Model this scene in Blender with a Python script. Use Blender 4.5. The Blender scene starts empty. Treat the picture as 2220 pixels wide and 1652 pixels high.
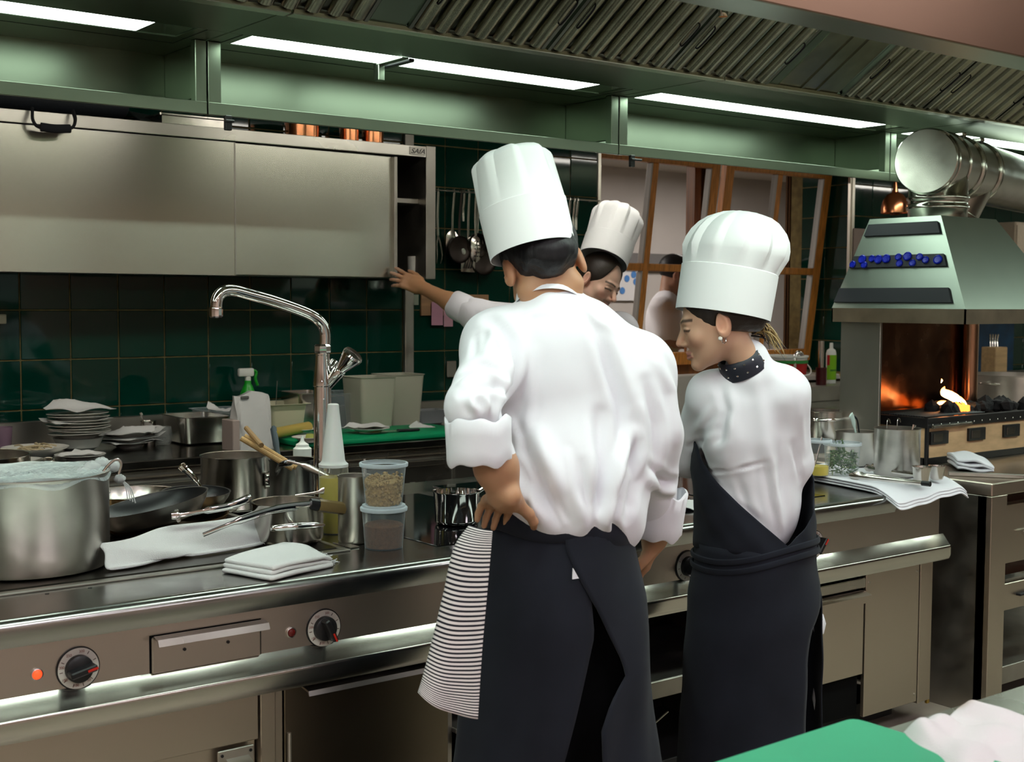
import bpy, bmesh, math, random
import numpy as np
from mathutils import Vector, Matrix, Euler
PI = math.pi
random.seed(7); RNG = np.random.default_rng(7)
sc = bpy.context.scene
COL = sc.collection

# ------------------------------------------------------------------ camera
H = 1.58                                    # eye height of the photographer
YAW, PITCH, ROLL, FPX = 0.653927, -0.061619, -0.005047, 2812.47
def _rot(yaw, p, r):
    c, s = math.cos, math.sin
    fwd = np.array([s(yaw)*c(p), c(yaw)*c(p), s(p)])
    right = np.array([c(yaw), -s(yaw), 0.0]); down = np.cross(fwd, right)
    return np.array([c(r)*right+s(r)*down, -s(r)*right+c(r)*down, fwd])
CM = _rot(YAW, PITCH, ROLL)
camd = bpy.data.cameras.new('camera'); cam = bpy.data.objects.new('camera', camd); COL.objects.link(cam)
camd.sensor_width = 36; camd.lens = FPX/2220*36; camd.clip_start = 0.05
cam.matrix_world = Matrix(((CM[0][0], -CM[1][0], -CM[2][0], 0), (CM[0][1], -CM[1][1], -CM[2][1], 0),
                           (CM[0][2], -CM[1][2], -CM[2][2], H), (0, 0, 0, 1)))
camd.dof.use_dof = True; camd.dof.focus_distance = 3.9; camd.dof.aperture_fstop = 7.0
sc.camera = cam

# ------------------------------------------------------------------ world, colour management
w = bpy.data.worlds.new('world'); sc.world = w; w.use_nodes = True
w.node_tree.nodes['Background'].inputs[0].default_value = (1.0, 0.86, 0.7, 1)
w.node_tree.nodes['Background'].inputs[1].default_value = 0.01
sc.view_settings.view_transform = 'Standard'; sc.view_settings.look = 'None'
sc.view_settings.gamma = 1.0; sc.view_settings.use_curve_mapping = False
sc.view_settings.exposure = 0.0
HOOD_LIGHT = 12.0      # emission of the tubes in the extraction hood
ROOM_LIGHT = 12.5       # emission of the ceiling lamps, added back row included, of the kitchen behind the photographer
try:
    sc.cycles.use_denoising = True
    sc.cycles.max_bounces = 7; sc.cycles.diffuse_bounces = 3; sc.cycles.glossy_bounces = 4; sc.cycles.transmission_bounces = 4; sc.cycles.transparent_max_bounces = 10
    sc.cycles.use_adaptive_sampling = True; sc.cycles.adaptive_threshold = .03
    sc.cycles.sample_clamp_indirect = 6.0; sc.cycles.caustics_reflective = False; sc.cycles.caustics_refractive = False
except Exception: pass

# ------------------------------------------------------------------ layout helpers: a point on a real plane of the room
def ray(x, y): return CM.T @ np.array([(x-1110)/FPX, (y-826)/FPX, 1.0])
def at(x, y, Y=None, Z=None, X=None):
    d = ray(x, y)
    t = Y/d[1] if Y is not None else ((Z-H)/d[2] if Z is not None else X/d[0])
    return np.array([0, 0, H]) + t*d

# ------------------------------------------------------------------ materials
MATS = {}
def mat(name, color=(.8, .8, .8), rough=.5, metal=0.0, spec=.5, noise=None, bump=None, coat=0.0, trans=0.0, ior=1.45, emit=None, estr=0, sss=0, alpha=1.0, rnoise=None, attr=None, sheen=0, aniso=None):
    """noise=(scale xyz, amount), bump=(scale xyz, strength, distance), rnoise=(scale xyz, amount)"""
    if name in MATS: return MATS[name]
    m = bpy.data.materials.new(name); m.use_nodes = True; nt = m.node_tree; b = nt.nodes['Principled BSDF']
    I = b.inputs
    I['Base Color'].default_value = (*color, 1); I['Roughness'].default_value = rough; I['Metallic'].default_value = metal
    I['Specular IOR Level'].default_value = spec; I['IOR'].default_value = ior
    if coat: I['Coat Weight'].default_value = coat; I['Coat Roughness'].default_value = .05
    if trans: I['Transmission Weight'].default_value = trans
    if sheen: I['Sheen Weight'].default_value = sheen
    if alpha < 1: I['Alpha'].default_value = alpha
    if sss: I['Subsurface Weight'].default_value = sss; I['Subsurface Radius'].default_value = (.012, .005, .003); I['Subsurface Scale'].default_value = 1.0
    if emit: I['Emission Color'].default_value = (*emit, 1); I['Emission Strength'].default_value = estr
    tc = nt.nodes.new('ShaderNodeTexCoord')
    if aniso:
        I['Anisotropic'].default_value = aniso[0]; I['Anisotropic Rotation'].default_value = aniso[1]
        tn = nt.nodes.new('ShaderNodeTangent'); tn.direction_type = 'RADIAL'; tn.axis = 'Z'; nt.links.new(tn.outputs[0], I['Tangent'])
    def nz(scale, detail=3):
        mp = nt.nodes.new('ShaderNodeMapping'); mp.inputs['Scale'].default_value = scale if hasattr(scale, '__len__') else (scale,)*3
        nt.links.new(tc.outputs['Object'], mp.inputs['Vector'])
        n = nt.nodes.new('ShaderNodeTexNoise'); n.inputs['Scale'].default_value = 1; n.inputs['Detail'].default_value = detail
        nt.links.new(mp.outputs[0], n.inputs['Vector']); return n
    src = None
    if attr:
        a = nt.nodes.new('ShaderNodeAttribute'); a.attribute_name = attr; src = a.outputs['Color']
        nt.links.new(src, I['Base Color'])
    if noise:
        n = nz(noise[0]); mr = nt.nodes.new('ShaderNodeMapRange')
        mr.inputs['From Min'].default_value = .3; mr.inputs['From Max'].default_value = .7
        mr.inputs['To Min'].default_value = 1-noise[1]; mr.inputs['To Max'].default_value = 1+noise[1]
        nt.links.new(n.outputs['Fac'], mr.inputs['Value'])
        mx = nt.nodes.new('ShaderNodeVectorMath'); mx.operation = 'SCALE'
        if src: nt.links.new(src, mx.inputs[0])
        else: mx.inputs[0].default_value = color
        nt.links.new(mr.outputs[0], mx.inputs['Scale']); nt.links.new(mx.outputs[0], I['Base Color'])
    if rnoise:
        n = nz(rnoise[0]); mr = nt.nodes.new('ShaderNodeMapRange')
        mr.inputs['From Min'].default_value = .3; mr.inputs['From Max'].default_value = .7
        mr.inputs['To Min'].default_value = max(.02, rough-rnoise[1]); mr.inputs['To Max'].default_value = rough+rnoise[1]
        nt.links.new(n.outputs['Fac'], mr.inputs['Value']); nt.links.new(mr.outputs[0], I['Roughness'])
    if bump:
        n = nz(bump[0]); bp = nt.nodes.new('ShaderNodeBump'); bp.inputs['Strength'].default_value = bump[1]; bp.inputs['Distance'].default_value = bump[2]
        nt.links.new(n.outputs['Fac'], bp.inputs['Height']); nt.links.new(bp.outputs[0], I['Normal'])
    MATS[name] = m; return m

STEEL = mat('steel_brushed', (.50, .475, .43), .3, 1, bump=((4, 500, 500), .12, .0006), rnoise=((3, 3, 3), .06))
STEELV = mat('steel_door', (.50, .475, .42), .27, 1, bump=((2.5, 2.5, 260), .10, .0012), rnoise=((2, 2, 2), .05))
STEELD = mat('steel_dull', (.40, .375, .335), .42, 1, noise=((5, 5, 5), .12), rnoise=((9, 9, 9), .1))
STEELP = mat('steel_pot', (.60, .565, .52), .2, 1, bump=((30, 30, 700), .06, .0005), rnoise=((12, 12, 12), .06))
STEELS = mat('steel_satin_pot', (.52, .49, .45), .33, 1, bump=((60, 60, 500), .08, .0005), noise=((14, 14, 14), .08))
CHROME = mat('chrome', (.78, .76, .75), .06, 1)
HOODM = mat('steel_hood', (.185, .222, .165), .33, 1, noise=((2, 2, 2), .1), bump=((3, 300, 300), .08, .0006))
DARKM = mat('dark_metal', (.022, .022, .026), .45, .6)
BLACK = mat('black_plastic', (.008, .008, .009), .38)
BLACKG = mat('black_glass', (.004, .004, .005), .06, spec=.6)
BLACKV = mat('black_void', (.004, .004, .004), .9, spec=.1)
NONSTICK = mat('nonstick_black', (.012, .012, .013), .35, .0, bump=((300, 300, 300), .1, .0005))
CARBON = mat('seasoned_carbon_steel', (.13, .075, .035), .38, 1, noise=((30, 30, 30), .5))
COPPER = mat('copper', (.75, .30, .14), .22, 1)
TILE = mat('green_tile', (.0012, .033, .022), .05, spec=.5, coat=.1, noise=((1.5, 1.5, 1.5), .3), bump=((7, 7, 7), .05, .002))
GROUT = mat('grout', (.20, .155, .06), .9, noise=((20, 20, 20), .3))
WHITEC = mat('white_cotton', (.83, .82, .87), .9, spec=.2, bump=((900, 900, 900), .12, .0006), sheen=.15)
TERRY = mat('white_terry', (.80, .79, .78), .95, spec=.1, bump=((420, 420, 420), .7, .0025), sheen=.3)
PAPERW = mat('paper_white', (.84, .85, .85), .75, spec=.25)
NAVY = mat('navy_twill', (.013, .0145, .022), .85, spec=.2, bump=((700, 700, 700), .2, .0006), sheen=.06, noise=((6, 6, 6), .2))
BLACKC = mat('black_trouser_cloth', (.004, .004, .005), .9, spec=.15)
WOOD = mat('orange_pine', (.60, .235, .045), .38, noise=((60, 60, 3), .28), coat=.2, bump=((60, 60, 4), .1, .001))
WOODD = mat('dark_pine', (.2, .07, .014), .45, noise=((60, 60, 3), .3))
WOODS = mat('spoon_wood', (.46, .28, .11), .6, noise=((50, 50, 8), .25))
CHOPG = mat('green_polyethylene', (.0, .30, .12), .5, spec=.35, noise=((8, 8, 8), .08))
CERAM = mat('white_porcelain', (.74, .72, .66), .18, spec=.5)
CREAM = mat('cream_plaster', (.76, .63, .50), .85, noise=((2, 2, 2), .05))
GLASS = mat('clear_glass', (1, 1, 1), .02, trans=1.0, ior=1.45)
PANE = mat('window_pane', (.95, .97, .96), .0, trans=1.0, ior=1.12)
PP = mat('frosted_polypropylene', (.86, .87, .86), .32, trans=.72, ior=1.25)
PPY = mat('milky_tub', (.72, .70, .58), .4, trans=.35, ior=1.3)
WHITEP = mat('white_plastic', (.78, .78, .72), .35)

# ------------------------------------------------------------------ mesh building
class MB:
    def __init__(s): s.v = []; s.f = []; s.mi = []; s.cur = 0
    def add(s, vs, fs):
        o = len(s.v); s.v += [tuple(map(float, p)) for p in vs]; s.f += [tuple(i+o for i in f) for f in fs]; s.mi += [s.cur]*len(fs); return s
    def box(s, a, b, bevel=0, seg=1):
        a = np.minimum(a, b)*1.0 if False else np.array(a, float); b = np.array(b, float)
        lo, hi = np.minimum(a, b), np.maximum(a, b)
        if not bevel:
            x0, y0, z0 = lo; x1, y1, z1 = hi
            return s.add([(x0,y0,z0),(x1,y0,z0),(x1,y1,z0),(x0,y1,z0),(x0,y0,z1),(x1,y0,z1),(x1,y1,z1),(x0,y1,z1)],
                         [(0,3,2,1),(4,5,6,7),(0,1,5,4),(1,2,6,5),(2,3,7,6),(3,0,4,7)])
        bm = bmesh.new(); bmesh.ops.create_cube(bm, size=1)
        for v in bm.verts: v.co = Vector((lo+hi)/2) + Vector([(v.co[i])*(hi-lo)[i] for i in range(3)])
        bmesh.ops.bevel(bm, geom=bm.edges[:], offset=min(bevel, (hi-lo).min()*.49), segments=seg, profile=.5, affect='EDGES')
        bm.verts.index_update()
        s.add([v.co for v in bm.verts], [[v.index for v in f.verts] for f in bm.faces]); bm.free(); return s
    def obox(s, c, size, R=None, bevel=0, seg=1):
        t = MB(); h = np.array(size)/2; t.box(-h, h, bevel, seg); P = np.array(t.v)
        if R is not None: P = P @ np.array(R).T
        return s.add(P+np.array(c), t.f)
    def lathe(s, prof, n=32, c=(0, 0, 0), axis=None, a0=0, close=True):
        """prof: (r,z) list. axis: direction of the lathe's z"""
        R = np.eye(3) if axis is None else frame(axis)
        vs = []; fs = []
        m = len(prof)
        for i in range(n):
            a = a0+2*PI*i/n
            for r, z in prof: vs.append(R @ np.array([r*math.cos(a), r*math.sin(a), z]) + np.array(c))
        for i in range(n):
            j = (i+1) % n
            for k in range(m-1):
                A, B, C, D = i*m+k, j*m+k, j*m+k+1, i*m+k+1
                if prof[k][0] < 1e-7 and prof[k+1][0] < 1e-7: continue
                if prof[k][0] < 1e-7: fs.append((A, C, D))
                elif prof[k+1][0] < 1e-7: fs.append((A, B, D))
                else: fs.append((A, B, C, D))
        return s.add(vs, fs)
    def tube(s, pts, r, n=10, cap=True, sx=1.0, up=None):
        """tube along a polyline; r number or list; sx flattens the section across"""
        P = np.array(pts, float); m = len(P); rr = np.broadcast_to(np.array(r, float), (m,))
        T = np.gradient(P, axis=0); T /= np.linalg.norm(T, axis=1)[:, None]+1e-12
        u = np.array(up if up is not None else ((0, 0, 1) if abs(T[0][2]) < .9 else (1, 0, 0)), float)
        vs = []
        for i in range(m):
            u = u - T[i]*(u @ T[i]); u /= np.linalg.norm(u)+1e-12; v = np.cross(T[i], u)
            for k in range(n):
                a = 2*PI*k/n; vs.append(P[i]+rr[i]*(math.cos(a)*u + sx*math.sin(a)*v))
        fs = [(i*n+k, i*n+(k+1) % n, (i+1)*n+(k+1) % n, (i+1)*n+k) for i in range(m-1) for k in range(n)]
        if cap:
            fs.append(tuple(range(n))[::-1]); fs.append(tuple((m-1)*n+k for k in range(n)))
        return s.add(vs, fs)
    def prism(s, poly, a, b, axis='x'):
        """extrude a 2-D polygon between a and b along an axis; poly is in the two other axes, in x,y,z order"""
        def p3(u, v, t): return {'x': (t, u, v), 'y': (u, t, v), 'z': (u, v, t)}[axis]
        n = len(poly); vs = [p3(u, v, a) for u, v in poly]+[p3(u, v, b) for u, v in poly]
        fs = [tuple(range(n))[::-1], tuple(range(n, 2*n))]+[(i, (i+1) % n, n+(i+1) % n, n+i) for i in range(n)]
        return s.add(vs, fs)
    def grid(s, P, thick=0.0, wrap=False):
        """P: array (m,n,3) as a sheet; optionally given a thickness"""
        P = np.array(P, float); m, n = P.shape[:2]
        q = [(i*n+j, i*n+(j+1) % n, (i+1)*n+(j+1) % n, (i+1)*n+j) for i in range(m-1) for j in range(n if wrap else n-1)]
        if not thick: return s.add(P.reshape(-1, 3), q)
        du = np.gradient(P, axis=0); dv = np.gradient(P, axis=1)
        if wrap: dv = (np.roll(P, -1, 1)-np.roll(P, 1, 1))/2
        N = np.cross(du, dv); N /= np.linalg.norm(N, axis=2)[..., None]+1e-12
        A = (P+N*thick/2).reshape(-1, 3); Bk = (P-N*thick/2).reshape(-1, 3); o = m*n
        fs = q+[tuple(i+o for i in f[::-1]) for f in q]
        for j in range(n if wrap else n-1):
            j2 = (j+1) % n
            fs.append((j2, j, j+o, j2+o)); b = (m-1)*n; fs.append((b+j, b+j2, b+j2+o, b+j+o))
        if not wrap:
            for i in range(m-1):
                fs.append((i*n, (i+1)*n, (i+1)*n+o, i*n+o)); e = n-1; fs.append(((i+1)*n+e, i*n+e, i*n+e+o, (i+1)*n+e+o))
        return s.add(np.vstack([A, Bk]), fs)
    def mesh(s, name, smooth=35, origin=(0, 0, 0)):
        me = bpy.data.meshes.new(name); o = np.array(origin)
        me.from_pydata([tuple(np.array(p)-o) for p in s.v], [], s.f); me.validate(); me.update()
        if smooth:
            me.polygons.foreach_set('use_smooth', [True]*len(me.polygons))
            if smooth < 180: me.set_sharp_from_angle(angle=math.radians(smooth))
        return me
    def build(s, name, m=None, parent=None, smooth=35, loc=(0, 0, 0), rot=None, world=False, fix=True):
        org = (0, 0, 0)
        if world and parent is not None: org = wloc(parent)
        me = s.mesh(name, smooth, org)
        if fix:
            bm = bmesh.new(); bm.from_mesh(me); bmesh.ops.recalc_face_normals(bm, faces=bm.faces[:]); bm.to_mesh(me); bm.free()
        return obj(name, me, m, parent, loc, rot, mi=s.mi if any(s.mi) else None)
def frame(axis):
    z = np.array(axis, float); z /= np.linalg.norm(z)
    x = np.cross((0, 1, 0) if abs(z[1]) < .9 else (1, 0, 0), z); x /= np.linalg.norm(x); y = np.cross(z, x)
    return np.stack([x, y, z], 1)
def wloc(o):
    p = np.array(o.location)
    while o.parent: o = o.parent; p = p+np.array(o.location)
    return p
def obj(name, me, m=None, parent=None, loc=(0, 0, 0), rot=None, mi=None):
    o = bpy.data.objects.new(name, me); COL.objects.link(o); o.location = loc
    if rot: o.rotation_euler = rot
    if m is not None and not len(me.materials):
        for q in (m if isinstance(m, (list, tuple)) else [m]): me.materials.append(q)
        if mi is not None and len(mi) == len(me.polygons): me.polygons.foreach_set('material_index', mi)
    if parent is not None: o.parent = parent
    return o
def tag(o, label, cat, group=None):
    o['label'] = label; o['category'] = cat
    if group: o['group'] = group
    return o
def thing(name, label, cat, loc=(0, 0, 0), rotz=0, group=None):
    o = bpy.data.objects.new(name, None); COL.objects.link(o); o.location = tuple(loc); o.rotation_euler = (0, 0, rotz); o.empty_display_size = .1
    return tag(o, label, cat, group)
def struct(o): o['kind'] = 'structure'; return o
def lift(o, label, cat, group=None):
    """make a piece that only rests in another thing a thing of its own"""
    w0 = wloc(o); o.parent = None; o.location = tuple(w0); return tag(o, label, cat, group)
def dup(root, loc, rotz=0, label=None, group=None, scale=None):
    r = root.copy(); COL.objects.link(r); r.location = tuple(loc); r.rotation_euler = (0, 0, rotz)
    if label: r['label'] = label
    if group: r['group'] = group
    if scale: r.scale = scale
    for ch in list(root.children):
        c = ch.copy(); COL.objects.link(c); c.parent = r
        for g in list(ch.children): d = g.copy(); COL.objects.link(d); d.parent = c
    return r
def text(name, body, size, m, parent, loc, rot, shear=0.0, depth=.0006, sx=1.0):
    cu = bpy.data.curves.new(name, 'FONT'); cu.body = body; cu.size = size; cu.extrude = depth; cu.align_x = 'CENTER'; cu.align_y = 'CENTER'; cu.shear = shear
    t = bpy.data.objects.new(name+'_tmp', cu); COL.objects.link(t)
    dg = bpy.context.evaluated_depsgraph_get(); me = bpy.data.meshes.new_from_object(t.evaluated_get(dg)); bpy.data.objects.remove(t)
    o = obj(name, me, m, parent, loc, rot); o.scale = (sx, 1, 1); return o
def circ(r, n=24, c=(0, 0)): return [(c[0]+r*math.cos(2*PI*i/n), c[1]+r*math.sin(2*PI*i/n)) for i in range(n)]
def arc(c, r, a0, a1, n): return [(c[0]+r*math.cos(a0+(a1-a0)*i/(n-1)), c[1]+r*math.sin(a0+(a1-a0)*i/(n-1))) for i in range(n)]
def smooth_path(pts, n=8):
    """Catmull-Rom through points"""
    P = [np.array(p, float) for p in pts]; P = [2*P[0]-P[1]]+P+[2*P[-1]-P[-2]]; out = []
    for i in range(1, len(P)-2):
        for k in range(n):
            t = k/n; a, b, c, d = P[i-1], P[i], P[i+1], P[i+2]
            out.append(.5*((2*b)+(c-a)*t+(2*a-5*b+4*c-d)*t*t+(3*b-a-3*c+d)*t**3))
    out.append(P[-2]); return np.array(out)
def thin(name, color=(1, 1, 1), opacity=.2, rough=.1, spec=.5, bump=None):
    """thin translucent sheet: lets light straight through, keeps some body colour and gloss"""
    if name in MATS: return MATS[name]
    m = mat(name, color, rough, spec=spec, bump=bump); nt = m.node_tree; b = nt.nodes['Principled BSDF']; out = nt.nodes['Material Output']
    tr = nt.nodes.new('ShaderNodeBsdfTransparent'); lw = nt.nodes.new('ShaderNodeLayerWeight'); pw = nt.nodes.new('ShaderNodeMath'); pw.operation = 'POWER'; pw.inputs[1].default_value = 4.0
    fr = nt.nodes.new('ShaderNodeMath'); fr.operation = 'MULTIPLY_ADD'; fr.inputs[1].default_value = .8; fr.inputs[2].default_value = .045
    nt.links.new(lw.outputs['Facing'], pw.inputs[0]); nt.links.new(pw.outputs[0], fr.inputs[0])
    ad = nt.nodes.new('ShaderNodeMath'); ad.operation = 'ADD'; ad.use_clamp = True; ad.inputs[1].default_value = opacity
    mx = nt.nodes.new('ShaderNodeMixShader')
    nt.links.new(fr.outputs[0], ad.inputs[0]); nt.links.new(ad.outputs[0], mx.inputs[0]); nt.links.new(tr.outputs[0], mx.inputs[1]); nt.links.new(b.outputs[0], mx.inputs[2]); nt.links.new(mx.outputs[0], out.inputs[0])
    return m
PANE2 = thin('thin_window_glass', (.02, .02, .02), .02, .01)
DELI = thin('deli_plastic', (.7, .76, .80), .06, .22)
DELIRIM = thin('deli_rim_plastic', (.68, .76, .82), .6, .3)
CLING = thin('cling_film', (.62, .70, .70), .3, .12, bump=((60, 60, 60), .9, .006))

T = .2213; WY = 5.85
# ---- tiled back wall: grout slab with every tile a piece of its own
tile_me = MB().box((-(T-.006)/2, -.004, -(T-.006)/2), ((T-.006)/2, .004, (T-.006)/2), .0022).mesh('tile', 40)
tile_me.materials.append(TILE)
def wall_slab(name, boxes, m=GROUT):
    b = MB()
    for a, c in boxes: b.box(a, c)
    return struct(b.build(name, m, smooth=0))
wb = wall_slab('wall_back', [((-4, WY+.005, 0), (5.13, WY+.55, 2.9)), ((7.495, WY+.005, 0), (11, WY+.55, 2.9)), ((5.13, WY+.005, 0), (7.495, WY+.55, 1.03)), ((5.13, WY+.005, 2.62), (7.495, WY+.55, 2.9))])
def tiles(parent, xs, zs, Y):
    for x in xs:
        for z in zs:
            obj('tile', tile_me, None, parent, (x, Y+.002, z), (RNG.normal(0, .004), 0, RNG.normal(0, .004)))
rowz = [1.529+T*(j+.5) for j in range(-3, 6)]
tiles(wb, [1.755+T*(k+.5) for k in range(-4, 9)], rowz, WY)
tiles(wb, [4.02+T*(k-.5) for k in range(0, 6)], rowz, WY)
tiles(wb, [7.722+T*(k-.5) for k in range(0, 12)], rowz, WY)
# niche reveal on the right of the windows
for j, z in enumerate(rowz[1:]):
    for k in range(2):
        obj('tile', tile_me, None, wb, (7.493, WY+.115+k*T, z), (0, RNG.normal(0, .004), PI/2))
tr = MB()
tr.box((5.112, WY-.012, .95), (5.134, WY+.03, 2.7), .002); struct(tr.build('trim_1', mat('trim_metal', (.62, .58, .5), .3, 1)))
tr = MB(); tr.box((7.484, WY-.012, .95), (7.512, WY+.006, 2.7), .002); tr.box((7.472, WY-.004, .95), (7.484, WY+.02, 2.7), .002); struct(tr.build('trim_2', MATS['trim_metal']))
# pipe chase left of the utensil wall
tr = MB(); tr.box((3.745, WY-.03, .95), (3.80, WY-.004, 2.6), .003); struct(tr.build('trim_3', STEELD))
# the rest of the kitchen shell
struct(MB().box((-4, -4, -.05), (11, WY, 0)).build('floor', mat('brown_floor_tile', (.40, .345, .275), .4, noise=((4, 4, 4), .25)), smooth=0))
struct(MB().box((-4, -4, 2.9), (11, WY+.55, 2.95)).build('ceiling', mat('ceiling_paint', (.62, .54, .46), .9), smooth=0))
struct(MB().box((-4.05, -4, 0), (-4, WY, 2.9)).build('wall_left', CREAM, smooth=0))
struct(MB().box((11, -4, 0), (11.05, WY+.55, 2.9)).build('wall_right', mat('pale_plaster', (.55, .5, .45), .85), smooth=0))
struct(MB().box((-4, -4.05, 0), (11, -4, 2.9)).build('wall_front', CREAM, smooth=0))

# ---- room seen through the windows
GREYW = mat('grey_plaster', (.46, .43, .41), .9, noise=((2, 2, 2), .06))
struct(MB().box((3.6, 9.6, 0), (13, 9.65, 2.9)).build('wall_far', GREYW, smooth=0))
struct(MB().box((13, 6.4, 0), (13.05, 9.65, 2.9)).build('wall_far_right', GREYW, smooth=0))
struct(MB().box((3.55, 6.4, 0), (3.6, 9.65, 2.9)).build('wall_far_left', GREYW, smooth=0))
struct(MB().box((3.6, 6.4, -.05), (13, 9.65, 0)).build('floor_far', mat('far_floor', (.2, .17, .14), .6), smooth=0))
struct(MB().box((3.6, 6.4, 2.9), (13, 9.65, 2.95)).build('ceiling_far', mat('far_ceiling', (.6, .57, .53), .9), smooth=0))
struct(MB().box((3.6, 9.5, 1.92), (10.6, 9.6, 2.06)).build('trim_4', mat('grey_shelf_band', (.12, .115, .115), .6), smooth=0))

# ---- two tilted casement windows in the niche
def sash(name, x0, x1):
    zb, zt, yb, yt = 1.16, 2.54, 6.20, 6.02
    dy = (yt-yb)/(zt-zb)
    def q(x, z, o=0): return (x, yb+dy*(z-zb)+o, z)
    def bar(b, xa, xb, za, zc, d=.028):
        b.add([q(xa, za, -d), q(xb, za, -d), q(xb, zc, -d), q(xa, zc, -d), q(xa, za, d), q(xb, za, d), q(xb, zc, d), q(xa, zc, d)],
              [(0, 1, 2, 3), (7, 6, 5, 4), (0, 4, 5, 1), (1, 5, 6, 2), (2, 6, 7, 3), (3, 7, 4, 0)])
    r = struct(thing(name, 'x', 'x', ((x0+x1)/2, yb, zb)))
    del r['label']; del r['category']
    w_, h_ = .075, .085; xm = (x0+x1)/2; zm = 1.80
    def part(n, m, *a, **k):
        b = MB(); bar(b, *a, **k)
        bm = bmesh.new(); o = b.build(n, m, r, smooth=0, world=True)
        md = o.modifiers.new('bevel', 'BEVEL'); md.width = .006; md.segments = 2; return o
    part('stile', WOOD, x0, x0+w_, zb, zt); part('stile', WOOD, x1-w_, x1, zb, zt)
    part('rail', WOOD, x0+w_, x1-w_, zt-h_, zt); part('rail', WOOD, x0+w_, x1-w_, zb, zb+h_)
    part('muntin', WOOD, xm-.027, xm+.027, zb+h_, zt-h_, .022); 
    for a, c in ((x0+w_, xm-.027), (xm+.027, x1-w_)):
        part('crossbar', WOOD, a, c, zm-.024, zm+.024, .022)
        for za, zc in ((zb+h_, zm-.024), (zm+.024, zt-h_)):
            part('bead', mat('white_bead', (.5, .48, .45), .5), c-.010, c, za, zc, .026)
            b = MB(); bar(b, a, c, za, zc, .002); b.build('pane', PANE2, r, smooth=0, world=True)
    return r
sash('window_1', 5.17, 6.325); sash('window_2', 6.385, 7.462)
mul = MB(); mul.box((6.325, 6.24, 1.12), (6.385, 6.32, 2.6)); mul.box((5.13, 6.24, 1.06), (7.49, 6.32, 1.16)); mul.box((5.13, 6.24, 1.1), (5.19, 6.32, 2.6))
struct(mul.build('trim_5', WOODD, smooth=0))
struct(MB().box((5.14, WY-.03, 1.045), (7.47, 6.24, 1.075), .004).build('trim_6', mat('sill_plastic', (.5, .46, .42), .5)))
cur = mat('brown_curtain', (.11, .05, .018), .9, noise=((40, 40, 2), .3))
for i, (xa, xb) in enumerate(((6.50, 6.66), (7.53, 7.66))):
    P = [[(xa+(xb-xa)*j/24, 6.46+.025*math.sin(j*1.9)+.006*i, 1.1+1.55*k/6) for j in range(25)] for k in range(7)]
    o = MB().grid(P, .004).build('curtain', cur); tag(o, ('brown curtain hanging behind the left casement window', 'brown curtain hanging behind the right casement window')[i], 'curtain', 'curtains behind the windows')

# ---- room lamps: fixtures on the ceiling of this kitchen and the next room; back row is added
LAMP = mat('lamp_diffuser', (.9, .9, .9), .5, emit=(1.0, .92, .99), estr=ROOM_LIGHT)
LAMPF = mat('lamp_diffuser_far', (.9, .9, .9), .5, emit=(1.0, .92, .84), estr=24.0)
def ceiling_lamp(x, y, m, label, w=1.2, d=.6, z=2.9):
    t = thing('ceiling_lamp', label, 'lamp', (x, y, z))
    MB().box((-w/2, -d/2, -.06), (w/2, d/2, 0), .006).build('housing', WHITEP, t)
    MB().box((-w/2+.03, -d/2+.03, -.066), (w/2-.03, d/2-.03, -.06)).build('diffuser', m, t, smooth=0)
    return t
ceiling_lamp(-.9, .3, LAMP, 'ceiling lamp over the left end of the kitchen behind the photographer')
ceiling_lamp(1.5, .0, LAMP, 'ceiling lamp over the pass table in the foreground')
ceiling_lamp(3.9, .2, LAMP, 'ceiling lamp in front of the charcoal grill')
ceiling_lamp(.8, -2.4, LAMP, 'added unseen ceiling lamp at the back of the kitchen behind the photographer')  # added out of view to brighten the wall that the steel fronts mirror
ceiling_lamp(3.4, -2.4, LAMP, 'added unseen ceiling lamp at the right back of the kitchen behind the photographer')  # added out of view for more light on steel fronts and cooks
ceiling_lamp(-1.8, -2.4, LAMP, 'added unseen ceiling lamp at the left back of the kitchen behind the photographer')  # likewise added, unseen, to lift the light on the island front
ceiling_lamp(5.2, 8.0, LAMPF, 'ceiling lamp in the room behind the left window', 1.6, .6)
ceiling_lamp(9.0, 8.0, LAMPF, 'ceiling lamp in the room behind the right window', 1.6, .6)
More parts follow.
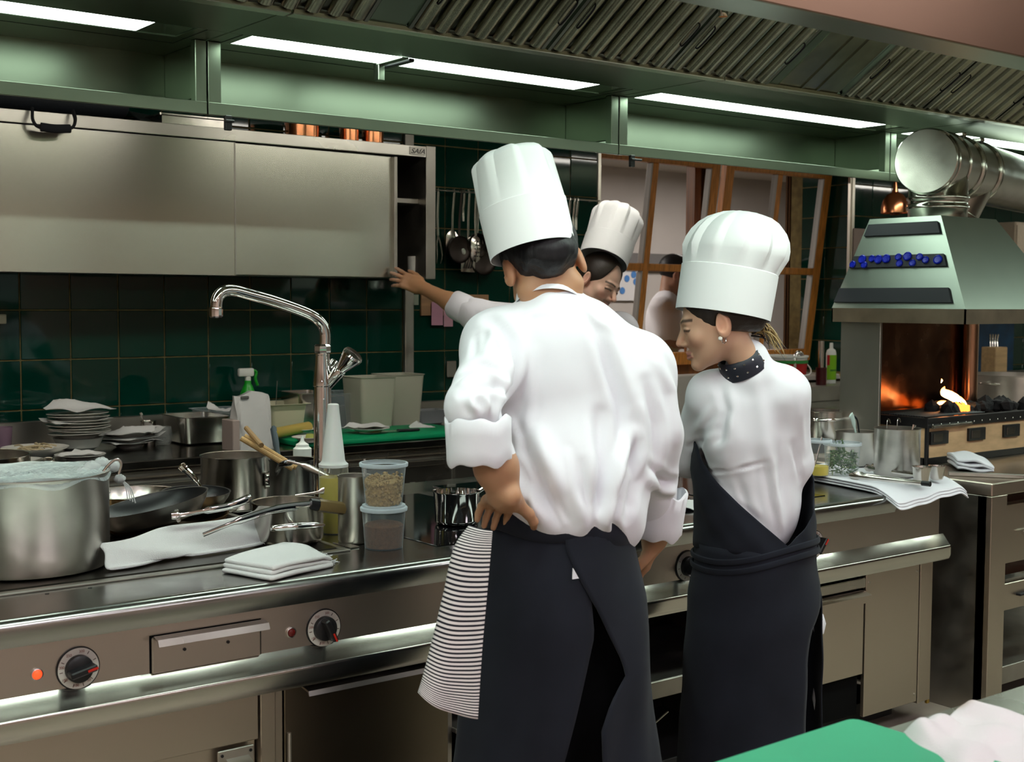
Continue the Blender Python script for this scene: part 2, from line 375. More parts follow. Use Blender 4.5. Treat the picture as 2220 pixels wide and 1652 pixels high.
# ------------------------------------------------------------------ extraction hood over the cooking island
HZ = 2.357
hood = thing('extraction_hood', 'long stainless steel extraction hood with fluorescent strip lights above the cooking island', 'hood', (3.0, 2.71, 2.14))
XK = [1.675+1.667*k for k in range(-2, 6)]
def hb(name, m, *boxes, bev=.002, par=None):
    b = MB()
    for a, c in boxes: b.box(a, c, bev)
    return b.build(name, m, par or hood, world=True)
GLOW = mat('strip_light_lens', (.9, .95, .92), .4, emit=(.82, 1.0, .88), estr=HOOD_LIGHT)
for i in range(len(XK)-1):
    a, c = XK[i]+.0025, XK[i+1]-.0025
    hb('lip', HOODM, ((a, 3.70, 2.137), (c, 3.703, 2.175)), ((a, 3.70, 2.137), (c, 3.715, 2.141)))
    b = MB(); b.prism([(3.703, 2.168), (3.703, 2.172), (4.012, 2.197), (4.012, 2.193)], a, c, 'x'); b.build('gutter', HOODM, hood, world=True)
    hb('back_panel', HOODM, ((a, 4.01, 2.194), (c, 4.014, HZ+.03)))
    hb('side_panel', HOODM, ((a, 3.701, 2.139), (a+.042, 3.735, HZ)), ((a, 3.735, 2.195), (a+.004, 4.01, HZ)))
    hb('side_panel', HOODM, ((c-.036, 3.701, 2.139), (c, 3.735, HZ)), ((c-.004, 3.735, 2.195), (c, 4.01, HZ)))
    la, lc = a+.075, c-.095
    hb('soffit', HOODM, ((a, 3.20, HZ), (c, 3.555, HZ+.004)), ((a, 3.712, HZ), (c, 4.01, HZ+.004)), ((a, 3.555, HZ), (la, 3.712, HZ+.004)), ((lc, 3.555, HZ), (c, 3.712, HZ+.004)))
    fr = hb('light_frame', DARKM, ((la-.03, 3.80, HZ-.001), (lc+.03, 3.803, HZ)), ((la-.033, 3.555, HZ-.001), (la-.03, 3.803, HZ)), ((lc+.03, 3.555, HZ-.001), (lc+.033, 3.803, HZ)), bev=0)
    hb('light_lens', GLOW, ((la, 3.555, HZ+.003), (lc-.12, 3.712, HZ+.006)), bev=0)
    hb('light_tray', mat('light_tray', (.5, .56, .5), .25, 1), ((lc-.12, 3.555, HZ+.003), (lc, 3.712, HZ+.006)), bev=0)
    # near side: soffit and lamps that light the cooks
    hb('soffit', HOODM, ((a, 1.72, HZ), (c, 1.80, HZ+.004)), ((a, 2.04, HZ), (c, 2.26, HZ+.004)))
    hb('light_lens', GLOW, ((la, 1.80, HZ+.002), (lc, 2.04, HZ+.005)), bev=0)
hb('gutter_edge', mat('steel_edge', (.6, .6, .52), .25, 1), *[((XK[i]+.0025, 3.158, HZ-.012), (XK[i+1]-.0025, 3.205, HZ+.003)) for i in range(len(XK)-1)])
hb('gutter_edge', MATS['steel_edge'], ((XK[0], 2.255, HZ-.012), (XK[-1], 2.30, HZ+.003)))
FASC = mat('fascia_steel', (.185, .115, .075), .38, 1, noise=((2, 2, 2), .05))
hb('fascia', FASC, ((XK[0], 1.697, 2.15), (XK[-1], 1.703, 2.9)))
hb('fascia_flange', HOODM, ((XK[0], 1.703, 2.15), (XK[-1], 1.80, 2.154)))
hb('crown', HOODM, ((XK[0], 1.70, 2.72), (XK[-1], 4.014, 2.73)), ((XK[0], 4.008, HZ), (XK[-1], 4.016, 2.9)))
hb('lamp_bracket', HOODM, ((2.27, 3.545, HZ-.006), (2.295, 3.722, HZ-.001)), ((2.27, 3.69, HZ-.055), (2.295, 3.722, HZ-.001)))
hb('lamp_clip', BLACK, ((2.30, 3.55, HZ-.012), (2.32, 3.722, HZ-.001)))
for hx in (1.73, 3.40):
    hb('hook', BLACK, ((hx, 3.695, 2.095), (hx+.022, 3.71, 2.14)), ((hx-.004, 3.685, 2.118), (hx+.05 if hx > 3 else hx+.026, 3.70, 2.126)))

# baffle filters: frame, slats, handles; each can be lifted out
FILT = mat('filter_steel', (.29, .28, .205), .26, 1, noise=((9, 9, 9), .25))
fy0, fz0, fy1, fz1 = 3.165, HZ+.006, 2.735, HZ+.006+.43*.64
L_ = math.hypot(fy0-fy1, fz1-fz0); fa = math.atan2(fz1-fz0, fy0-fy1)
FW = .5
slat_me = MB()
sl = [(1.5*u, 1.25*v) for u, v in ((-.0165, 0), (-.014, -.012), (-.007, -.017), (.007, -.017), (.014, -.012), (.0165, 0), (.0135, 0), (.0115, -.009), (.006, -.013), (-.006, -.013), (-.0115, -.009), (-.0135, 0))]
b = MB(); b.prism(sl, .012, L_-.012, 'y'); slat_me = b.mesh('slat', 60); slat_me.materials.append(FILT)
ff = [0]
def filt(x, blank=False):
    ff[0] += 1
    nth = ['first', 'second', 'third', 'fourth', 'fifth', 'sixth', 'seventh', 'eighth', 'ninth', 'tenth', 'eleventh', 'twelfth', 'thirteenth'][ff[0]-1]
    t = thing('grease_filter' if not blank else 'blank_panel', (nth+' baffle filter from the left in the hood' if not blank else 'plain steel closing panel in the hood between the baffle filters'), 'filter' if not blank else 'panel', (x, fy0, fz0), 0, 'baffle filters of the hood' if not blank else None)
    t.rotation_euler = (-fa, 0, 0)
    # local: x across, -y up the slope (so rotate to climb), z normal
    wd = FW if not blank else blank
    fm = MB()
    if blank:
        fm.box((.002, -L_, -.004), (wd-.002, 0, 0)); fm.box((wd*.36, -L_, -.009), (wd*.40, 0, -.004)); fm.box((wd*.62, -L_, -.009), (wd*.66, 0, -.004)); fm.build('sheet', FILT, t); ff[0] -= 1; return t
    fm.box((.002, -L_, .004), (FW-.002, 0, .02)); fm.box((.002, -L_, -.012), (.014, 0, .006)); fm.box((FW-.014, -L_, -.012), (FW-.002, 0, .006)); fm.box((.002, -.012, -.004), (FW-.002, 0, .008)); fm.box((.002, -L_, -.012), (FW-.002, -L_+.012, .008))
    fm.build('frame', mat('filter_frame', (.2, .2, .17), .35, 1), t)
    n = 7
    for k in range(n): obj('slat', slat_me, None, t, (.040+k*(FW-.080)/(n-1), -L_, 0))
    h = MB(); h.tube(smooth_path([(.03, -.12, -.016), (.03, -.13, -.03), (.03, -.21, -.03), (.03, -.22, -.016)], 4), .003, 6); h.build('handle', DARKM, t)
    h = MB(); h.tube(smooth_path([(FW-.03, -.12, -.016), (FW-.03, -.13, -.03), (FW-.03, -.21, -.03), (FW-.03, -.22, -.016)], 4), .003, 6); h.build('handle', DARKM, t)
    return t
xx = 1.0
for x, bl in ((.41, 0), (.91, 0), (1.41, 0), (2.04, 0), (2.55, 0), (3.06, 0), (3.62, .33), (3.97, 0), (4.48, 0), (4.99, 0), (5.5, 0), (6.01, 0)):
    filt(x, bl)
b = MB(); b.box((1.93, 3.13, HZ), (2.03, 3.17, HZ+.01)); 
hb('filter_rail', HOODM, ((XK[0], 2.715, fz1-.01), (XK[-1], 2.735, fz1+.02)))
b = MB(); P = [(2.735, fz1), (2.26, fz0), (2.26, fz0+.01), (2.735, fz1+.012)]
b.prism(P, XK[0], XK[-1], 'x'); b.build('near_filter_bank', FILT, hood, world=True)
for x, wd in ((3.575, .04), (1.915, .12)):
    b = MB(); b.add([(x, fy0, fz0-.006), (x+wd, fy0, fz0-.006), (x+wd, fy1, fz1-.006), (x, fy1, fz1-.006), (x, fy0, fz0), (x+wd, fy0, fz0), (x+wd, fy1, fz1), (x, fy1, fz1)], [(0, 1, 2, 3), (7, 6, 5, 4), (0, 4, 5, 1), (1, 5, 6, 2), (2, 6, 7, 3), (3, 7, 4, 0)])
    b.build('filter_mullion', HOODM, hood, world=True)
# fire suppression nozzle hanging under the ridge
sp = at(1568, 36, Y=2.45)
t = thing('spray_nozzle', 'short chrome pipe nozzle hanging in front of the hood filters', 'nozzle', sp)
MB().lathe([(0, 0), (.012, 0), (.014, .012), (.014, .09), (.02, .1), (.02, .16), (0, .16)], 18).build('pipe', CHROME, t)
b = MB(); b.box((-.06, -.01, .07), (-.012, .01, .095), .003); b.box((-.05, -.008, .03), (-.03, .008, .075), .003); b.build('bracket', BLACK, t)
# ------------------------------------------------------------------ cooking island
IX0, IX1 = -1.2, 4.215
isl = thing('cooking_island', 'long stainless steel cooking island with rounded front rim, control panel and rail', 'stove', (1.8, 3.4, 0))
def ib(name, m, *boxes, bev=.002, par=None):
    b = MB()
    for a, c in boxes: b.box(a, c, bev)
    return b.build(name, m, par or isl, world=True)
TOPM = mat('island_top_steel', (.40, .40, .38), .2, 1, rnoise=((6, 6, 6), .07), bump=((5, 300, 300), .05, .0005))
# worktop with bull-nosed rim
prof = [(4.05, .86), (4.05, .9), (2.825, .9)] + arc((2.815, .877), .023, PI/2, PI*1.08, 7) + [(2.795, .855), (2.802, .838), (2.85, .832), (2.85, .86)]
b = MB(); b.prism(prof, IX0, 3.865, 'x'); b.build('worktop', TOPM, isl, world=True, smooth=50)
# right end of the worktop, set back with a rounded corner
prof2 = [(p[0], p[1]) for p in prof]
b = MB(); pts = [(3.865, 2.82), (3.90, 2.83), (3.93, 2.86), (3.945, 2.90), (4.19, 2.90), (4.215, 2.93), (4.215, 4.05), (3.865, 4.05)]
b.prism(pts, .86, .9, 'z'); b.build('worktop_end', TOPM, isl, world=True)
PANELM = mat('panel_steel', (.58, .54, .48), .32, 1, aniso=(.6, 0.0))
ib('control_panel', PANELM, ((IX0, 2.85, .69), (4.205, 2.87, .86)))
np_ = [(2.86, .716), (2.85, .716), (2.8185, .677)] + arc((2.828, .668), .0135, PI*.78, PI*1.1, 6) + [(2.8145, .64), (2.822, .624), (2.86, .618)]
b = MB(); b.prism(np_, IX0, 4.23, 'x'); b.build('rail', mat('rail_steel', (.58, .55, .50), .2, 1, rnoise=((5, 5, 5), .03)), isl, world=True, smooth=50)
ib('carcass', mat('carcass_dark', (.02, .02, .02), .6), ((IX0, 3.42, .08), (2.2, 4.04, .86)), ((3.0, 3.42, .08), (4.20, 4.04, .86)), ((IX0, 2.93, .70), (4.2, 3.5, .86)), ((IX0, 3.0, 0), (4.15, 3.95, .08)), ((2.2, 3.9, .08), (3.0, 4.04, .86)))
for bx_ in (((1.99, 2.9, .08), (2.02, 3.5, .70)), ((3.33, 2.9, .08), (3.36, 3.5, .70)), ((4.19, 2.88, .08), (4.21, 4.04, .86))): ib('partition', STEELD, bx_)
LOWM = mat('lower_door_steel', (.56, .495, .415), .36, 1, aniso=(.6, 0.0))
# left oven drawer, post, dark door, open shelf, right cabinet
ib('oven_door', LOWM, ((.2, 2.865, .50), (1.415, 2.885, .625)))
ib('oven_inset', LOWM, ((.2, 2.885, .08), (1.415, 2.905, .50)))
ib('post', LOWM, ((1.42, 2.862, .08), (1.46, 2.90, .628)), ((1.463, 2.872, .08), (1.485, 2.90, .628)))
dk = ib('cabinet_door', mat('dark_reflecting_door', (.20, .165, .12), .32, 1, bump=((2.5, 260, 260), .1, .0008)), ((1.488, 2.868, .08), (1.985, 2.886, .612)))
b = MB(); b.prism([(2.868, .612), (2.83, .606), (2.825, .594), (2.829, .594), (2.834, .602), (2.868, .607)], 1.535, 1.985, 'x'); b.build('door_handle', STEEL, dk, world=True)
b = MB(); b.tube([(1.497, 2.862, .50), (1.497, 2.862, .40)], .006, 8); b.build('hinge', STEEL, dk, world=True)
ib('shelf', STEELD, ((2.02, 2.88, .385), (3.33, 3.9, .40)), ((2.02, 2.875, .345), (3.33, 2.882, .40)))
b = MB()
for i in range(3): b.tube([(2.55+.06*i, 2.95+.1*i, .1), (2.95+.03*i, 3.0+.12*i, .24)], .003, 6)
b.build('oven_grate', STEEL, isl, world=True)
dr = ib('waste_drawer', LOWM, ((3.37, 2.865, .252), (3.785, 2.885, .555)))
b = MB(); b.prism([(2.865, .555), (2.83, .545), (2.83, .52), (2.838, .52), (2.838, .54), (2.865, .548)], 3.37, 3.785, 'x'); b.build('handle', LOWM, dr, world=True)
ib('drawer_slide', STEEL, ((3.37, 2.862, .565), (3.79, 2.885, .60)), bev=.003)
ib('drawer_gap', BLACKV, ((3.37, 2.887, .10), (3.785, 2.93, .62)))
d2 = ib('cabinet_door', LOWM, ((3.80, 2.868, .09), (4.115, 2.885, .615)))
for x, z in ((3.815, .58), (4.10, .585), (4.10, .12)):
    MB().lathe([(0, 0), (.005, 0), (.005, -.004), (0, -.004)], 8, (x, 2.868, z), (0, 1, 0)).build('screw', STEEL, d2, world=True)
ib('corner_post', LOWM, ((4.12, 2.866, .08), (4.14, 2.9, .628)), ((4.143, 2.872, .08), (4.205, 2.9, .628)))
b = MB(); b.box((1.305, 2.858, .435), (1.40, 2.866, .492), .002); ob_ = b.build('oven_latch', STEEL, isl, world=True)
b = MB(); b.prism([(2.858, .47), (2.82, .455), (2.80, .43), (2.805, .425), (2.83, .44), (2.858, .45)], 1.325, 1.385, 'x'); b.build('lever', STEEL, ob_, world=True)
for x, z in ((1.315, .48), (1.39, .48), (1.315, .445)): MB().lathe([(0, 0), (.004, 0), (.004, -.002), (0, -.002)], 8, (x, 2.858, z), (0, 1, 0)).build('screw', BLACK, ob_, world=True)
ib('edge_strip', mat('ochre_sealant', (.32, .2, .03), .8, noise=((30, 30, 30), .5)), ((4.207, 2.885, .06), (4.222, 2.895, .615)), bev=0)
# drip tray cover with lip handle on the control panel
pl = ib('tray_cover', PANELM, ((1.137, 2.842, .715), (1.412, 2.85, .80)), bev=.003)
b = MB(); b.prism([(2.842, .803), (2.815, .80), (2.808, .785), (2.812, .784), (2.82, .796), (2.842, .798)], 1.14, 1.42, 'x'); b.build('handle', STEEL, pl, world=True)
for x, z in ((1.215, .762), (1.325, .762)): MB().lathe([(0, 0), (.004, 0), (.004, -.003), (0, -.003)], 10, (x, 2.842, z), (0, 1, 0)).build('screw', BLACK, pl, world=True)
ib('tray_gap', BLACKV, ((1.133, 2.8495, .711), (1.416, 2.851, .804)), bev=0)
# rotary knobs with white graduated rings
RING = mat('dial_white', (.55, .52, .46), .5); RED = mat('pointer_red', (.5, .02, .01), .4)
def knob(x, z, ang, r=.046):
    k = MB().lathe([(0, 0), (r+.003, 0), (r+.003, -.004), (0, -.004)], 40, (x, 2.85, z), (0, 1, 0)).build('knob', BLACK, isl, world=True)
    MB().lathe([(r*.66, -.0042), (r, -.0042), (r, -.006), (r*.66, -.006)], 40, (x, 2.85, z), (0, 1, 0)).build('dial', RING, k, world=True)
    b = MB(); b.lathe([(0, -.004), (r*.68, -.004), (r*.66, -.018), (r*.5, -.022), (0, -.022)], 32, (x, 2.85, z), (0, 1, 0))
    d = np.array([math.sin(ang), 0, math.cos(ang)]); nn = np.array([math.cos(ang), 0, -math.sin(ang)])
    R = np.stack([nn, (0, 1, 0), d], 1); b.obox(np.array((x, 2.817, z)), (.015, .03, r*1.32), R, .003); b.build('grip', BLACK, k, world=True)
    MB().obox(np.array((x, 2.8008, z))+d*r*.4, (.005, .002, r*.5), R).build('pointer', RED, k, world=True)
    tk = MB()
    for i in range(9):
        a = i*2*PI/11+.6; dd = np.array([math.sin(a), 0, math.cos(a)]); R2 = np.stack([np.array([math.cos(a), 0, -math.sin(a)]), (0, 1, 0), dd], 1)
        tk.obox(np.array((x, 2.8437, z))+dd*r*.85, (.0015, .001, r*.16), R2)
    if x < 2 or x > 3.4:
        for tx_, a in (('50', 2.5), ('100', 3.3), ('150', 4.1), ('200', 4.9), ('250', 5.7), ('300', .2)):
            text('number', tx_, .0085, mat('dial_ink', (.2, .05, .03), .6), k, np.array((x+r*.83*math.sin(a), 2.8432, z+r*.83*math.cos(a)))-wloc(k)-0*np.array(k.location), (PI/2, -a*0, 0), depth=.0001)
    tk.build('tick_marks', mat('tick_ink', (.1, .06, .05), .6), k, world=True)
knob(.967, .758, 1.35); knob(1.588, .755, 2.7); knob(2.57, .757, 2.2); knob(2.875, .757, .8); knob(3.482, .757, .7)
def lampdot(x, z, m):
    k = MB().lathe([(.0135, 0), (.0135, -.004), (.011, -.005)], 20, (x, 2.85, z), (0, 1, 0)).build('indicator_ring', STEEL, isl, world=True)
    MB().lathe([(.011, -.003), (.009, -.007), (.005, -.009), (0, -.0095)], 20, (x, 2.85, z), (0, 1, 0)).build('indicator_lens', m, k, world=True)
lampdot(.877, .759, mat('indicator_lit', (.7, .05, .02), .2, emit=(1, .05, .01), estr=2.2)); lampdot(1.497, .757, mat('indicator_off', (.12, .01, .008), .25))
# cooking zones on the worktop
ib('hot_plate_frame', STEELD, ((IX0, 3.03, .9), (1.775, 3.055, .906)), ((1.755, 3.055, .9), (1.775, 3.85, .906)))
ib('hot_plate', mat('griddle_iron', (.07, .06, .05), .3, 1, noise=((12, 12, 12), .3)), ((IX0, 3.06, .9), (1.75, 3.84, .908)), bev=.003)
ib('floor_slot', STEEL, ((1.79, 3.06, .9), (1.82, 3.16, .904)))
ib('ceramic_hob', BLACKG, ((2.0, 2.945, .9), (2.50, 3.80, .9025)), bev=.001)
ib('ceramic_hob', BLACKG, ((2.64, 2.955, .9), (3.22, 3.92, .9025)), bev=.001)
ib('ceramic_hob', BLACKG, ((3.26, 2.93, .9), (3.64, 3.92, .9025)), bev=.001)
for x in (1.05, .95): MB().lathe([(0, 0), (.005, 0), (.005, .001), (0, .001)], 8, (x, 3.0, .9)).build('screw', BLACK, isl, world=True)
# ------------------------------------------------------------------ wall cabinet with sliding doors
CY = 5.50
cab = thing('wall_cabinet', 'long stainless steel wall cabinet with two sliding doors on the green tiles', 'cabinet', (2.2, 5.68, 1.69))
def cb(name, m, *boxes, bev=.002, par=None):
    b = MB()
    for a, c in boxes: b.box(a, c, bev)
    return b.build(name, m, par or cab, world=True)
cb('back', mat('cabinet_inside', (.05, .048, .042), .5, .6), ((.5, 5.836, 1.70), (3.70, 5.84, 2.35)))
cb('top', STEELD, ((.5, CY+.005, 2.335), (3.705, 5.84, 2.35)))
cb('bottom', STEELD, ((.5, CY+.03, 1.692), (3.69, 5.84, 1.705)))
cb('shelf', STEELD, ((.5, CY+.06, 2.07), (3.66, 5.83, 2.095)))
rl = cb('top_rail', STEEL, ((.5, CY-.012, 2.298), (3.655, CY+.01, 2.352)))
cb('upright', STEELD, ((3.655, CY-.014, 1.688), (3.712, 5.84, 2.356)))
LDOOR = mat('sliding_door_steel', (.54, .525, .46), .25, 1, aniso=(.55, .25))
# doors with a slight real waviness so that they mirror the room in soft bands
def wavy(name, x0, x1, z0, z1, y, seed):
    r_ = np.random.default_rng(seed); nx, nz = 60, 16; ph = r_.uniform(0, 6, 6)
    P = [[(x0+(x1-x0)*i/nx, y+(.014*i/nx if seed == 2 else 0)+.0007*math.sin(4.1*i/nx*6/2+ph[0])+.0005*math.sin(9*i/nx+ph[1]+2*k/nz), z0+(z1-z0)*k/nz) for i in range(nx+1)] for k in range(nz+1)]
    return MB().grid(P, .012).build(name, LDOOR, cab, world=True)
wavy('sliding_door', .6, 2.612, 1.690, 2.292, CY-.004, 1); wavy('sliding_door', 2.56, 3.49, 1.696, 2.292, CY+.016, 2)
cb('door_edge', STEELD, ((2.610, CY-.012, 1.690), (2.616, CY+.008, 2.292)), bev=0)
cb('door_edge', STEELD, ((3.475, CY+.0, 1.697), (3.493, CY+.03, 2.292)))
pl_ = cb('name_plate', STEELD, ((3.555, CY-.016, 2.306), (3.648, CY-.011, 2.346)))
text('logo_lettering', 'SAfA', .036, BLACK, pl_, np.array((3.602, CY-.017, 2.324))-wloc(pl_), (PI/2, 0, 0), .35, .001, 1.15)
# drawn cup inside the open bay
def cup(name, label, cat, base, prof, m, n=28, group=None):
    o = MB().lathe(prof, n).build(name, m, None, loc=tuple(base)); return tag(o, label, cat, group)
def shell(r0, r1, h, t=.002, rim=0.0, base=.004):
    p = [(0, 0), (r0, 0), (r1, h)]
    if rim: p += [(r1+rim, h+rim*.3), (r1+rim, h+rim*.9), (r1-t*.5, h+rim)]
    return p+[(r1-t, h), (max(r0-t, .001), base), (0, base)]
cup('mug', 'white mug standing in the open end of the wall cabinet', 'mug', at(900, 600, Y=5.62)*[1, 1, 0]+[0, 0, 1.706], shell(.038, .04, .1, .004), CERAM)
# things stored on top of the cabinet
bg = thing('tool_bag', 'black soft bag with a padded carrying handle on top of the wall cabinet', 'bag', (1.72, 5.62, 2.352))
P = np.array([[(x, .10*math.cos(a)*(1-.12*abs(x/.42)**3), .06+.06*math.sin(a)*(1-.3*abs(x/.42)**4)) for a in np.linspace(0, 2*PI, 20, endpoint=False)] for x in np.linspace(-.42, .42, 17)])
b = MB(); b.grid(P, wrap=True); b.add(P[0], [tuple(range(20))]); b.add(P[-1], [tuple(range(20))[::-1]]); b.build('body', mat('bag_nylon', (.012, .016, .022), .7, bump=((30, 30, 30), .4, .004)), bg)
pc = [at(70, 235, Y=5.46), at(72, 262, Y=5.43), at(90, 277, Y=5.42), at(150, 279, Y=5.42), at(163, 262, Y=5.43), at(158, 240, Y=5.46)]
MB().tube(smooth_path([p-wloc(bg) for p in pc], 5), .011, 8, sx=.6).build('strap', mat('bag_webbing', (.012, .013, .016), .8), bg)
MB().tube(smooth_path([p-wloc(bg) for p in (at(88, 275, Y=5.41), at(118, 279, Y=5.405), at(152, 279, Y=5.41))], 5), .018, 10, sx=.8).build('handle_pad', mat('bag_pad', (.008, .009, .012), .85), bg)
t = thing('steel_tray', 'shallow steel tray with rolled edges on top of the wall cabinet', 'tray', (*at(400, 262, Y=5.66)[:2], 2.352))
b = MB(); b.box((-.16, -.12, 0), (.16, .12, .003)); 
for a, c in (((-.16, -.12, 0), (-.157, .12, .045)), ((.157, -.12, 0), (.16, .12, .045)), ((-.16, -.12, 0), (.16, -.117, .045)), ((-.16, .117, 0), (.16, .12, .045))): b.box(a, c)
b.build('pan', STEELP, t); MB().tube([(-.165, -.125, .046), (.165, -.125, .046), (.165, .125, .046), (-.165, .125, .046), (-.165, -.125, .046)], .006, 6).build('rolled_edge', STEELP, t)
t = thing('plastic_tray', 'grey plastic tray leaning beside the steel tray on the wall cabinet', 'tray', (*at(335, 250, Y=5.72)[:2], 2.352))
MB().obox((0, 0, .04), (.2, .16, .012), Euler((.35, .1, 0)).to_matrix(), .004).build('plate', mat('grey_plastic', (.06, .07, .07), .5), t)
for i, (px_, r_, h_) in enumerate(((655, .085, .10), (757, .048, .09), (808, .055, .10))):
    p = at(px_, 285, Y=5.66); lab = ('largest copper pot on top of the wall cabinet', 'small copper pot in the middle on top of the wall cabinet', 'small copper pot at the right on top of the wall cabinet')[i]
    t = thing('copper_pot', lab, 'pot', (p[0], 5.66, 2.352), 0, 'copper pots on the wall cabinet')
    MB().lathe(shell(r_*.97, r_, h_, .003, .003), 32).build('bowl', COPPER, t)
    MB().tube(smooth_path([(0, r_-.004, h_*.7), (0, r_+.03, h_*.8), (0, r_+.1, h_*.9)], 4), .005, 8).build('handle', mat('brass', (.6, .42, .16), .3, 1), t)
# ------------------------------------------------------------------ utensil rail
UY = 5.79
ur = thing('utensil_rail', 'thin steel rail with hanging kitchen tools on the tiled wall', 'rail', (4.45, 5.83, 2.17))
MB().tube([(3.9, UY, 2.17), (5.08, UY, 2.17)], .005, 8).build('bar', STEEL, ur, world=True)
for x in (3.95, 4.5, 5.05): MB().tube([(x, UY, 2.17), (x, 5.85, 2.17)], .004, 6).build('bracket', STEEL, ur, world=True)
def utensil(px_, kind, yend, label, m=STEELP, yoff=0.0, tilt=0.0):
    p = at(px_, 418, Y=UY); z1 = at(px_, yend, Y=UY)[2]; L = 2.17-z1
    t = thing({'fork': 'carving_fork', 'spatula': 'spatula', 'slot': 'slotted_turner', 'spoon': 'perforated_spoon', 'skim': 'skimmer', 'ladle': 'ladle', 'bar': 'kitchen_tool'}[kind], label, 'utensil', (p[0], UY-.012-yoff, 2.17), 0, 'tools hanging on the utensil rail')
    t.rotation_euler = (0, tilt, 0)
    hl = L*.62
    b = MB(); b.tube(smooth_path([(0, .014, -.004), (0, .014, .008), (0, 0, .01), (0, -.003, -.012)], 4), .003, 6); b.build('hook', m, t)
    b = MB(); b.tube(smooth_path([(0, -.003, -.01), (0, 0, -.06), (0, .004, -hl*.6), (0, 0, -hl)], 4), [.0085]*9+[.007]*4 if False else .0075, 8, sx=.45, up=(1, 0, 0)); b.build('handle', m, t)
    h0 = -hl; h1 = -L; hm = h1-h0
    b = MB()
    if kind == 'fork':
        for s in (-1, 1): b.tube(smooth_path([(0, 0, h0), (s*.012, -.006, h0+hm*.3), (s*.016, -.016, h0+hm*.7), (s*.013, -.006, h1)], 5), [.005]*5+[.0045]*5+[.003]*5+[.001], 6)
        b.build('tines', m, t)
    elif kind in ('spatula', 'slot', 'spoon'):
        wd = {'spatula': .04, 'slot': .046, 'spoon': .032}[kind]; nr = 12; P = []
        for i in range(nr+1):
            u = i/nr
            ww = wd*(min(1, .3+u*3.2) if kind != 'spoon' else math.sqrt(max(0.02, 1-(2*u-1)**4)))
            if kind == 'spatula' and u > .9: ww *= .96
            P.append([(ww*v, -.008*math.sin(PI*u)*(1 if kind != 'spoon' else 2)*(1-v*v), h0+hm*u) for v in np.linspace(-1, 1, 11)])
        hd = MB().grid(P, .0016).build('blade', m, t)
        hb_ = MB()
        if kind == 'slot':
            for k in range(4):
                x = -.024+.016*k; hb_.obox((x, -.0075, h0+hm*(.72)), (.004, .003, -hm*.34), Euler((0, .25, 0)).to_matrix())
            hb_.build('slots', BLACK, hd)
        elif kind == 'spoon':
            for r_ in range(5):
                for c_ in range(3): hb_.lathe([(0, 0), (.0035, 0), (.0035, .003), (0, .003)], 8, (-.015+.015*c_+(.006 if r_ % 2 else 0), -.017, h0+hm*(.22+.14*r_)), (0, 1, 0))
            hb_.build('holes', BLACK, hd)
    elif kind in ('skim', 'ladle'):
        r_ = abs(hm)*.5; c = (0, -.015, h0+hm*.5)
        b.lathe([(r_*math.cos(a), -r_*(.35 if kind == 'skim' else .9)*math.sin(a)) for a in np.linspace(0, PI/2, 7)]+[(r_*.97*math.cos(a), -r_*(.32 if kind == 'skim' else .86)*math.sin(a)) for a in np.linspace(PI/2, 0, 7)], 24, c, (0, -1, 0))
        b.build('bowl', m, t)
    return t
DSK = mat('dark_wire_mesh', (.05, .04, .035), .5, .9)
utensil(947, 'fork', 572, 'two-pronged steel carving fork hanging at the left end of the rail')
utensil(982, 'spatula', 552, 'plain steel spatula hanging beside the carving fork', tilt=.05)
utensil(993, 'skim', 572, 'dark mesh skimmer hanging in front of the plain spatula', DSK, .02, .06)
utensil(1004, 'bar', 520, 'narrow steel tool handle hanging behind the mesh skimmer', tilt=.05)
utensil(1012, 'slot', 590, 'steel turner with diagonal slots hanging on the rail', yoff=.012, tilt=.02)
utensil(1022, 'spoon', 569, 'perforated steel spoon hanging in front of the slotted turner', yoff=.03)
utensil(1032, 'ladle', 560, 'steel ladle hanging to the right of the perforated spoon', yoff=.02, tilt=.06)
utensil(1046, 'skim', 597, 'largest dark skimmer hanging low behind the tall chef', DSK, .005, .03)
for i, px_ in enumerate((1222, 1233, 1243, 1250)):
    utensil(px_, 'bar', 540, ('leftmost', 'second', 'third', 'rightmost')[i]+' steel tool handle hanging at the right end of the rail', tilt=.02*i)
# ------------------------------------------------------------------ notes on the tiles
nb = thing('note_board', 'narrow wooden ticket board on the tiles under the hanging tools', 'board', at(912, 660, Y=5.84))
MB().box((.0, -.006, -.06), (.45, .012, .055), .002).build('plank', mat('ticket_wood', (.36, .2, .1), .6, noise=((4, 50, 50), .2)), nb)
def note(px_, py_, w_, h_, m, label):
    p = at(px_, py_, Y=5.826); o = MB().grid([[(w_*(i/4-.5), -.004*math.sin(i*.8)*k/3, h_*(k/3-.5)) for i in range(5)] for k in range(4)], .001).build('paper_note', m, None, loc=tuple(p)); tag(o, label, 'note', 'paper notes on the ticket board')
PINK = mat('pink_paper', (.5, .25, .33), .8)
note(948, 680, .075, .125, PINK, 'pink paper slip hanging from the ticket board'); note(972, 690, .06, .09, mat('pale_pink_paper', (.55, .3, .36), .8), 'paler pink slip beside the first pink slip'); note(965, 640, .05, .03, PINK, 'small pink slip pinned at the top of the ticket board')
note(899, 650, .05, .055, mat('grey_green_paper', (.3, .34, .26), .8), 'grey green card on the tiles left of the ticket board')
so = thing('wall_socket', 'small steel socket plate on the tiles behind the tall chef', 'socket', at(978, 800, Y=5.84)); MB().box((-.03, -.008, -.045), (.03, .006, .045), .003).build('plate', STEEL, so)
so = thing('switch_box', 'small cream switch box on the tiles at the left edge', 'switch', at(-4, 692, Y=5.84)); MB().box((-.035, -.03, -.02), (.028, .006, .022), .004).build('box', mat('cream_plastic', (.6, .55, .4), .5), so)
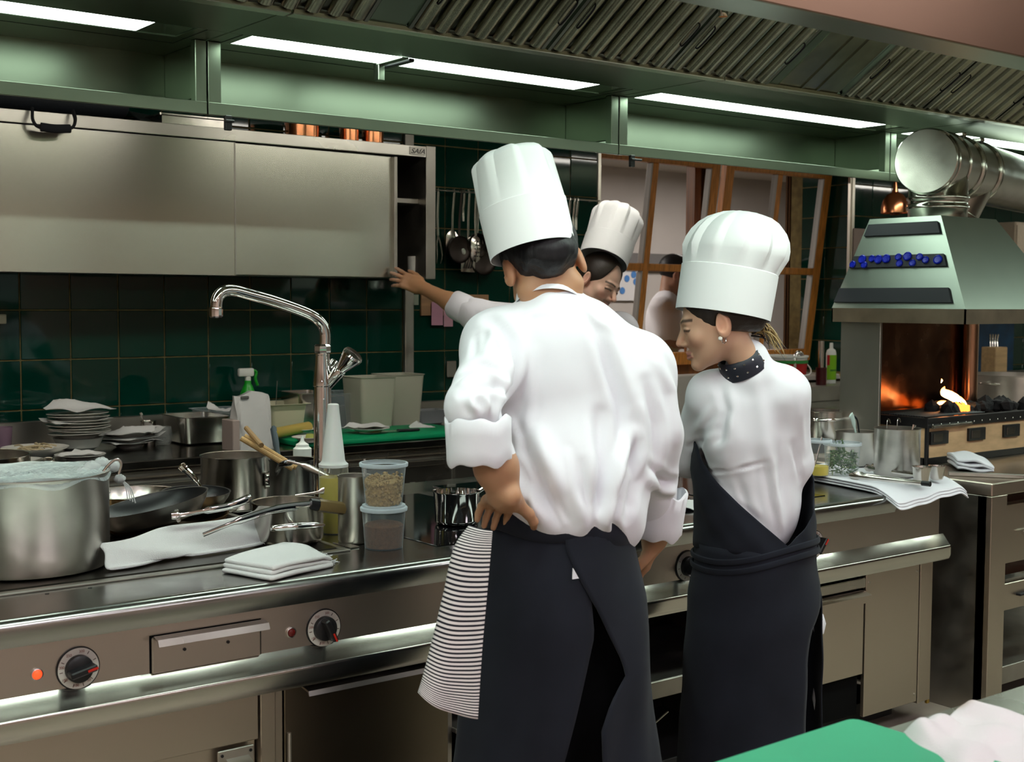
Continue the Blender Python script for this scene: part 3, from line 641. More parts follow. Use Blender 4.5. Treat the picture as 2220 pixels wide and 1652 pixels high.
# ------------------------------------------------------------------ back counter along the tiled wall
BZ, BF = .93, 5.02
bcn = thing('back_counter', 'stainless steel back counter with upstand under the green tiled wall', 'counter', (2.5, 5.4, 0))
def kb(name, m, *boxes, bev=.002):
    b = MB()
    for a, c in boxes: b.box(a, c, bev)
    return b.build(name, m, bcn, world=True)
BTOP = mat('back_counter_steel', (.30, .30, .28), .16, 1, rnoise=((7, 7, 7), .06))
kb('top', BTOP, ((-1, BF, BZ-.035), (7.4, 5.83, BZ)), bev=.004)
kb('upstand', STEEL, ((-1, 5.815, BZ), (5.12, 5.845, 1.038)), bev=.003)
kb('front_lip', STEEL, ((-1, BF+.02, BZ-.075), (7.4, BF+.05, BZ-.045)), bev=.01)
kb('carcass', STEELD, ((-1, BF+.06, .1), (7.4, 5.82, BZ-.035)))
for k in range(12):
    x = -.8+k*.62; kb('drawer', STEEL, ((x, BF+.045, BZ-.26), (x+.6, BF+.06, BZ-.10)), ((x, BF+.03, BZ-.125), (x+.6, BF+.06, BZ-.10)))
kb('sink_ledge', STEELD, ((5.14, 5.52, BZ), (7.47, 5.84, 1.03)), bev=.004)
# strip lamps hung under the ceiling above the aisle behind the hood
AISLE = mat('aisle_tube', (.9, .9, .9), .4, emit=(1.0, .96, .86), estr=17.0)
for x0, x1, lab in ((.4, 2.6, 'strip lamp under the ceiling above the plate counter'), (3.0, 4.7, 'strip lamp under the ceiling above the cook in the aisle'), (5.8, 7.3, 'strip lamp under the ceiling in front of the windows'), (8.75, 10.2, 'strip lamp under the ceiling at the far right end')):
    t = thing('strip_lamp', lab, 'lamp', ((x0+x1)/2, 4.32, 2.62), 0, 'strip lamps above the aisle')
    MB().box((x0, 4.24, 2.62), (x1, 4.40, 2.67), .004).build('housing', WHITEP, t, world=True); MB().box((x0+.03, 4.255, 2.612), (x1-.03, 4.385, 2.62)).build('diffuser', AISLE, t, world=True, smooth=0)
    for x in (x0+.2, x1-.2): MB().tube([(x, 4.32, 2.66), (x, 4.32, 2.9)], .006, 6).build('hanger', STEEL, t, world=True)
# ------------------------------------------------------------------ crockery on the back counter
def on(x, y, z=BZ): return at(x, y, Z=z)
plate_prof = [(0, .004), (.05, .004), (.055, 0), (.062, .0), (.066, .005), (.10, .018), (.125, .022), (.1255, .0245), (.10, .021), (.068, .009), (.05, .0075), (0, .0075)]
plate_me = MB().lathe(plate_prof, 40).mesh('plate', 50); plate_me.materials.append(CERAM)
def plate(loc, label, group=None, s=1.0, tilt=(0, 0)):
    o = obj('plate', plate_me, None, None, tuple(loc), (tilt[0], tilt[1], 0)); o.scale = (s, s, 1); return tag(o, label, 'plate', group)
c0 = np.array((at(170, 960, Y=5.50)[0], 5.50, BZ))
b_ = thing('soup_bowl', 'white bowl at the bottom of the plate stack on the back counter', 'bowl', c0)
MB().lathe([(0, .003), (.05, .003), (.055, 0), (.06, 0), (.062, .006), (.085, .02), (.10, .055), (.105, .06), (.102, .06), (.082, .025), (.055, .010), (0, .009)], 36).build('bowl', CERAM, b_)
nths = ['lowest', 'second lowest', 'third lowest', 'fourth', 'fifth', 'sixth', 'seventh', 'topmost']
NAPK = mat('paper_napkin', (.72, .71, .69), .9, spec=.1)
def napkin(loc, label, w_=.16, d_=.16, seed=0, rot=0, peak=.03, m=None, group='paper napkins on the back counter'):
    r_ = np.random.default_rng(seed); n = 12; ph = r_.uniform(0, 6, 6); P = []
    for i in range(n+1):
        row = []
        for j in range(n+1):
            u, v = i/n-.5, j/n-.5
            z = .004+peak*max(0, .25-abs(u*.8+v*.6-.1))*2*(.5+.5*math.sin(3*v+ph[0]))+.006*math.sin(7*u+ph[1])*math.sin(6*v+ph[2])+.012*(abs(u)+abs(v))**3*math.sin(ph[3]+4*u+3*v)
            row.append((u*w_*math.cos(rot)-v*d_*math.sin(rot), u*w_*math.sin(rot)+v*d_*math.cos(rot), max(z, .001)))
        P.append(row)
    o = MB().grid(P, .0012).build('paper_napkin', m or NAPK, None, loc=tuple(loc)); return tag(o, label, 'napkin', group)
for k in range(8):
    zz = BZ+.058+k*.0118
    plate(c0+np.array((RNG.normal(0, .005), RNG.normal(0, .005), zz-BZ)), nths[k]+' white plate in the stack on the back counter', 'plates stacked on the back counter', 1.02, (RNG.normal(0, .02), RNG.normal(0, .02)))
napkin(c0+np.array((.01, 0, .178)), 'crumpled napkin on top of the plate stack', .22, .2, 3, .4, .09)
napkin(c0+np.array((-.01, -.005, .130)), 'napkin edge sticking out of the middle of the plate stack', .25, .18, 5, .1, .0)
c1 = np.array((at(76, 960, Y=5.36)[0], 5.36, BZ))
b_ = thing('salad_bowl', 'wide shallow white bowl with pasta leftovers left of the plate stack', 'bowl', c1)
MB().lathe([(0, .003), (.055, .003), (.06, 0), (.066, .002), (.085, .02), (.13, .044), (.132, .047), (.08, .026), (.05, .012), (0, .012)], 40).build('bowl', CERAM, b_)
b = MB()
for k in range(26):
    a = RNG.uniform(0, 6.28); r_ = RNG.uniform(0, .07); p = np.array((r_*math.cos(a), r_*math.sin(a), .03+RNG.uniform(0, .02))); d = RNG.normal(0, .018, 3); d[2] *= .3
    b.tube([p-d, p+(0, 0, .006), p+d], .004, 5)
o = b.build('pasta_pieces', mat('pasta_food', (.55, .45, .28), .5), b_); o['kind'] = 'stuff'; lift(o, 'pasta leftovers lying in the wide shallow bowl', 'food')
plate(np.array((at(174, 1000, Y=5.20)[0], 5.20, BZ)), 'small white plate with a napkin in front of the plate stack', None, .8)
napkin(np.array((at(172, 1000, Y=5.20)[0], 5.20, BZ+.02)), 'flat napkin on the small plate in front of the stack', .15, .13, 8, .7, .02)
plate(np.array((at(-12, 985, Y=5.30)[0], 5.30, BZ)), 'white plate cut off by the left edge of the picture', None, .9)
plate(np.array((at(25, 1003, Y=5.14)[0], 5.14, BZ)), 'plate with yellow food scraps at the left end of the back counter', None, 1.0)
b = MB()
for k in range(30):
    a = RNG.uniform(0, 6.28); r_ = RNG.uniform(0, .07); b.lathe([(0, -.006), (.007, -.003), (.008, .002), (0, .007)], 6, (r_*math.cos(a), r_*math.sin(a), .018+RNG.uniform(0, .01)))
o = b.build('food_scraps', mat('yellow_scraps', (.42, .38, .1), .6), None, loc=(at(25, 1003, Y=5.14)[0], 5.14, BZ)); tag(o, 'pile of yellow green food scraps on the left plate', 'food'); o['kind'] = 'stuff'
cup('plastic_tumbler', 'pinkish plastic tumbler at the left end of the back counter', 'tumbler', np.array((at(4, 965, Y=5.62)[0], 5.62, BZ)), shell(.036, .044, .11, .003), thin('pink_plastic', (.32, .2, .28), .55, .2))
c2 = np.array((at(280, 958, Y=5.55)[0], 5.55, BZ))
for k in range(3): plate(c2+np.array((.004*k, .003*k, k*.02)), ('bottom', 'middle', 'top')[k]+' plate of the low stack with napkins beside the tall plate stack', 'low plate stack', .86, (RNG.normal(0, .03), RNG.normal(0, .03)))
for k in range(3): napkin(c2+np.array((.012*k-.01, -.01*k, .022+.02*k)), ('lower', 'middle', 'upper')[k]+' napkin between the plates of the low stack', .24, .2, 20+k, .3*k+.2, .05 if k == 2 else .015)
cup('steel_beaker', 'steel beaker with a spoon between napkins and baking pan', 'beaker', np.array((at(322, 957, Y=5.62)[0], 5.62, BZ)), shell(.03, .034, .1, .002, .002), STEELP)
o = MB().tube(smooth_path([(0, 0, 0), (-.02, .0, .08), (-.036, 0, .13)], 5), [.003]*8+[.006, .008, .006], 8).build('teaspoon', STEELP, None, loc=(at(322, 957, Y=5.62)[0], 5.62, BZ+.012)); tag(o, 'spoon standing in the steel beaker on the back counter', 'spoon')
cup('glass_tumbler', 'clear facetted glass tumbler in front of the baking pan', 'glass', np.array((at(354, 963, Y=5.5)[0], 5.5, BZ)), [(0, 0), (.03, 0), (.038, .02), (.041, .05), (.036, .085), (.034, .085), (.038, .05), (.034, .02), (.027, .008), (0, .008)], thin('tumbler_glass', (.5, .52, .5), .12, .05), 10)
def gn(name, label, c, w_, d_, h_, m=STEELP, rot=0, taper=.9, rim=.014, cat='pan', t_=.003, group=None):
    """gastronorm style open box with rounded corners and a flat rim"""
    def rr(w, d, r, n=5):
        out = []
        for sx, sy, a0 in ((1, 1, 0), (-1, 1, PI/2), (-1, -1, PI), (1, -1, 1.5*PI)):
            for k in range(n):
                a = a0+PI/2*k/(n-1); out.append((sx*(w/2-r)+r*math.cos(a), sy*(d/2-r)+r*math.sin(a)))
        return out
    rings = [(w_*taper-.03, d_*taper-.03, .01, 0.0), (w_*taper, d_*taper, .02, .008), (w_, d_, .02, h_-.004), (w_+rim*2, d_+rim*2, .025, h_), (w_+rim*2, d_+rim*2, .025, h_-.006 if False else h_+.002), (w_-t_*2, d_-t_*2, .019, h_+.0005), (w_*taper-t_*2, d_*taper-t_*2, .018, .01), (w_*taper-.035, d_*taper-.035, .008, .004)]
    P = [[(x, y, z) for x, y in rr(w, d, r)] for w, d, r, z in rings]
    b = MB(); b.grid(P, wrap=True); n = len(P[0]); b.add(P[0], [tuple(range(n))[::-1]]); b.add(P[-1], [tuple(range(n))])
    t = thing(name, label, cat, c, rot, group); b.build('shell', m, t, smooth=40); return t
gn('baking_pan', 'rectangular steel pan on the back counter between glass and paper bag', np.array((at(425, 950, Y=5.55)[0], 5.55, BZ)), .22, .27, .125)
gn('clear_box', 'clear plastic box behind the steel pan beside the paper bag', np.array((at(478, 930, Y=5.66)[0], 5.66, BZ)), .19, .24, .135, DELI)
napkin(np.array((at(478, 930, Y=5.64)[0], 5.64, BZ+.13)), 'grey napkin sticking up from the clear box', .12, .1, 31, .9, .12)
# paper bag
bgp = thing('paper_bag', 'white paper carrier bag with punched handle standing on the back counter', 'bag', np.array((at(545, 990, Y=5.16)[0], 5.16, BZ)))
zt = at(545, 852, Y=5.16)[2]-BZ; n = 14
P = []
for k in range(n+1):
    u = k/n; wv = .088*(1-.06*u); dv = .055*(1-.75*u**1.5)
    ring = []
    for j in range(28):
        a = 2*PI*j/28; ca, sa = math.cos(a), math.sin(a); f = .35
        x = wv*np.sign(ca)*abs(ca)**f; y = dv*np.sign(sa)*abs(sa)**f
        ring.append((x+.004*math.sin(9*u+j), y+.004*math.sin(7*u+2*j), u*zt+(.012*math.sin(x*40+1) if k == n else 0)))
    P.append(ring)
b = MB(); b.grid(P, wrap=True); b.add(P[0], [tuple(range(28))[::-1]]); b.build('bag_body', mat('bag_paper', (.66, .65, .63), .8, spec=.2), bgp)
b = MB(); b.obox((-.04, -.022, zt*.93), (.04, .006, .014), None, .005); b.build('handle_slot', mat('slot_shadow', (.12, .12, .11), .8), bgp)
b = MB(); b.box((-.115, -.06, 0), (-.082, .05, zt*.55), .003); b.build('side_flap', mat('bag_inner_paper', (.45, .36, .32), .85), bgp)
# spray bottle
sb = thing('spray_bottle', 'green spray bottle with white trigger head behind the paper bag', 'bottle', np.array((at(538, 930, Y=5.72)[0], 5.72, BZ)))
GREENB = mat('green_bottle_plastic', (.01, .36, .02), .3); z2 = at(540, 798, Y=5.72)[2]-BZ
MB().lathe([(0, 0), (.04, 0), (.042, .01), (.042, z2-.15), (.036, z2-.12), (.022, z2-.085), (.016, z2-.075), (.016, z2-.06), (0, z2-.06)], 24).build('bottle', GREENB, sb)
b = MB(); b.box((-.012, -.012, z2-.07), (.012, .012, z2-.04), .004); b.box((-.05, -.013, z2-.04), (.03, .013, z2), .008, 2); b.build('head', WHITEP, sb)
b = MB(); b.tube(smooth_path([(.02, 0, z2-.008), (.045, 0, z2-.02), (.04, 0, z2-.05), (.052, 0, z2-.085)], 4), .007, 8); b.build('trigger', GREENB, sb)
tb = gn('white_tub', 'cream plastic tub with a wire whisk handle behind the paper bag', np.array((at(605, 945, Y=5.62)[0], 5.62, BZ)), .19, .22, .155, mat('cream_tub_plastic', (.62, .58, .4), .4), 0, .86, .02, 'tub')
o = MB().tube([(0, 0, 0), (.008, 0, .12)], .0018, 6).build('skewer', STEEL, None, loc=tuple(at(598, 880, Y=5.62))); tag(o, 'thin steel skewer standing in the cream tub', 'skewer')
gn('steel_insert', 'deep steel food insert behind the faucet', np.array((at(662, 945, Y=5.66)[0], 5.66, BZ)), .17, .22, .20)
gn('clear_food_box', 'clear shallow food box right of the faucet', np.array((at(735, 900, Y=5.66)[0], 5.68, BZ)), .2, .2, .19, DELI)
for i, (xa, xb, lab) in enumerate(((745, 845, 'left tall translucent storage box on the back counter'), (846, 905, 'right tall translucent storage box on the back counter'))):
    X0, X1 = at(xa, 900, Y=5.58)[0], at(xb, 900, Y=5.58)[0]
    if i: X0 = at(838, 900, Y=5.66)[0]-.02; X1 = X0+.19
    gn('storage_box', lab, np.array(((X0+X1)/2, 5.56+.11*i, BZ)), .205, .2, .27, thin('milky_box', (.60, .58, .46), .62, .35), 0, .84, .006, 'box', group='tall storage boxes')
# green chopping board with plates
gb = on(905, 950, BZ)
cbd = thing('chopping_board', 'green chopping board with plates on the back counter', 'chopping board', np.array((3.30, 5.27, BZ)))
pts = [on(612, 988)[:2], on(928, 952)[:2], on(905, 928)[:2], on(640, 945)[:2]]
x0_, x1_ = 2.72, 3.68
MB().box((x0_, 5.06, BZ+.001), (x1_, 5.50, BZ+.024), .006, 2).build('slab', CHOPG, cbd, world=True)
def onb(x, y): return at(x, y, Z=BZ+.026)
p = onb(650, 940); plate(p, 'small plate with cheese on the chopping board behind the faucet', None, .62)
p2 = onb(668, 958); plate(p2, 'small plate with a green lime piece near the faucet', None, .58)
o = MB().obox((0, 0, .03), (.05, .045, .03), Euler((.2, .1, .5)).to_matrix(), .008, 2).build('lime_piece', mat('lime_flesh', (.45, .5, .12), .5), None, loc=tuple(p2+(.02, 0, -.012))); tag(o, 'piece of lime on the small plate', 'fruit')
b = MB()
for k in range(14): b.obox(RNG.normal(0, .02, 3)*[1, 1, .2]+[0, 0, .022], (.022, .014, .01), Euler(RNG.uniform(0, 3, 3)).to_matrix(), .003)
o = b.build('cheese_shavings', mat('cheese', (.62, .58, .42), .6), None, loc=tuple(p)); tag(o, 'white cheese shavings on the small plate', 'food'); o['kind'] = 'stuff'
o = MB().tube([at(592, 940, Z=BZ+.055), at(668, 925, Z=BZ+.055)], [.024, .024], 20).build('film_roll', mat('yellow_roll', (.58, .42, .10), .5), None); tag(o, 'yellow cardboard roll lying on the chopping board', 'roll')
p3 = onb(800, 938); plate(p3, 'plate with sauce under a napkin on the chopping board', None, .78)
napkin(p3+(0, .03, .024), 'white napkin folded over the sauce plate', .2, .12, 41, .2, .05)
o = MB().lathe([(0, .008), (.045, .009), (.04, .012), (0, .012)], 20).build('brown_sauce', mat('brown_sauce', (.22, .1, .02), .3), None, loc=tuple(p3+(0, -.03, -.001))); tag(o, 'brown sauce on the napkin plate', 'food')
kn = thing('kitchen_knife', 'knife with grey handle lying at the right end of the chopping board', 'knife', onb(885, 935)); MB().obox((0, 0, .006), (.12, .022, .012), Euler((0, 0, -.1)).to_matrix(), .004).build('handle', DARKM, kn); MB().obox((-.13, .012, .006), (.15, .03, .002), Euler((0, 0, -.1)).to_matrix()).build('blade', STEELP, kn)
napkin(np.array((at(940, 935, Y=5.30)[0], 5.30, BZ+.004)), 'crumpled napkin at the right end of the back counter', .2, .14, 51, .1, .1)
gn('small_box', 'small clear food box with a label beside the crumpled napkin', np.array((at(930, 900, Y=5.66)[0], 5.68, BZ)), .18, .12, .075, thin('grey_box', (.35, .36, .38), .5, .3), 0, .9, .004)
# ------------------------------------------------------------------ faucet
IZ = .9
fc = np.array((1.909, 3.425, IZ)); FY = 3.425
ft = thing('mixer_tap', 'tall chrome mixer tap with swan spout standing on the island', 'tap', fc)
def fp(x, y, Y=FY): return at(x, y, Y=Y)-fc
zc = lambda y: fp(700, y)[2]
r0 = .0265
MB().lathe([(0, 0), (.036, 0), (.036, .012), (r0, .02), (r0, zc(838)), (r0+.002, zc(836)), (r0+.002, zc(830)), (r0+.001, zc(826)), (.021, zc(772)), (.0215, zc(770)), (.0215, zc(766)), (0, zc(766))], 32).build('column', CHROME, ft)
MB().lathe([(0, 0), (.024, 0), (.0255, .004), (.0255, zc(746)-zc(766)-.006), (.02, zc(746)-zc(766)), (0, zc(746)-zc(766))], 8, (0, 0, zc(766))).build('nut', CHROME, ft, smooth=20)
sp_ = [fp(704, 748), fp(704, 722), fp(696, 700), fp(668, 680), fp(600, 655), fp(540, 638), fp(508, 630), fp(485, 632), fp(471, 648), fp(468, 675)]
sp_ = [np.array((p[0], 0, p[2])) for p in sp_]
MB().tube(smooth_path(sp_, 7), .0165, 18).build('spout', CHROME, ft)
e = sp_[-1]; MB().lathe([(0, .012), (.0185, .012), (.0195, .006), (.0195, -.014), (.017, -.018), (.012, -.018), (.011, -.01), (0, -.01)], 12, tuple(e)).build('aerator', CHROME, ft, smooth=25)
a_ = fp(712, 832, FY-.01); b1 = fp(742, 797, FY-.05); d = b1-a_; d /= np.linalg.norm(d)
MB().lathe([(.017, -.01), (.0185, .03), (.02, .055), (.018, .06), (0, .06)], 20, tuple(a_), d).build('valve', CHROME, ft)
k0 = a_+d*.06
MB().lathe([(0, 0), (.016, 0), (.02, .012), (.032, .05), (.0335, .06), (.03, .066), (0, .068)], 14, tuple(k0), d).build('knob', CHROME, ft, smooth=30)
MB().lathe([(.012, 0), (.016, .03), (0, .034)], 16, tuple(fp(714, 800, FY+.01)), (.75, .3, .6)).build('valve', CHROME, ft)

# ------------------------------------------------------------------ pots and pans
def hollow(r0, r1, h, t=.003, bulge=.01, lip=.003):
    return [(0, 0), (r0-bulge, 0), (r0-.003, bulge*.3), (r0, bulge), (r1, h-.003), (r1+lip, h), (r1+lip, h+.003), (r1-t, h+.002), (r0-t, bulge+.003), (r0-bulge-t, .004), (0, .004)]
def rivet_plate(b, c, nrm, w_, h_):
    pass
# big stock pot, left
pr = .195; PC = np.array((at(63, 1200, Y=3.30)[0], 3.30, IZ+.009)); ph = .235
sp1 = thing('stock_pot', 'big steel stock pot covered with cling film at the left end of the island', 'pot', PC)
MB().lathe(hollow(pr, pr, ph, .004, .014, .003), 64).build('body', STEELS, sp1, smooth=50)
P = []
for i in range(19):
    row = []
    for j in range(64):
        a = 2*PI*j/64; r_ = (pr+.006)*i/18
        z = ph+.006-.006*(1-(i/18)**2)+.0022*math.sin(9*a+i)+.0025*math.sin(5*r_*60+3*a)
        if i == 18: z -= .018+.006*math.sin(7*a); r_ = pr+.005
        row.append((r_*math.cos(a), r_*math.sin(a), z))
    P.append(row)
MB().grid(P, wrap=True).build('cling_film', CLING, sp1, smooth=60)
for a, nm in ((PI*1.18, 0), (PI*.15, 1)):
    c = np.array((math.cos(a), math.sin(a), 0)); s_ = np.array((-c[1], c[0], 0)); h0 = ph*.63
    MB().tube(smooth_path([c*pr+s_*.045+(0, 0, h0), c*(pr+.045)+s_*.04+(0, 0, h0+.012), c*(pr+.05)+(0, 0, h0+.014), c*(pr+.045)-s_*.04+(0, 0, h0+.012), c*pr-s_*.045+(0, 0, h0)], 5), .006, 8).build('handle', STEELP, sp1)
# knotted film and ladle hook at the right rim
kc = np.array((pr*.93, -.02, ph)); b = MB()
for (dx, dy, dz, r_) in ((-.03, -.01, .004, .022), (.0, .0, .012, .02), (.03, .0, .004, .019), (.045, -.005, -.03, .014), (-.055, -.02, -.004, .018)):
    P = [[(r_*math.sin(v)*math.cos(u)*(1+.25*math.sin(5*u+3*v)), r_*math.sin(v)*math.sin(u)*(1+.2*math.sin(4*u)), r_*.8*math.cos(v)*(1+.15*math.sin(6*u))) for u in np.linspace(0, 2*PI, 20, endpoint=False)] for v in np.linspace(.02, PI-.02, 10)]
    b.grid(np.array(P)+kc+(dx, dy, dz), wrap=True)
for k in range(4): b.tube(smooth_path([kc+(.045, -.004, -.03), kc+(.06+.004*k, -.006, -.055), kc+(.064+.007*k, -.008, -.085-.004*k)], 4), .0018, 5)
b.build('film_knot', thin('film_knot_plastic', (.66, .68, .67), .62, .25), sp1)
lh = thing('ladle', 'ladle handle with hooked end sticking out of the film on the stock pot', 'ladle', PC+(pr*.9, 0, ph+.004))
q = [at(214, 1035, Y=3.2), at(232, 1012, Y=3.2), at(246, 999, Y=3.2), at(257, 997, Y=3.2), at(263, 1008, Y=3.2), at(258, 1028, Y=3.2)]
MB().tube(smooth_path([p-wloc(lh) for p in q], 5), .0036, 8, sx=.6).build('hook', STEELP, lh)
# second pot behind the stock pot
p = at(20, 1012, Y=3.62); r_ = .15
sp2 = thing('casserole', 'lower steel casserole behind the big stock pot at the left edge', 'pot', (p[0]-.05, 3.78, IZ+.009)); hh = at(30, 1004, Y=3.62)[2]-IZ
MB().lathe(hollow(r_, r_, hh, .004, .012), 48).build('body', STEELP, sp2, smooth=50)
MB().tube(smooth_path([(r_*.8, -.1, hh*.82), (r_+.05, -.06, hh*.9), (r_+.05, .0, hh*.9), (r_*.98, .03, hh*.82)], 5), .005, 8).build('handle', STEELP, sp2)
# frying pans: tilted stack
def pan(name, label, c, r_, h_, hdir, hlen, tilt=(0, 0), m_in=NONSTICK, m_out=STEELS, hm=CHROME, loop=True, hz=.012, rise=.35, wide=.012, cat='pan', slope=.82):
    t = thing(name, label, cat, c); t.rotation_euler = (tilt[0], tilt[1], 0)
    b = MB(); b.lathe([(0, 0), (r_*slope-.008, 0), (r_*slope, .006), (r_*.96, h_*.7), (r_, h_), (r_+.002, h_+.002)], 48); b.build('body', m_out, t, smooth=50)
    b = MB(); b.lathe([(r_+.002, h_+.002), (r_-.003, h_+.001), (r_*.95, h_*.7), (r_*slope-.004, .008), (r_*slope-.012, .004), (0, .004)], 48); b.build('inside', m_in, t, smooth=50)
    if not hlen: return t
    c_ = np.array((math.cos(hdir), math.sin(hdir), 0)); s_ = np.array((-c_[1], c_[0], 0)); z0 = h_-.016
    pts = [c_*(r_*.985)+(0, 0, z0), c_*(r_+.03)+(0, 0, z0+hz), c_*(r_+hlen*.4)+(0, 0, z0+hz+hlen*.4*rise*.9), c_*(r_+hlen*.75)+(0, 0, z0+hz+hlen*.75*rise), c_*(r_+hlen)+(0, 0, z0+hz+hlen*rise*.95)]
    MB().tube(smooth_path(pts, 6), [.008]*4+[.0075]*4+[wide*.85]*8+[wide]*7+[wide*.75, wide*.5], 12, sx=.5, up=s_).build('handle', hm, t)
    b = MB(); R = np.stack([c_, s_, (0, 0, 1)], 1); b.obox(c_*(r_*.985)+(0, 0, h_*.62), (.006, .06, h_*.55), R, .003); b.build('bracket', hm, t)
    b = MB()
    for s in (-1, 1): b.lathe([(0, -.002), (.005, -.002), (.004, .004), (0, .005)], 10, tuple(c_*(r_+.003)+s_*.022*s+(0, 0, h_*.66)), c_)
    b.build('rivets', CHROME, t); return t
# island pans between stock pot and towel
CPAN = pan('frying_pan', 'thin black carbon pan with taped handle lowest under the other pans on the hot plate', at(400, 1158, Z=IZ+.012)+(-.02, .1, 0), .185, .042, -.10, 0, (0, -.02), CARBON, mat('browned_steel', (.30, .14, .05), .34, 1, noise=((25, 25, 25), .5)), mat('dark_steel_handle', (.16, .15, .13), .35, 1), rise=.25)
BPAN = pan('frying_pan', 'black frying pan with steel outside lying tilted on the pan stack', np.array((*at(338, 1120, Y=3.38)[:2], IZ+.078)), .152, .05, -.22, 0, (-.07, -.19), rise=.12)
pan('frying_pan', 'steel frying pan with bright inside behind the tilted black pan', np.array((*at(292, 1080, Y=3.72)[:2], IZ+.03)), .14, .075, 2.4, 0, (0, 0), STEELP, STEELP, rise=.3)
SPAN = pan('frying_pan', 'small black frying pan with upright chrome handle left of the saucepan', np.array((*at(425, 1070, Y=3.64)[:2], IZ+.065)), .10, .04, 2.62, 0, (.05, 0), NONSTICK, STEELS, rise=1.1, wide=.016)
# saucepan with long handle standing on the pans
sc_c = np.array((*at(512, 1080, Y=3.86)[:2], IZ+.004)); zr = at(512, 990, Y=3.83)[2]; sh = zr-sc_c[2]
sc_r = .112
t = thing('saucepan', 'steel saucepan with black lever handle in front of the paper bag', 'saucepan', sc_c)
MB().lathe(hollow(sc_r, sc_r, sh, .003, .012), 56).build('body', STEELP, t, smooth=50)
hd = np.array((.62, -.78, 0)); hd /= np.linalg.norm(hd); s_ = np.array((-hd[1], hd[0], 0)); R = np.stack([hd, s_, (0, 0, 1)], 1)
MB().obox(hd*(sc_r+.002)+(0, 0, sh*.55), (.004, .058, .05), R, .002).build('bracket', STEELP, t)
for s in (-1, 1): MB().lathe([(0, 0), (.003, 0), (0, .002)], 8, tuple(hd*(sc_r+.004)+s_*.022*s+(0, 0, sh*.55+.018)), hd).build('rivet', BLACK, t)
MB().lathe([(0, 0), (.021, 0), (.021, .006), (.012, .016), (0, .016)], 20, tuple(hd*(sc_r+.004)+(0, 0, sh*.55)), hd).build('ferrule', CHROME, t)
g0 = hd*(sc_r+.018)+(0, 0, sh*.55); g1 = at(610, 1008, Y=3.50)-sc_c; g2 = at(640, 1001, Y=3.46)-sc_c
MB().tube(smooth_path([g0, g0+(g1-g0)*.3+(0, 0, .004), g1, g2], 6), [.009]*6+[.0095]*6+[.010]*5+[.006, .004], 12, sx=.75).build('handle', mat('dark_chrome', (.10, .10, .11), .18, 1), t)
# saute pan in front of the faucet
sa_c = at(612, 1186, Z=IZ+.01)+(.06, .078, 0); sa_r = .1; sa_h = .108
t = thing('saute_pan', 'round steel saute pan in front of the mixer tap', 'pan', sa_c)
MB().lathe(hollow(sa_r*.97, sa_r, sa_h, .003, .012), 56).build('body', STEELP, t, smooth=50)
MB().tube(smooth_path([np.array((sa_r*-.35, -sa_r*.95, .06)), at(590, 1146, Y=3.10)-sa_c, at(640, 1141, Y=3.07)-sa_c, at(704, 1138, Y=3.07)-sa_c], 6), [.008]*12+[.0085]*5+[.006, .003], 12, sx=.6).build('handle', CHROME, t)
# long flat handle of the lowest pan wrapped in tape
def rel(o, *pts): w0 = wloc(o); return [p-w0 for p in pts]
def loc_in(o, pts):
    M_ = (Matrix.Translation(o.location) @ o.rotation_euler.to_matrix().to_4x4()).inverted(); return np.array([tuple(M_ @ Vector(tuple(p))) for p in pts])
tp = smooth_path([at(440, 1062, Y=3.56), at(424, 1040, Y=3.60), at(404, 1020, Y=3.62), at(391, 1007, Y=3.63)], 6)
MB().tube(loc_in(SPAN, tp), [.007]*5+[.012]*8+[.016]*5+[.008], 12, sx=.5).build('handle', CHROME, SPAN)
tp = smooth_path([at(440, 1160, Y=3.12), at(520, 1128, Y=3.12), at(600, 1104, Y=3.13), at(680, 1094, Y=3.13)], 6)
MB().tube(loc_in(CPAN, tp), [.006]*6+[.010]*6+[.012]*7, 10, sx=.45).build('handle', CHROME, CPAN)
q0, q1 = loc_in(CPAN, [at(672, 1093, Y=3.13), at(756, 1104, Y=3.13)])
MB().tube([q0, q1], .0165, 8, sx=.7).build('grip', BLACK, CPAN)
MB().tube([q0+(q1-q0)*.22, q0+(q1-q0)*.9], .0178, 8, sx=.72).build('tape', mat('brown_tape', (.19, .13, .05), .35, bump=((60, 60, 60), .5, .002)), CPAN)
tp = smooth_path([at(372, 1118, Y=3.17), at(395, 1116, Y=3.16), at(450, 1106, Y=3.15), at(500, 1096, Y=3.15), at(545, 1078, Y=3.15)], 6)
MB().tube(loc_in(BPAN, tp), [.010]*5+[.006]*7+[.010]*7+[.012]*5+[.006], 10, sx=.45).build('handle', CHROME, BPAN)
c_ = loc_in(BPAN, [at(385, 1118, Y=3.175)])[0]; MB().obox(c_, (.012, .006, .034), None, .003).build('bracket', STEELS, BPAN)
# sauce spoon and palette knife resting on the pans
t = thing('palette_knife', 'palette knife blade sticking out above the saute pan', 'knife', at(690, 1065, Y=3.3))
MB().tube(smooth_path(rel(t, at(640, 1075, Y=3.32), at(690, 1067, Y=3.3), at(725, 1053, Y=3.28), at(738, 1046, Y=3.27)), 5), [.004]*6+[.009]*6+[.006, .004, .002, .001], 8, sx=.25).build('blade', STEELP, t)
t = thing('turner', 'steel turner lying across the squeeze bottle and the container behind the saute pan', 'turner', at(660, 1010, Y=3.4))
MB().tube(smooth_path(rel(t, at(622, 1000, Y=3.42), at(660, 1010, Y=3.40), at(715, 1035, Y=3.34), at(748, 1048, Y=3.30)), 5), [.004]*5+[.011]*8+[.009, .006, .003], 8, sx=.22).build('blade', STEELP, t)
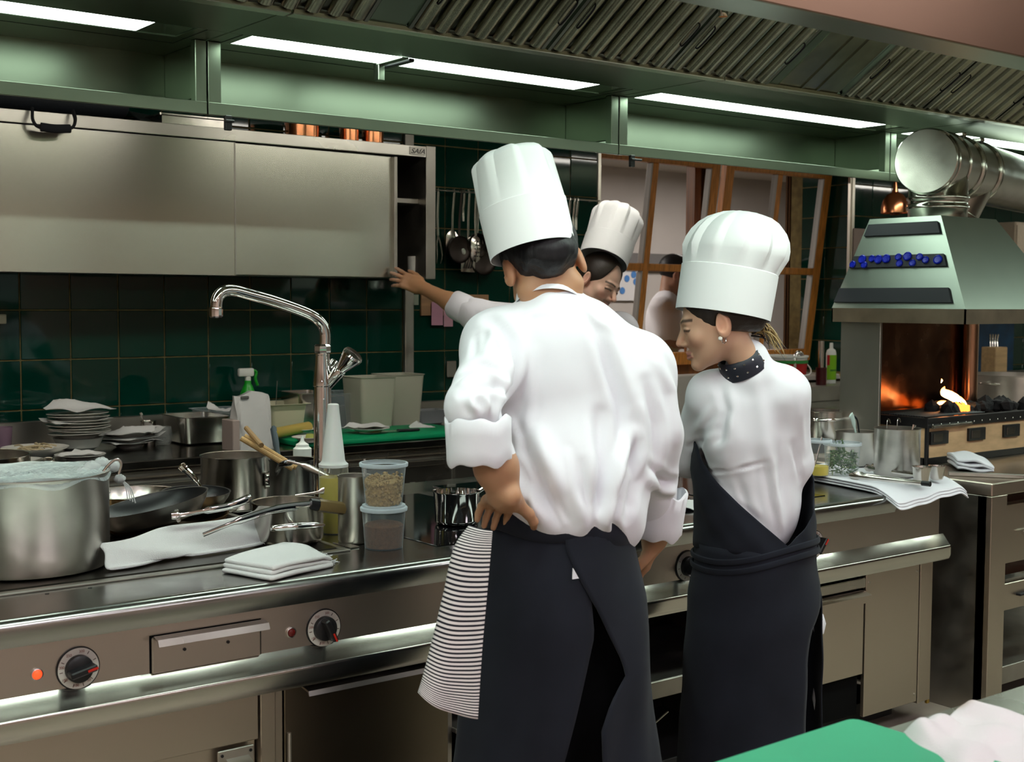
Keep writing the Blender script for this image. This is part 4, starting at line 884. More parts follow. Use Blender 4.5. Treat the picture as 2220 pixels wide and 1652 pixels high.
# wooden spoons and grey spatula in a dark container
dc = np.array((*at(634, 1070, Y=3.66)[:2], IZ)); 
t = thing('utensil_crock', 'dark steel container holding wooden spoons behind the saucepan', 'container', dc); zz = at(640, 1000, Y=3.62)[2]-IZ
MB().lathe(hollow(.070, .072, zz, .003, .008), 40).build('body', mat('dark_steel', (.16, .15, .14), .28, 1), t, smooth=50)
for i, (a, c_) in enumerate((((522, 950), (612, 1003)), ((530, 945), (620, 1000)), ((534, 928), (560, 958)))):
    base = at(*c_, Y=3.6+.01*i); tip = at(*a, Y=3.66+.03*i); dd = base-tip
    o = MB().tube([tip-tip, (dd)*.98, dd*1.25], [.008, .0085, .0085], 10).build('wooden_spoon', WOODS if i < 2 else mat('dark_spoon_wood', (.26, .15, .06), .6), None, loc=tuple(tip)); tag(o, ('lower wooden spoon handle leaning left out of the crock', 'upper wooden spoon handle leaning left out of the crock', 'darker wooden spoon handle behind the two light ones')[i], 'spoon', 'wooden spoons in the crock')
tip = at(592, 925, Y=3.68); base = at(606, 1005, Y=3.62); dd = base-tip
t = thing('rubber_spatula', 'grey handled spatula with a yellow dot leaning in the crock', 'spatula', tip)
MB().tube(smooth_path([(0, 0, 0), dd*.15, dd*.6, dd*1.1], 5), [.009]*2+[.0155]*8+[.012]*6, 14, sx=.6).build('handle', mat('grey_grip', (.055, .075, .09), .45), t)
MB().lathe([(0, 0), (.005, 0), (.005, .003), (0, .003)], 12, tuple(dd*.16+(.002, -.011, 0)), (.3, -1, 0)).build('dot', mat('yellow_dot', (.6, .45, .02), .4), t)
# squeeze bottles
t = thing('squeeze_bottle', 'small white squeeze bottle with pointed nozzle behind the saute pan', 'bottle', np.array((*at(656, 1080, Y=3.84)[:2], IZ))); z_ = lambda y: at(656, y, Y=3.84)[2]-IZ
MB().lathe([(0, 0), (.03, 0), (.032, .008), (.032, z_(1000)), (.03, z_(994)), (0, z_(994))], 28).build('bottle', thin('squeeze_plastic', (.7, .7, .64), .75, .35), t)
MB().lathe([(0, z_(994)), (.0305, z_(994)), (.0305, z_(972)), (.022, z_(968)), (.021, z_(963)), (.013, z_(960)), (.007, z_(956)), (.004, z_(945)), (0, z_(945))], 28).build('cap', WHITEP, t)
ob = at(742, 1160, Z=IZ)+(0, .05, 0); zo = lambda y: at(742, y, Y=ob[1])[2]-IZ
t = thing('oil_bottle', 'large squeeze bottle of yellow oil with a tall white cone cap', 'bottle', ob)
MB().lathe([(0, 0), (.04, 0), (.043, .01), (.043, zo(1015)), (.040, zo(1008)), (.0, zo(1008))], 36).build('bottle', thin('oil_bottle_plastic', (.66, .66, .58), .1, .3), t)
lift(MB().lathe([(0, .003), (.038, .003), (.041, .012), (.041, zo(1032)), (0, zo(1032))], 36).build('oil', mat('yellow_oil', (.50, .40, .02), .3), t), 'yellow oil inside the large squeeze bottle', 'oil')
CONE = mat('cone_plastic', (.74, .75, .72), .4, sss=.1)
MB().lathe([(0, zo(1010)), (.043, zo(1010)), (.0435, zo(1004)), (.037, zo(1000)), (.034, zo(996)), (.017, zo(884)), (.0165, zo(876)), (.012, zo(874)), (0, zo(874))], 36).build('cone_cap', CONE, t)
# steel bain-marie cylinder and deli containers
bm_c = at(790, 1180, Z=IZ)+(-.005, .045, 0); zb = lambda y: at(790, y, Y=bm_c[1])[2]-IZ
t = thing('bain_marie', 'tall steel cylinder with a spoon behind the stacked plastic tubs', 'container', bm_c)
MB().lathe(hollow(.046, .046, zb(1030), .002, .008, .002), 40).build('body', STEELS, t, smooth=50)
lift(MB().tube([(.03, -.01, zb(1050)), (.034, 0, zb(995))], [.006, .004], 8, sx=.4).build('spoon', STEELP, t), 'spoon handle sticking out of the tall steel cylinder', 'spoon')
dl = at(851, 1192, Z=IZ)+(0, .045, 0); zd = lambda y: at(851, y, Y=dl[1])[2]-IZ
def deli(name, label, c, r0, r1, h, group=None, m=DELI, cat='tub'):
    t = thing(name, label, cat, c, 0, group)
    MB().lathe([(0, 0), (r0, 0), (r1, h)], 44).build('tub', m, t, smooth=50)
    MB().lathe([(r1-.001, h-.012), (r1+.0045, h-.010), (r1+.0055, h-.002), (r1+.004, h), (r1-.001, h)], 44).build('rim', DELIRIM, t, smooth=50)
    return t
h1 = zd(1096)
t1 = deli('plastic_tub', 'lower clear plastic tub with brown powder in front of the steel cylinder', dl, .052, .060, h1, 'stacked plastic tubs')
P = [[((.0505+.0075*u*.62)*math.cos(a)*s if False else r_*math.cos(a), r_*math.sin(a), z) for a in np.linspace(0, 2*PI, 36, endpoint=False)] for r_, z, u in ((.001, .003, 0), (.05, .003, 0), (.0545, h1*.55, 0), (.048, h1*.60, 0), (.02, h1*.66, 0), (.001, h1*.665, 0))]
o = MB().grid(P, wrap=True).build('brown_powder', mat('brown_powder', (.11, .05, .022), .9, bump=((250, 250, 250), .6, .003), noise=((150, 150, 150), .3)), t1); lift(o, 'brown powder filling the lower plastic tub', 'food')
h2 = zd(996)-h1-.012
t2 = deli('plastic_tub', 'upper clear plastic tub half full of nut crumble on the powder tub', dl+(0, 0, h1+.006), .050, .062, h2, 'stacked plastic tubs')
MB().lathe([(.0595, 0), (.0595, .006), (0, .006)], 40, (0, 0, h1)).build('lid', DELIRIM, t1)
NUT = mat('nut_crumble', (.33, .215, .085), .75, noise=((120, 120, 120), .35))
b = MB(); ico = [( .0, .0, 1.0), (.89, 0, .45), (.28, .85, .45), (-.72, .53, .45), (-.72, -.53, .45), (.28, -.85, .45), (.72, .53, -.45), (-.28, .85, -.45), (-.89, 0, -.45), (-.28, -.85, -.45), (.72, -.53, -.45), (0, 0, -1)]
icf = [(0,1,2),(0,2,3),(0,3,4),(0,4,5),(0,5,1),(1,6,2),(2,7,3),(3,8,4),(4,9,5),(5,10,1),(6,7,2),(7,8,3),(8,9,4),(9,10,5),(10,6,1),(11,7,6),(11,8,7),(11,9,8),(11,10,9),(11,6,10)]
for k in range(620):
    z = RNG.uniform(.004, h2*.72); rm = .0485+.010*z/h2; a = RNG.uniform(0, 2*PI); r_ = rm*math.sqrt(RNG.uniform(.55, 1)) if z < h2*.6 else rm*math.sqrt(RNG.uniform(0, 1))
    top = h2*(.62+.13*math.cos(a-.4)*r_/rm+.07*(1-r_/rm)); z = min(z, top)
    sz = RNG.uniform(.0035, .0062); V = np.array(ico)*sz*RNG.uniform(.7, 1.2, (12, 3)); b.add(V+np.array((min(r_, rm-.005)*math.cos(a), min(r_, rm-.005)*math.sin(a), z)), icf)
o = b.build('nut_pieces', NUT, t2, smooth=0); o['kind'] = 'stuff'
P = [[(r_*math.cos(a), r_*math.sin(a), z+.006*math.cos(a-.4)) for a in np.linspace(0, 2*PI, 30, endpoint=False)] for r_, z in ((.001, .004), (.044, .004), (.05, h2*.56), (.03, h2*.63), (.001, h2*.66))]
nh = MB().grid(P, wrap=True).build('nut_crumble', NUT, t2); lift(nh, 'golden nut crumble heaped in the upper plastic tub', 'food'); o.parent = nh
# small saucepan right of the tubs, partly behind the chef
sc2 = at(1012, 1140, Z=IZ+.004)+(.0, .055, 0)
t = thing('small_saucepan', 'small shiny steel saucepan on the black hob beside the chef', 'saucepan', sc2)
MB().lathe(hollow(.066, .07, at(1012, 1066, Y=sc2[1])[2]-IZ, .003, .012, .003), 48).build('body', CHROME, t, smooth=50)
MB().tube(smooth_path([(.06, .03, .06), (.12, .06, .075), (.2, .1, .09)], 5), .007, 8, sx=.5).build('handle', CHROME, t)
# ------------------------------------------------------------------ kitchen towels
def cloth(name, label, corners, nu, nv, zf, m=TERRY, th=.006, seed=0, cat='towel', group=None, fringe=None, parent_loc=None):
    """a folded cloth: corners (4 points, bilinear), zf(u,v) adds height"""
    A, B, C, D = [np.array(c, float) for c in corners]; r_ = np.random.default_rng(seed); ph = r_.uniform(0, 6, 8)
    P = np.zeros((nu+1, nv+1, 3))
    for i in range(nu+1):
        for j in range(nv+1):
            u, v = i/nu, j/nv; p = A*(1-u)*(1-v)+B*u*(1-v)+C*u*v+D*(1-u)*v
            wv = .003*math.sin(11*u+ph[0])*math.sin(9*v+ph[1])+.002*math.sin(23*u+ph[2]+5*v)
            P[i, j] = p+np.array((wv, wv*.7, zf(u, v)+wv))
    o0 = (A+B+C+D)/4*[1, 1, 0]+[0, 0, min(A[2], B[2], C[2], D[2])]
    t = thing(name, label, cat, o0, 0, group)
    ob_ = MB().grid(P-o0, th).build('fabric', m, t, smooth=180)
    md = ob_.modifiers.new('sub', 'SUBSURF'); md.levels = md.render_levels = 1
    return t, P
def fringe(t, pts, dirs, m=TERRY, n=40, L=.03, seed=1):
    r_ = np.random.default_rng(seed); b = MB(); w0 = wloc(t)
    for k in range(n):
        u = r_.uniform(0, len(pts)-1.001); i = int(u); f = u-i; p = pts[i]*(1-f)+pts[i+1]*f-w0
        d = np.array(dirs)*r_.uniform(.5, 1.2)*L+r_.normal(0, .007, 3); s2 = r_.normal(0, .005, 3)
        q = [p-d*.2, p+d*.4+s2, p+d+(0, 0, -.003)]
        for e in q: e[2] = max(e[2], .001)
        b.tube(smooth_path(q, 3), .0008, 4)
    o = b.build('fringe', m, t); o['kind'] = 'stuff'
# folded towel in front (two or three layers)
def lay(px4, z, dz): return [at(x, y, Z=IZ+z)+(0, 0, dz) for x, y in px4]
F = [(473, 1240), (600, 1262), (728, 1232), (648, 1190)]
L0 = thing('folded_towel', 'folded white kitchen towel with frayed edge on the front rim of the island', 'towel', at(600, 1240, Z=IZ))
for k in range(3):
    cs = [at(x, y, Z=IZ) for x, y in ((478, 1243), (588, 1262), (722, 1230), (630, 1196))]; cs = [c+np.array((.003*k, .004*k, .007+k*.0115)) for c in cs]
    nu, nv = 14, 20; P = np.zeros((nu+1, nv+1, 3))
    for i in range(nu+1):
        for j in range(nv+1):
            u, v = i/nu, j/nv; p = cs[0]*(1-u)*(1-v)+cs[1]*u*(1-v)+cs[2]*u*v+cs[3]*(1-u)*v
            P[i, j] = p+np.array((.004*math.sin(8*v+k), .004*math.sin(6*u+2*k), .003*math.sin(7*u+k)*math.sin(5*v)+(.012*max(0, v-.5)*math.sin(PI*u) if k == 2 else 0)-(.006*k*max(0, v-.85)/.15)))
    ob_ = MB().grid(P-wloc(L0), .0125).build('fold', TERRY, L0, smooth=180); md = ob_.modifiers.new('sub', 'SUBSURF'); md.levels = md.render_levels = 1
    if k == 1: Pf = P
b = MB(); P = [[cs_ for cs_ in ()]]
cs = [at(x, y, Z=IZ) for x, y in ((478, 1243), (588, 1262))]
fringe(L0, [Pf[i, -1] for i in range(0, 15, 2)], (.85, .45, -.25), n=70, L=.035, seed=3)
# long towel in front of the pans, twisted, draped over a pan handle
ctr = [(228, 1215, .034), (300, 1205, .038), (370, 1190, .04), (450, 1180, .042), (520, 1170, .05), (565, 1160, .058)]
nu, nv = 30, 12; pts = smooth_path([at(x, y, Z=IZ+.035)+(0, .0, 0) for x, y, _ in ctr], 6)
L1 = thing('draped_towel', 'long white towel lying along the front of the pans next to the stock pot', 'towel', pts[len(pts)//2]*[1, 1, 0]+[0, 0, IZ+.008])
P = []
for i, p in enumerate(pts):
    u = i/(len(pts)-1); row = []
    for j in range(nv+1):
        v = j/nv*2-1; hgt = .040+.012*u
        yy = .004*math.sin(14*u+3*v)-.028*(v < 0)*v*(-1)*.6
        z = hgt*v+.004*math.sin(9*u+4*v)
        row.append(np.array((p[0]+.004*math.sin(6*v+9*u), p[1]+(.035*(v+1)/2)+yy-.012*math.sin(PI*(v+1)/2)*(1+.6*math.sin(5*u)), max(IZ+.016, p[2]+z+.012*u))))
    P.append(row)
P = np.array(P)
ob_ = MB().grid(P-wloc(L1), .008).build('fabric', TERRY, L1, smooth=180); md = ob_.modifiers.new('sub', 'SUBSURF'); md.levels = md.render_levels = 1
fringe(L1, [P[-1, j] for j in range(0, nv+1, 2)], (.9, -.2, -.05), n=60, L=.03, seed=5)
# small cloth on the island behind the second cook
cloth('dish_cloth', 'small pale cloth lying on the island between the two cooks', [at(1478, 1102, Z=IZ+.008), at(1530, 1106, Z=IZ+.008), at(1530, 1086, Z=IZ+.008), at(1484, 1086, Z=IZ+.008)], 8, 8, lambda u, v: .012*math.sin(PI*u)*math.sin(PI*v)+.004*math.sin(9*u), seed=4)
# ------------------------------------------------------------------ charcoal grill on its own table, right
TZ = .9
gt = thing('grill_table', 'heavy stainless steel table with oven compartment carrying the charcoal grill', 'table', (5.2, 3.4, 0))
def gb_(name, m, *boxes, bev=.002, par=None):
    b = MB()
    for a, c in boxes: b.box(a, c, bev)
    return b.build(name, m, par or gt, world=True)
GX, GY = 4.40, 2.757
gb_('top', LOWM, ((GX, GY, TZ-.05), (6.4, 3.95, TZ)), bev=.004)
gb_('side_panel', STEELD, ((GX, GY+.02, .0), (GX+.012, 3.95, TZ-.05)))
gb_('leg', LOWM, ((GX, GY, 0), (GX+.105, GY+.06, TZ-.05)))
gb_('leg', LOWM, ((6.3, GY, 0), (6.4, GY+.06, TZ-.05)))
gb_('oven_recess', mat('oven_recess', (.06, .022, .012), .4, .5), ((GX+.105, GY+.10, .5), (6.3, GY+.12, TZ-.05)))
od = gb_('oven_door', LOWM, ((GX+.17, GY+.05, .565), (5.1, GY+.10, .795)))
MB().tube([(GX+.27, GY+.03, .68), (5.0, GY+.03, .68)], .008, 8).build('handle', STEEL, od, world=True)
dw = gb_('drawer', LOWM, ((GX+.107, GY+.01, .395), (6.29, GY+.06, .50)))
gb_('drawer_pull', DARKM, ((GX+.20, GY-.01, .445), (GX+.34, GY+.015, .455)), par=dw)
gb_('inner_back', BLACKV, ((GX+.02, 3.8, .05), (6.3, 3.9, .85)))
gb_('bottom_shelf', STEELD, ((GX+.1, GY+.03, .12), (6.3, 3.9, .15)), ((GX+.105, GY+.02, .10), (6.3, GY+.035, .17)))
gr = thing('charcoal_grill', 'beige charcoal grill with black frame, burning coals and air slots', 'grill', (5.2, 3.4, TZ))
BEIGE = mat('beige_enamel', (.62, .40, .22), .4, noise=((9, 9, 30), .16)); BLKF = mat('grill_black_frame', (.012, .011, .012), .4, .3)
A0, A1, B0, B1, z0, z1 = 4.672, 5.75, 3.235, 3.55, TZ, 1.098
gb_('front_panel', BEIGE, ((A0+.01, B0+.004, z0+.02), (A1, B0+.016, z1-.04)), par=gr)
gb_('side_panel', BEIGE, ((A0+.004, B0+.01, z0+.02), (A0+.016, B1, z1-.04)), par=gr)
gb_('top_frame', BLKF, ((A0-.006, B0-.006, z1-.042), (A1, B0+.02, z1)), ((A0-.006, B0, z1-.042), (A0+.02, B1, z1)), par=gr)
gb_('bottom_frame', BLKF, ((A0, B0, z0), (A1, B0+.02, z0+.03)), ((A0, B0, z0), (A0+.02, B1, z0+.03)), par=gr)
gb_('corner_post', BLKF, ((A0-.003, B0-.003, z0), (A0+.012, B0+.012, z1)), par=gr)
gb_('fire_bed', mat('ash_bed', (.02, .015, .012), .9), ((A0+.02, B0+.02, z1-.06), (A1, B1, z1-.02)), par=gr)
for x in (4.69, 4.965, 5.235):
    v = gb_('air_slot', BLACK, ((x, B0-.008, .985), (x+.125, B0+.006, 1.04)), par=gr)
    MB().box((x+.016, B0-.011, .995), (x+.08, B0-.006, 1.03), .002).build('slide', mat('slot_steel', (.12, .11, .1), .3, 1), v, world=True)
MB().tube([(4.68, B0-.02, 1.062), (4.96, B0-.02, 1.066)], .007, 10).build('poker_bar', STEELP, gr, world=True)
for i in range(16): MB().lathe([(0, 0), (.0035, 0), (0, .002)], 8, (4.70+.06*i, B0-.007, z1-.028), (0, -1, 0)).build('screw', STEEL, gr, world=True)
bars = MB()
for i in range(22): 
    b = MB(); b.tube([(A0+.02, B0+.03+i*.0235*.6 if False else B0+.028+i*.013, z1+.002), (A0+.46, B0+.028+i*.013, z1+.002)], .0028, 6); b.build('grate_bar', DARKM, gr, world=True)
COAL = mat('charcoal', (.012, .011, .012), .8, bump=((80, 80, 80), .8, .004)); EMBER = mat('ember', (.3, .05, .01), .8, emit=(1, .22, .03), estr=4.0)
for k in range(34):
    u = k/33; x = A0+.30+u*.62+RNG.normal(0, .02); y = B0+.06+RNG.uniform(0, .22); s = RNG.uniform(.022, .04)
    V = np.array(ico)*s*RNG.uniform(.7, 1.25, (12, 3)); me = MB().add(V, icf).build('charcoal_lump', EMBER if k in (3, 6, 8, 11) else COAL, gr, smooth=0, loc=tuple(np.array((x, y, z1+.01+.008*RNG.uniform(0, 1)))-wloc(gr)))
    lift(me, 'glowing charcoal lump in the grill bed' if k in (3, 6, 8, 11) else 'black charcoal lump in the grill bed', 'charcoal', 'glowing charcoal lumps' if k in (3, 6, 8, 11) else 'charcoal lumps in the grill')
# flames
FL = bpy.data.materials.new('flame'); FL.use_nodes = True; nt = FL.node_tree; nt.nodes.clear()
o_ = nt.nodes.new('ShaderNodeOutputMaterial'); em = nt.nodes.new('ShaderNodeEmission'); em.inputs[1].default_value = 13.0
tcn = nt.nodes.new('ShaderNodeTexCoord'); sx = nt.nodes.new('ShaderNodeSeparateXYZ'); rp = nt.nodes.new('ShaderNodeValToRGB')
rp.color_ramp.elements[0].color = (1, .62, .28, 1); rp.color_ramp.elements[0].position = .25; rp.color_ramp.elements[1].color = (1, .22, .03, 1); rp.color_ramp.elements[1].position = 1
nt.links.new(tcn.outputs['Generated'], sx.inputs[0]); nt.links.new(sx.outputs[2], rp.inputs[0]); nt.links.new(rp.outputs[0], em.inputs[0]); nt.links.new(em.outputs[0], o_.inputs[0])
def flame(name, pts, rs):
    MB().tube(smooth_path([np.array(p)-wloc(fl) for p in pts], 6), np.interp(np.linspace(0, 1, (len(pts)-1)*6+1), np.linspace(0, 1, len(rs)), rs), 12, sx=.6).build(name, FL, fl, smooth=180)
FYY = 3.40
fl = thing('fire', 'orange flames burning on the charcoal grill', 'fire', at(2070, 886, Y=FYY))
flame('flame', [at(2078, 890, Y=FYY), at(2076, 868, Y=FYY), at(2062, 858, Y=FYY), at(2045, 850, Y=FYY), at(2048, 838, Y=FYY)], [.012, .02, .021, .018, .002])
flame('flame', [at(2028, 886, Y=FYY), at(2036, 874, Y=FYY), at(2052, 874, Y=FYY), at(2064, 886, Y=FYY)], [.004, .009, .009, .006])
flame('flame', [at(2098, 888, Y=FYY), at(2090, 872, Y=FYY), at(2082, 860, Y=FYY)], [.008, .009, .002])
flame('flame_tongue', [at(2040, 830, Y=FYY), at(2042, 825, Y=FYY), at(2041, 821, Y=FYY)], [.001, .005, .001])
# enclosure: back panel, side strip, round post
SOOT = mat('sooty_steel', (.13, .065, .035), .2, 1, noise=((6, 6, 6), .45), rnoise=((8, 8, 8), .1))
gb_('back_panel', SOOT, ((4.55, 3.575, TZ), (5.50, 3.585, 1.50)), par=gr)
gb_('side_screen', mat('screen_steel', (.42, .42, .38), .35, 1, noise=((3, 3, 2), .15)), ((4.535, 3.38, TZ), (4.55, 3.585, 1.50)), par=gr)
px0 = at(2103, 800, Y=3.54); 
MB().lathe([(.036, 0), (.036, 1.50-z1)], 24, (px0[0], 3.54, z1)).build('post', mat('bronzed_steel', (.42, .25, .16), .22, 1), gr, world=True)
# canopy
cn = thing('grill_canopy', 'pyramid shaped steel smoke canopy with black magnet strips above the grill', 'canopy', (5.2, 3.25, 1.498))
X0, X1, Y0, Y1, ZB, ZR = 4.49, 5.25, 2.95, 3.60, 1.498, 1.557
tx0, tx1, ty0, ty1, ztp = 4.605, 5.0, 3.15, 3.50, 1.936
CANM = mat('canopy_steel', (.34, .39, .335), .38, 1, noise=((2, 2, 2), .08), bump=((300, 300, 4), .05, .0006))
Vb = [(X0, Y0, ZR), (X1, Y0, ZR), (X1, Y1, ZR), (X0, Y1, ZR), (tx0, ty0, ztp), (tx1, ty0, ztp), (tx1, ty1, ztp), (tx0, ty1, ztp)]
MB().add(Vb, [(0, 1, 5, 4), (1, 2, 6, 5), (2, 3, 7, 6), (3, 0, 4, 7), (4, 5, 6, 7)]).build('hood', CANM, cn, world=True, smooth=0)
b = MB(); b.box((X0, Y0, ZB), (X1, Y0+.006, ZR)); b.box((X0, Y0, ZB), (X0+.006, Y1, ZR)); b.box((X0, Y1-.006, ZB), (X1, Y1, ZR)); b.box((X1-.006, Y0, ZB), (X1, Y1, ZR)); b.build('rim', mat('rim_steel', (.46, .38, .29), .36, 1, noise=((7, 7, 7), .2)), cn, world=True, smooth=0)
def lface(f, g, off=0.0):
    """point on the canopy's left face: f height, g from front to back"""
    a = np.array(Vb[0])*(1-g)+np.array(Vb[3])*g; c = np.array(Vb[4])*(1-g)+np.array(Vb[7])*g; p = a*(1-f)+c*f
    n = np.array((-(ztp-ZR), 0, (tx0-X0))); n /= np.linalg.norm(n); return p+n*off
MAGN = mat('magnet_black', (.012, .013, .018), .6)
def strip(f0, f1, g0, g1):
    b = MB(); P = [lface(f0, g0), lface(f0, g1), lface(f1, g1), lface(f1, g0)]; Q = [lface(f0, g0, .012), lface(f0, g1, .012), lface(f1, g1, .012), lface(f1, g0, .012)]
    b.add(P+Q, [(0, 1, 2, 3), (7, 6, 5, 4), (0, 4, 5, 1), (1, 5, 6, 2), (2, 6, 7, 3), (3, 7, 4, 0)]); b.build('magnet_strip', MAGN, cn, world=True, smooth=0)
strip(.80, .93, .05, .96); strip(.445, .575, .06, .98); strip(.06, .215, .08, .99)
BLUEM = mat('blue_button', (.0, .012, .42), .35)
for i, (g, f) in enumerate(((.95, .48), (.87, .535), (.83, .47), (.77, .54), (.70, .53), (.62, .535), (.50, .55), (.485, .48), (.41, .555), (.36, .48), (.29, .545), (.235, .51), (.12, .51))):
    p = lface(f, g, .012); n = lface(f, g, 1.0)-lface(f, g, 0); r_ = .019 if i in (1, 4, 5, 8, 12) else .015
    MB().lathe([(0, 0), (r_, 0), (r_, .006), (r_*.8, .009), (r_*.7, .006), (0, .0055)], 16, tuple(p), n).build('blue_magnet', BLUEM, cn, world=True)
    bmg = COL.objects[-1] if False else [o_ for o_ in cn.children if o_.name.startswith('blue_magnet')][-1]; lift(bmg, ('leftmost', 'second', 'third', 'fourth', 'fifth', 'sixth', 'seventh', 'eighth', 'ninth', 'tenth', 'eleventh', 'twelfth', 'rightmost')[i]+' round blue magnet on the middle black strip of the grill canopy', 'magnet', 'blue magnets on the grill canopy')
# flue pipes
du = thing('flue_duct', 'shiny round steel flue duct with end cap and clamps above the grill canopy', 'duct', ((tx0+tx1)/2, (ty0+ty1)/2, ztp))
DUCT = mat('duct_steel', (.44, .43, .38), .19, 1, rnoise=((9, 9, 9), .06), noise=((4, 4, 4), .08))
vc = np.array(((tx0+tx1)/2+.005, (ty0+ty1)/2-.02, ztp)); R0 = .122
hc = at(2008, 353, Y=vc[1]-.0); hz = hc[2]
prof = [(R0, 0), (R0, .035), (R0+.007, .04), (R0+.007, .052), (R0, .057), (R0, .075), (R0+.007, .08), (R0+.007, .092), (R0, .097), (R0, hz-ztp-.02)]
MB().lathe(prof, 48, tuple(vc)).build('riser', DUCT, du, world=True, smooth=60)
ax = np.array((.966, .26, .0)); ax /= np.linalg.norm(ax); R1 = .134; st = np.array((vc[0], vc[1], hz))-ax*.16
pr_ = [(0, 0), (R1-.004, 0), (R1, .004), (R1, .03), (R1+.004, .034), (R1+.004, .05), (R1, .054), (R1, .16), (R1+.006, .165), (R1+.006, .18), (R1, .185), (R1, .32), (R1+.008, .326), (R1+.008, .336), (R1+.003, .34), (R1+.008, .346), (R1+.008, .356), (R1, .362), (R1, .56), (R1+.008, .566), (R1+.008, .578), (R1+.003, .583), (R1+.008, .59), (R1+.008, .60), (R1, .606), (R1, 2.2)]
MB().lathe(pr_, 56, tuple(st), ax).build('cross_pipe', DUCT, du, world=True, smooth=40)
for d_ in (.34, .582):
    p = st+ax*d_+np.array((0, -.03, R1+.006)); MB().obox(p, (.03, .05, .018), None, .004).build('clamp', STEELP, du, world=True)
    MB().tube([p+(0, -.03, 0), p+(0, .04, .004)], .004, 8).build('clamp_screw', CHROME, du, world=True)
bd = np.array((-.30, .30, -.90)); bs = st+ax*.56+np.array((0, .0, -.02))
MB().lathe([(.118, 0), (.118, .16), (.128, .165), (.128, .18), (.122, .185), (.128, .19), (.128, .205), (.118, .21), (.118, .55)], 48, tuple(bs), bd).build('branch_pipe', DUCT, du, world=True, smooth=40)
# ------------------------------------------------------------------ stove behind the grill with a large pot
rs = thing('rear_stove', 'low steel stove block behind the charcoal grill', 'stove', (6.6, 4.3, 0))
MB().box((5.6, 3.98, 0), (7.6, 4.7, .92), .004).build('body', STEELD, rs, world=True)
t = thing('large_pot', 'large steel pot standing behind the charcoal grill', 'pot', (at(2200, 860, Y=4.25)[0], 4.25, .925)); zt_ = at(2200, 812, Y=4.25)[2]-.925
MB().lathe(hollow(.25, .25, zt_, .004, .015, .004), 56).build('body', STEELS, t, smooth=50)
for s in (-1, 1): MB().tube(smooth_path([(-.25, -.05, zt_*.8), (-.3, -.04, zt_*.82), (-.3, .04, zt_*.82), (-.25, .05, zt_*.8)], 4), .007, 8).build('handle', STEELP, t) if s < 0 else None
o = MB().tube([(0, 0, 0), (-.02, 0, .14)], [.014, .012], 10).build('thermo_flask', BLACK, None, loc=tuple(at(2123, 845, Y=4.0)*[1, 1, 0]+[0, 0, at(2123, 820, Y=4.0)[2]])); 
bpy.data.objects.remove(o)
# poster, board and boxes on the far wall
t = thing('blue_poster', 'dark blue poster on the wall behind the charcoal grill', 'poster', at(2158, 750, Y=5.82)); MB().box((-.26, 0, -.20), (.26, .012, .20), .002).build('sheet', mat('blue_print', (.006, .045, .10), .4, noise=((9, 9, 9), .4)), t)
t = thing('knife_block', 'pale wooden block with steel fittings behind the large pot', 'block', at(2155, 788, Y=5.3)); MB().box((-.075, -.06, -.1), (.075, .06, .12), .006).build('block', mat('pale_block_wood', (.55, .36, .18), .5, noise=((5, 40, 40), .15)), t)
b = MB()
for k in range(4): b.tube(smooth_path([(-.05+.03*k, 0, .12), (-.04+.03*k, .01, .17), (-.06+.035*k, 0, .21)], 3), .006, 6)
b.build('fittings', STEELP, t)
t = thing('block_shelf', 'steel counter carrying the wooden block behind the grill', 'counter', (8.4, 5.5, 0)); MB().box((7.6, 5.0, 0), (10.5, 5.8, at(2155, 788, Y=5.3)[2]-.1), .004).build('body', STEELD, t, world=True)
t = thing('plastic_crate', 'beige plastic crate wrapped in film on a shelf behind the grill canopy', 'crate', at(2195, 590, Y=5.45)); b = MB(); b.box((-.22, -.15, 0), (.4, .15, .36), .01); b.build('crate', mat('beige_film', (.62, .54, .42), .3, bump=((25, 25, 25), .8, .01)), t)
for k in range(3): MB().box((-.21+.2*k, -.158, .02), (-.03+.2*k, -.15, .34), .004).build('panel', MATS['beige_film'], t)
b = MB(); b.box((-.25, -.16, -.03), (.45, .2, 0), .003); b.build('shelf_board', STEELD, t)
t = thing('wall_notice', 'pale notice sheet in a frame on the tiles left of the grill canopy', 'notice', at(1868, 545, Y=5.83)); MB().box((-.09, 0, -.16), (.12, .01, .16), .002).build('sheet', mat('notice_paper', (.42, .34, .30), .7), t)
MB().box((-.02, -.003, .04), (.09, .0, .11), .001).build('print_box', mat('notice_print', (.5, .44, .4), .7), t)
t = thing('heat_lamp', 'copper coloured heat lamp dome hanging behind the flue duct', 'lamp', at(1940, 462, Y=5.2)); MB().lathe([(.09, 0), (.088, .04), (.075, .085), (.05, .12), (.02, .135), (.01, .2), (0, .2)], 32).build('dome', COPPER, t); MB().lathe([(0, -.02), (.03, -.015), (.03, .03), (0, .04)], 16).build('bulb', mat('brown_bulb', (.2, .05, .02), .2), t); MB().tube([(0, 0, .19), (0, 0, 2.9-at(1940, 462, Y=5.2)[2])], .004, 6).build('cord', BLACK, t)
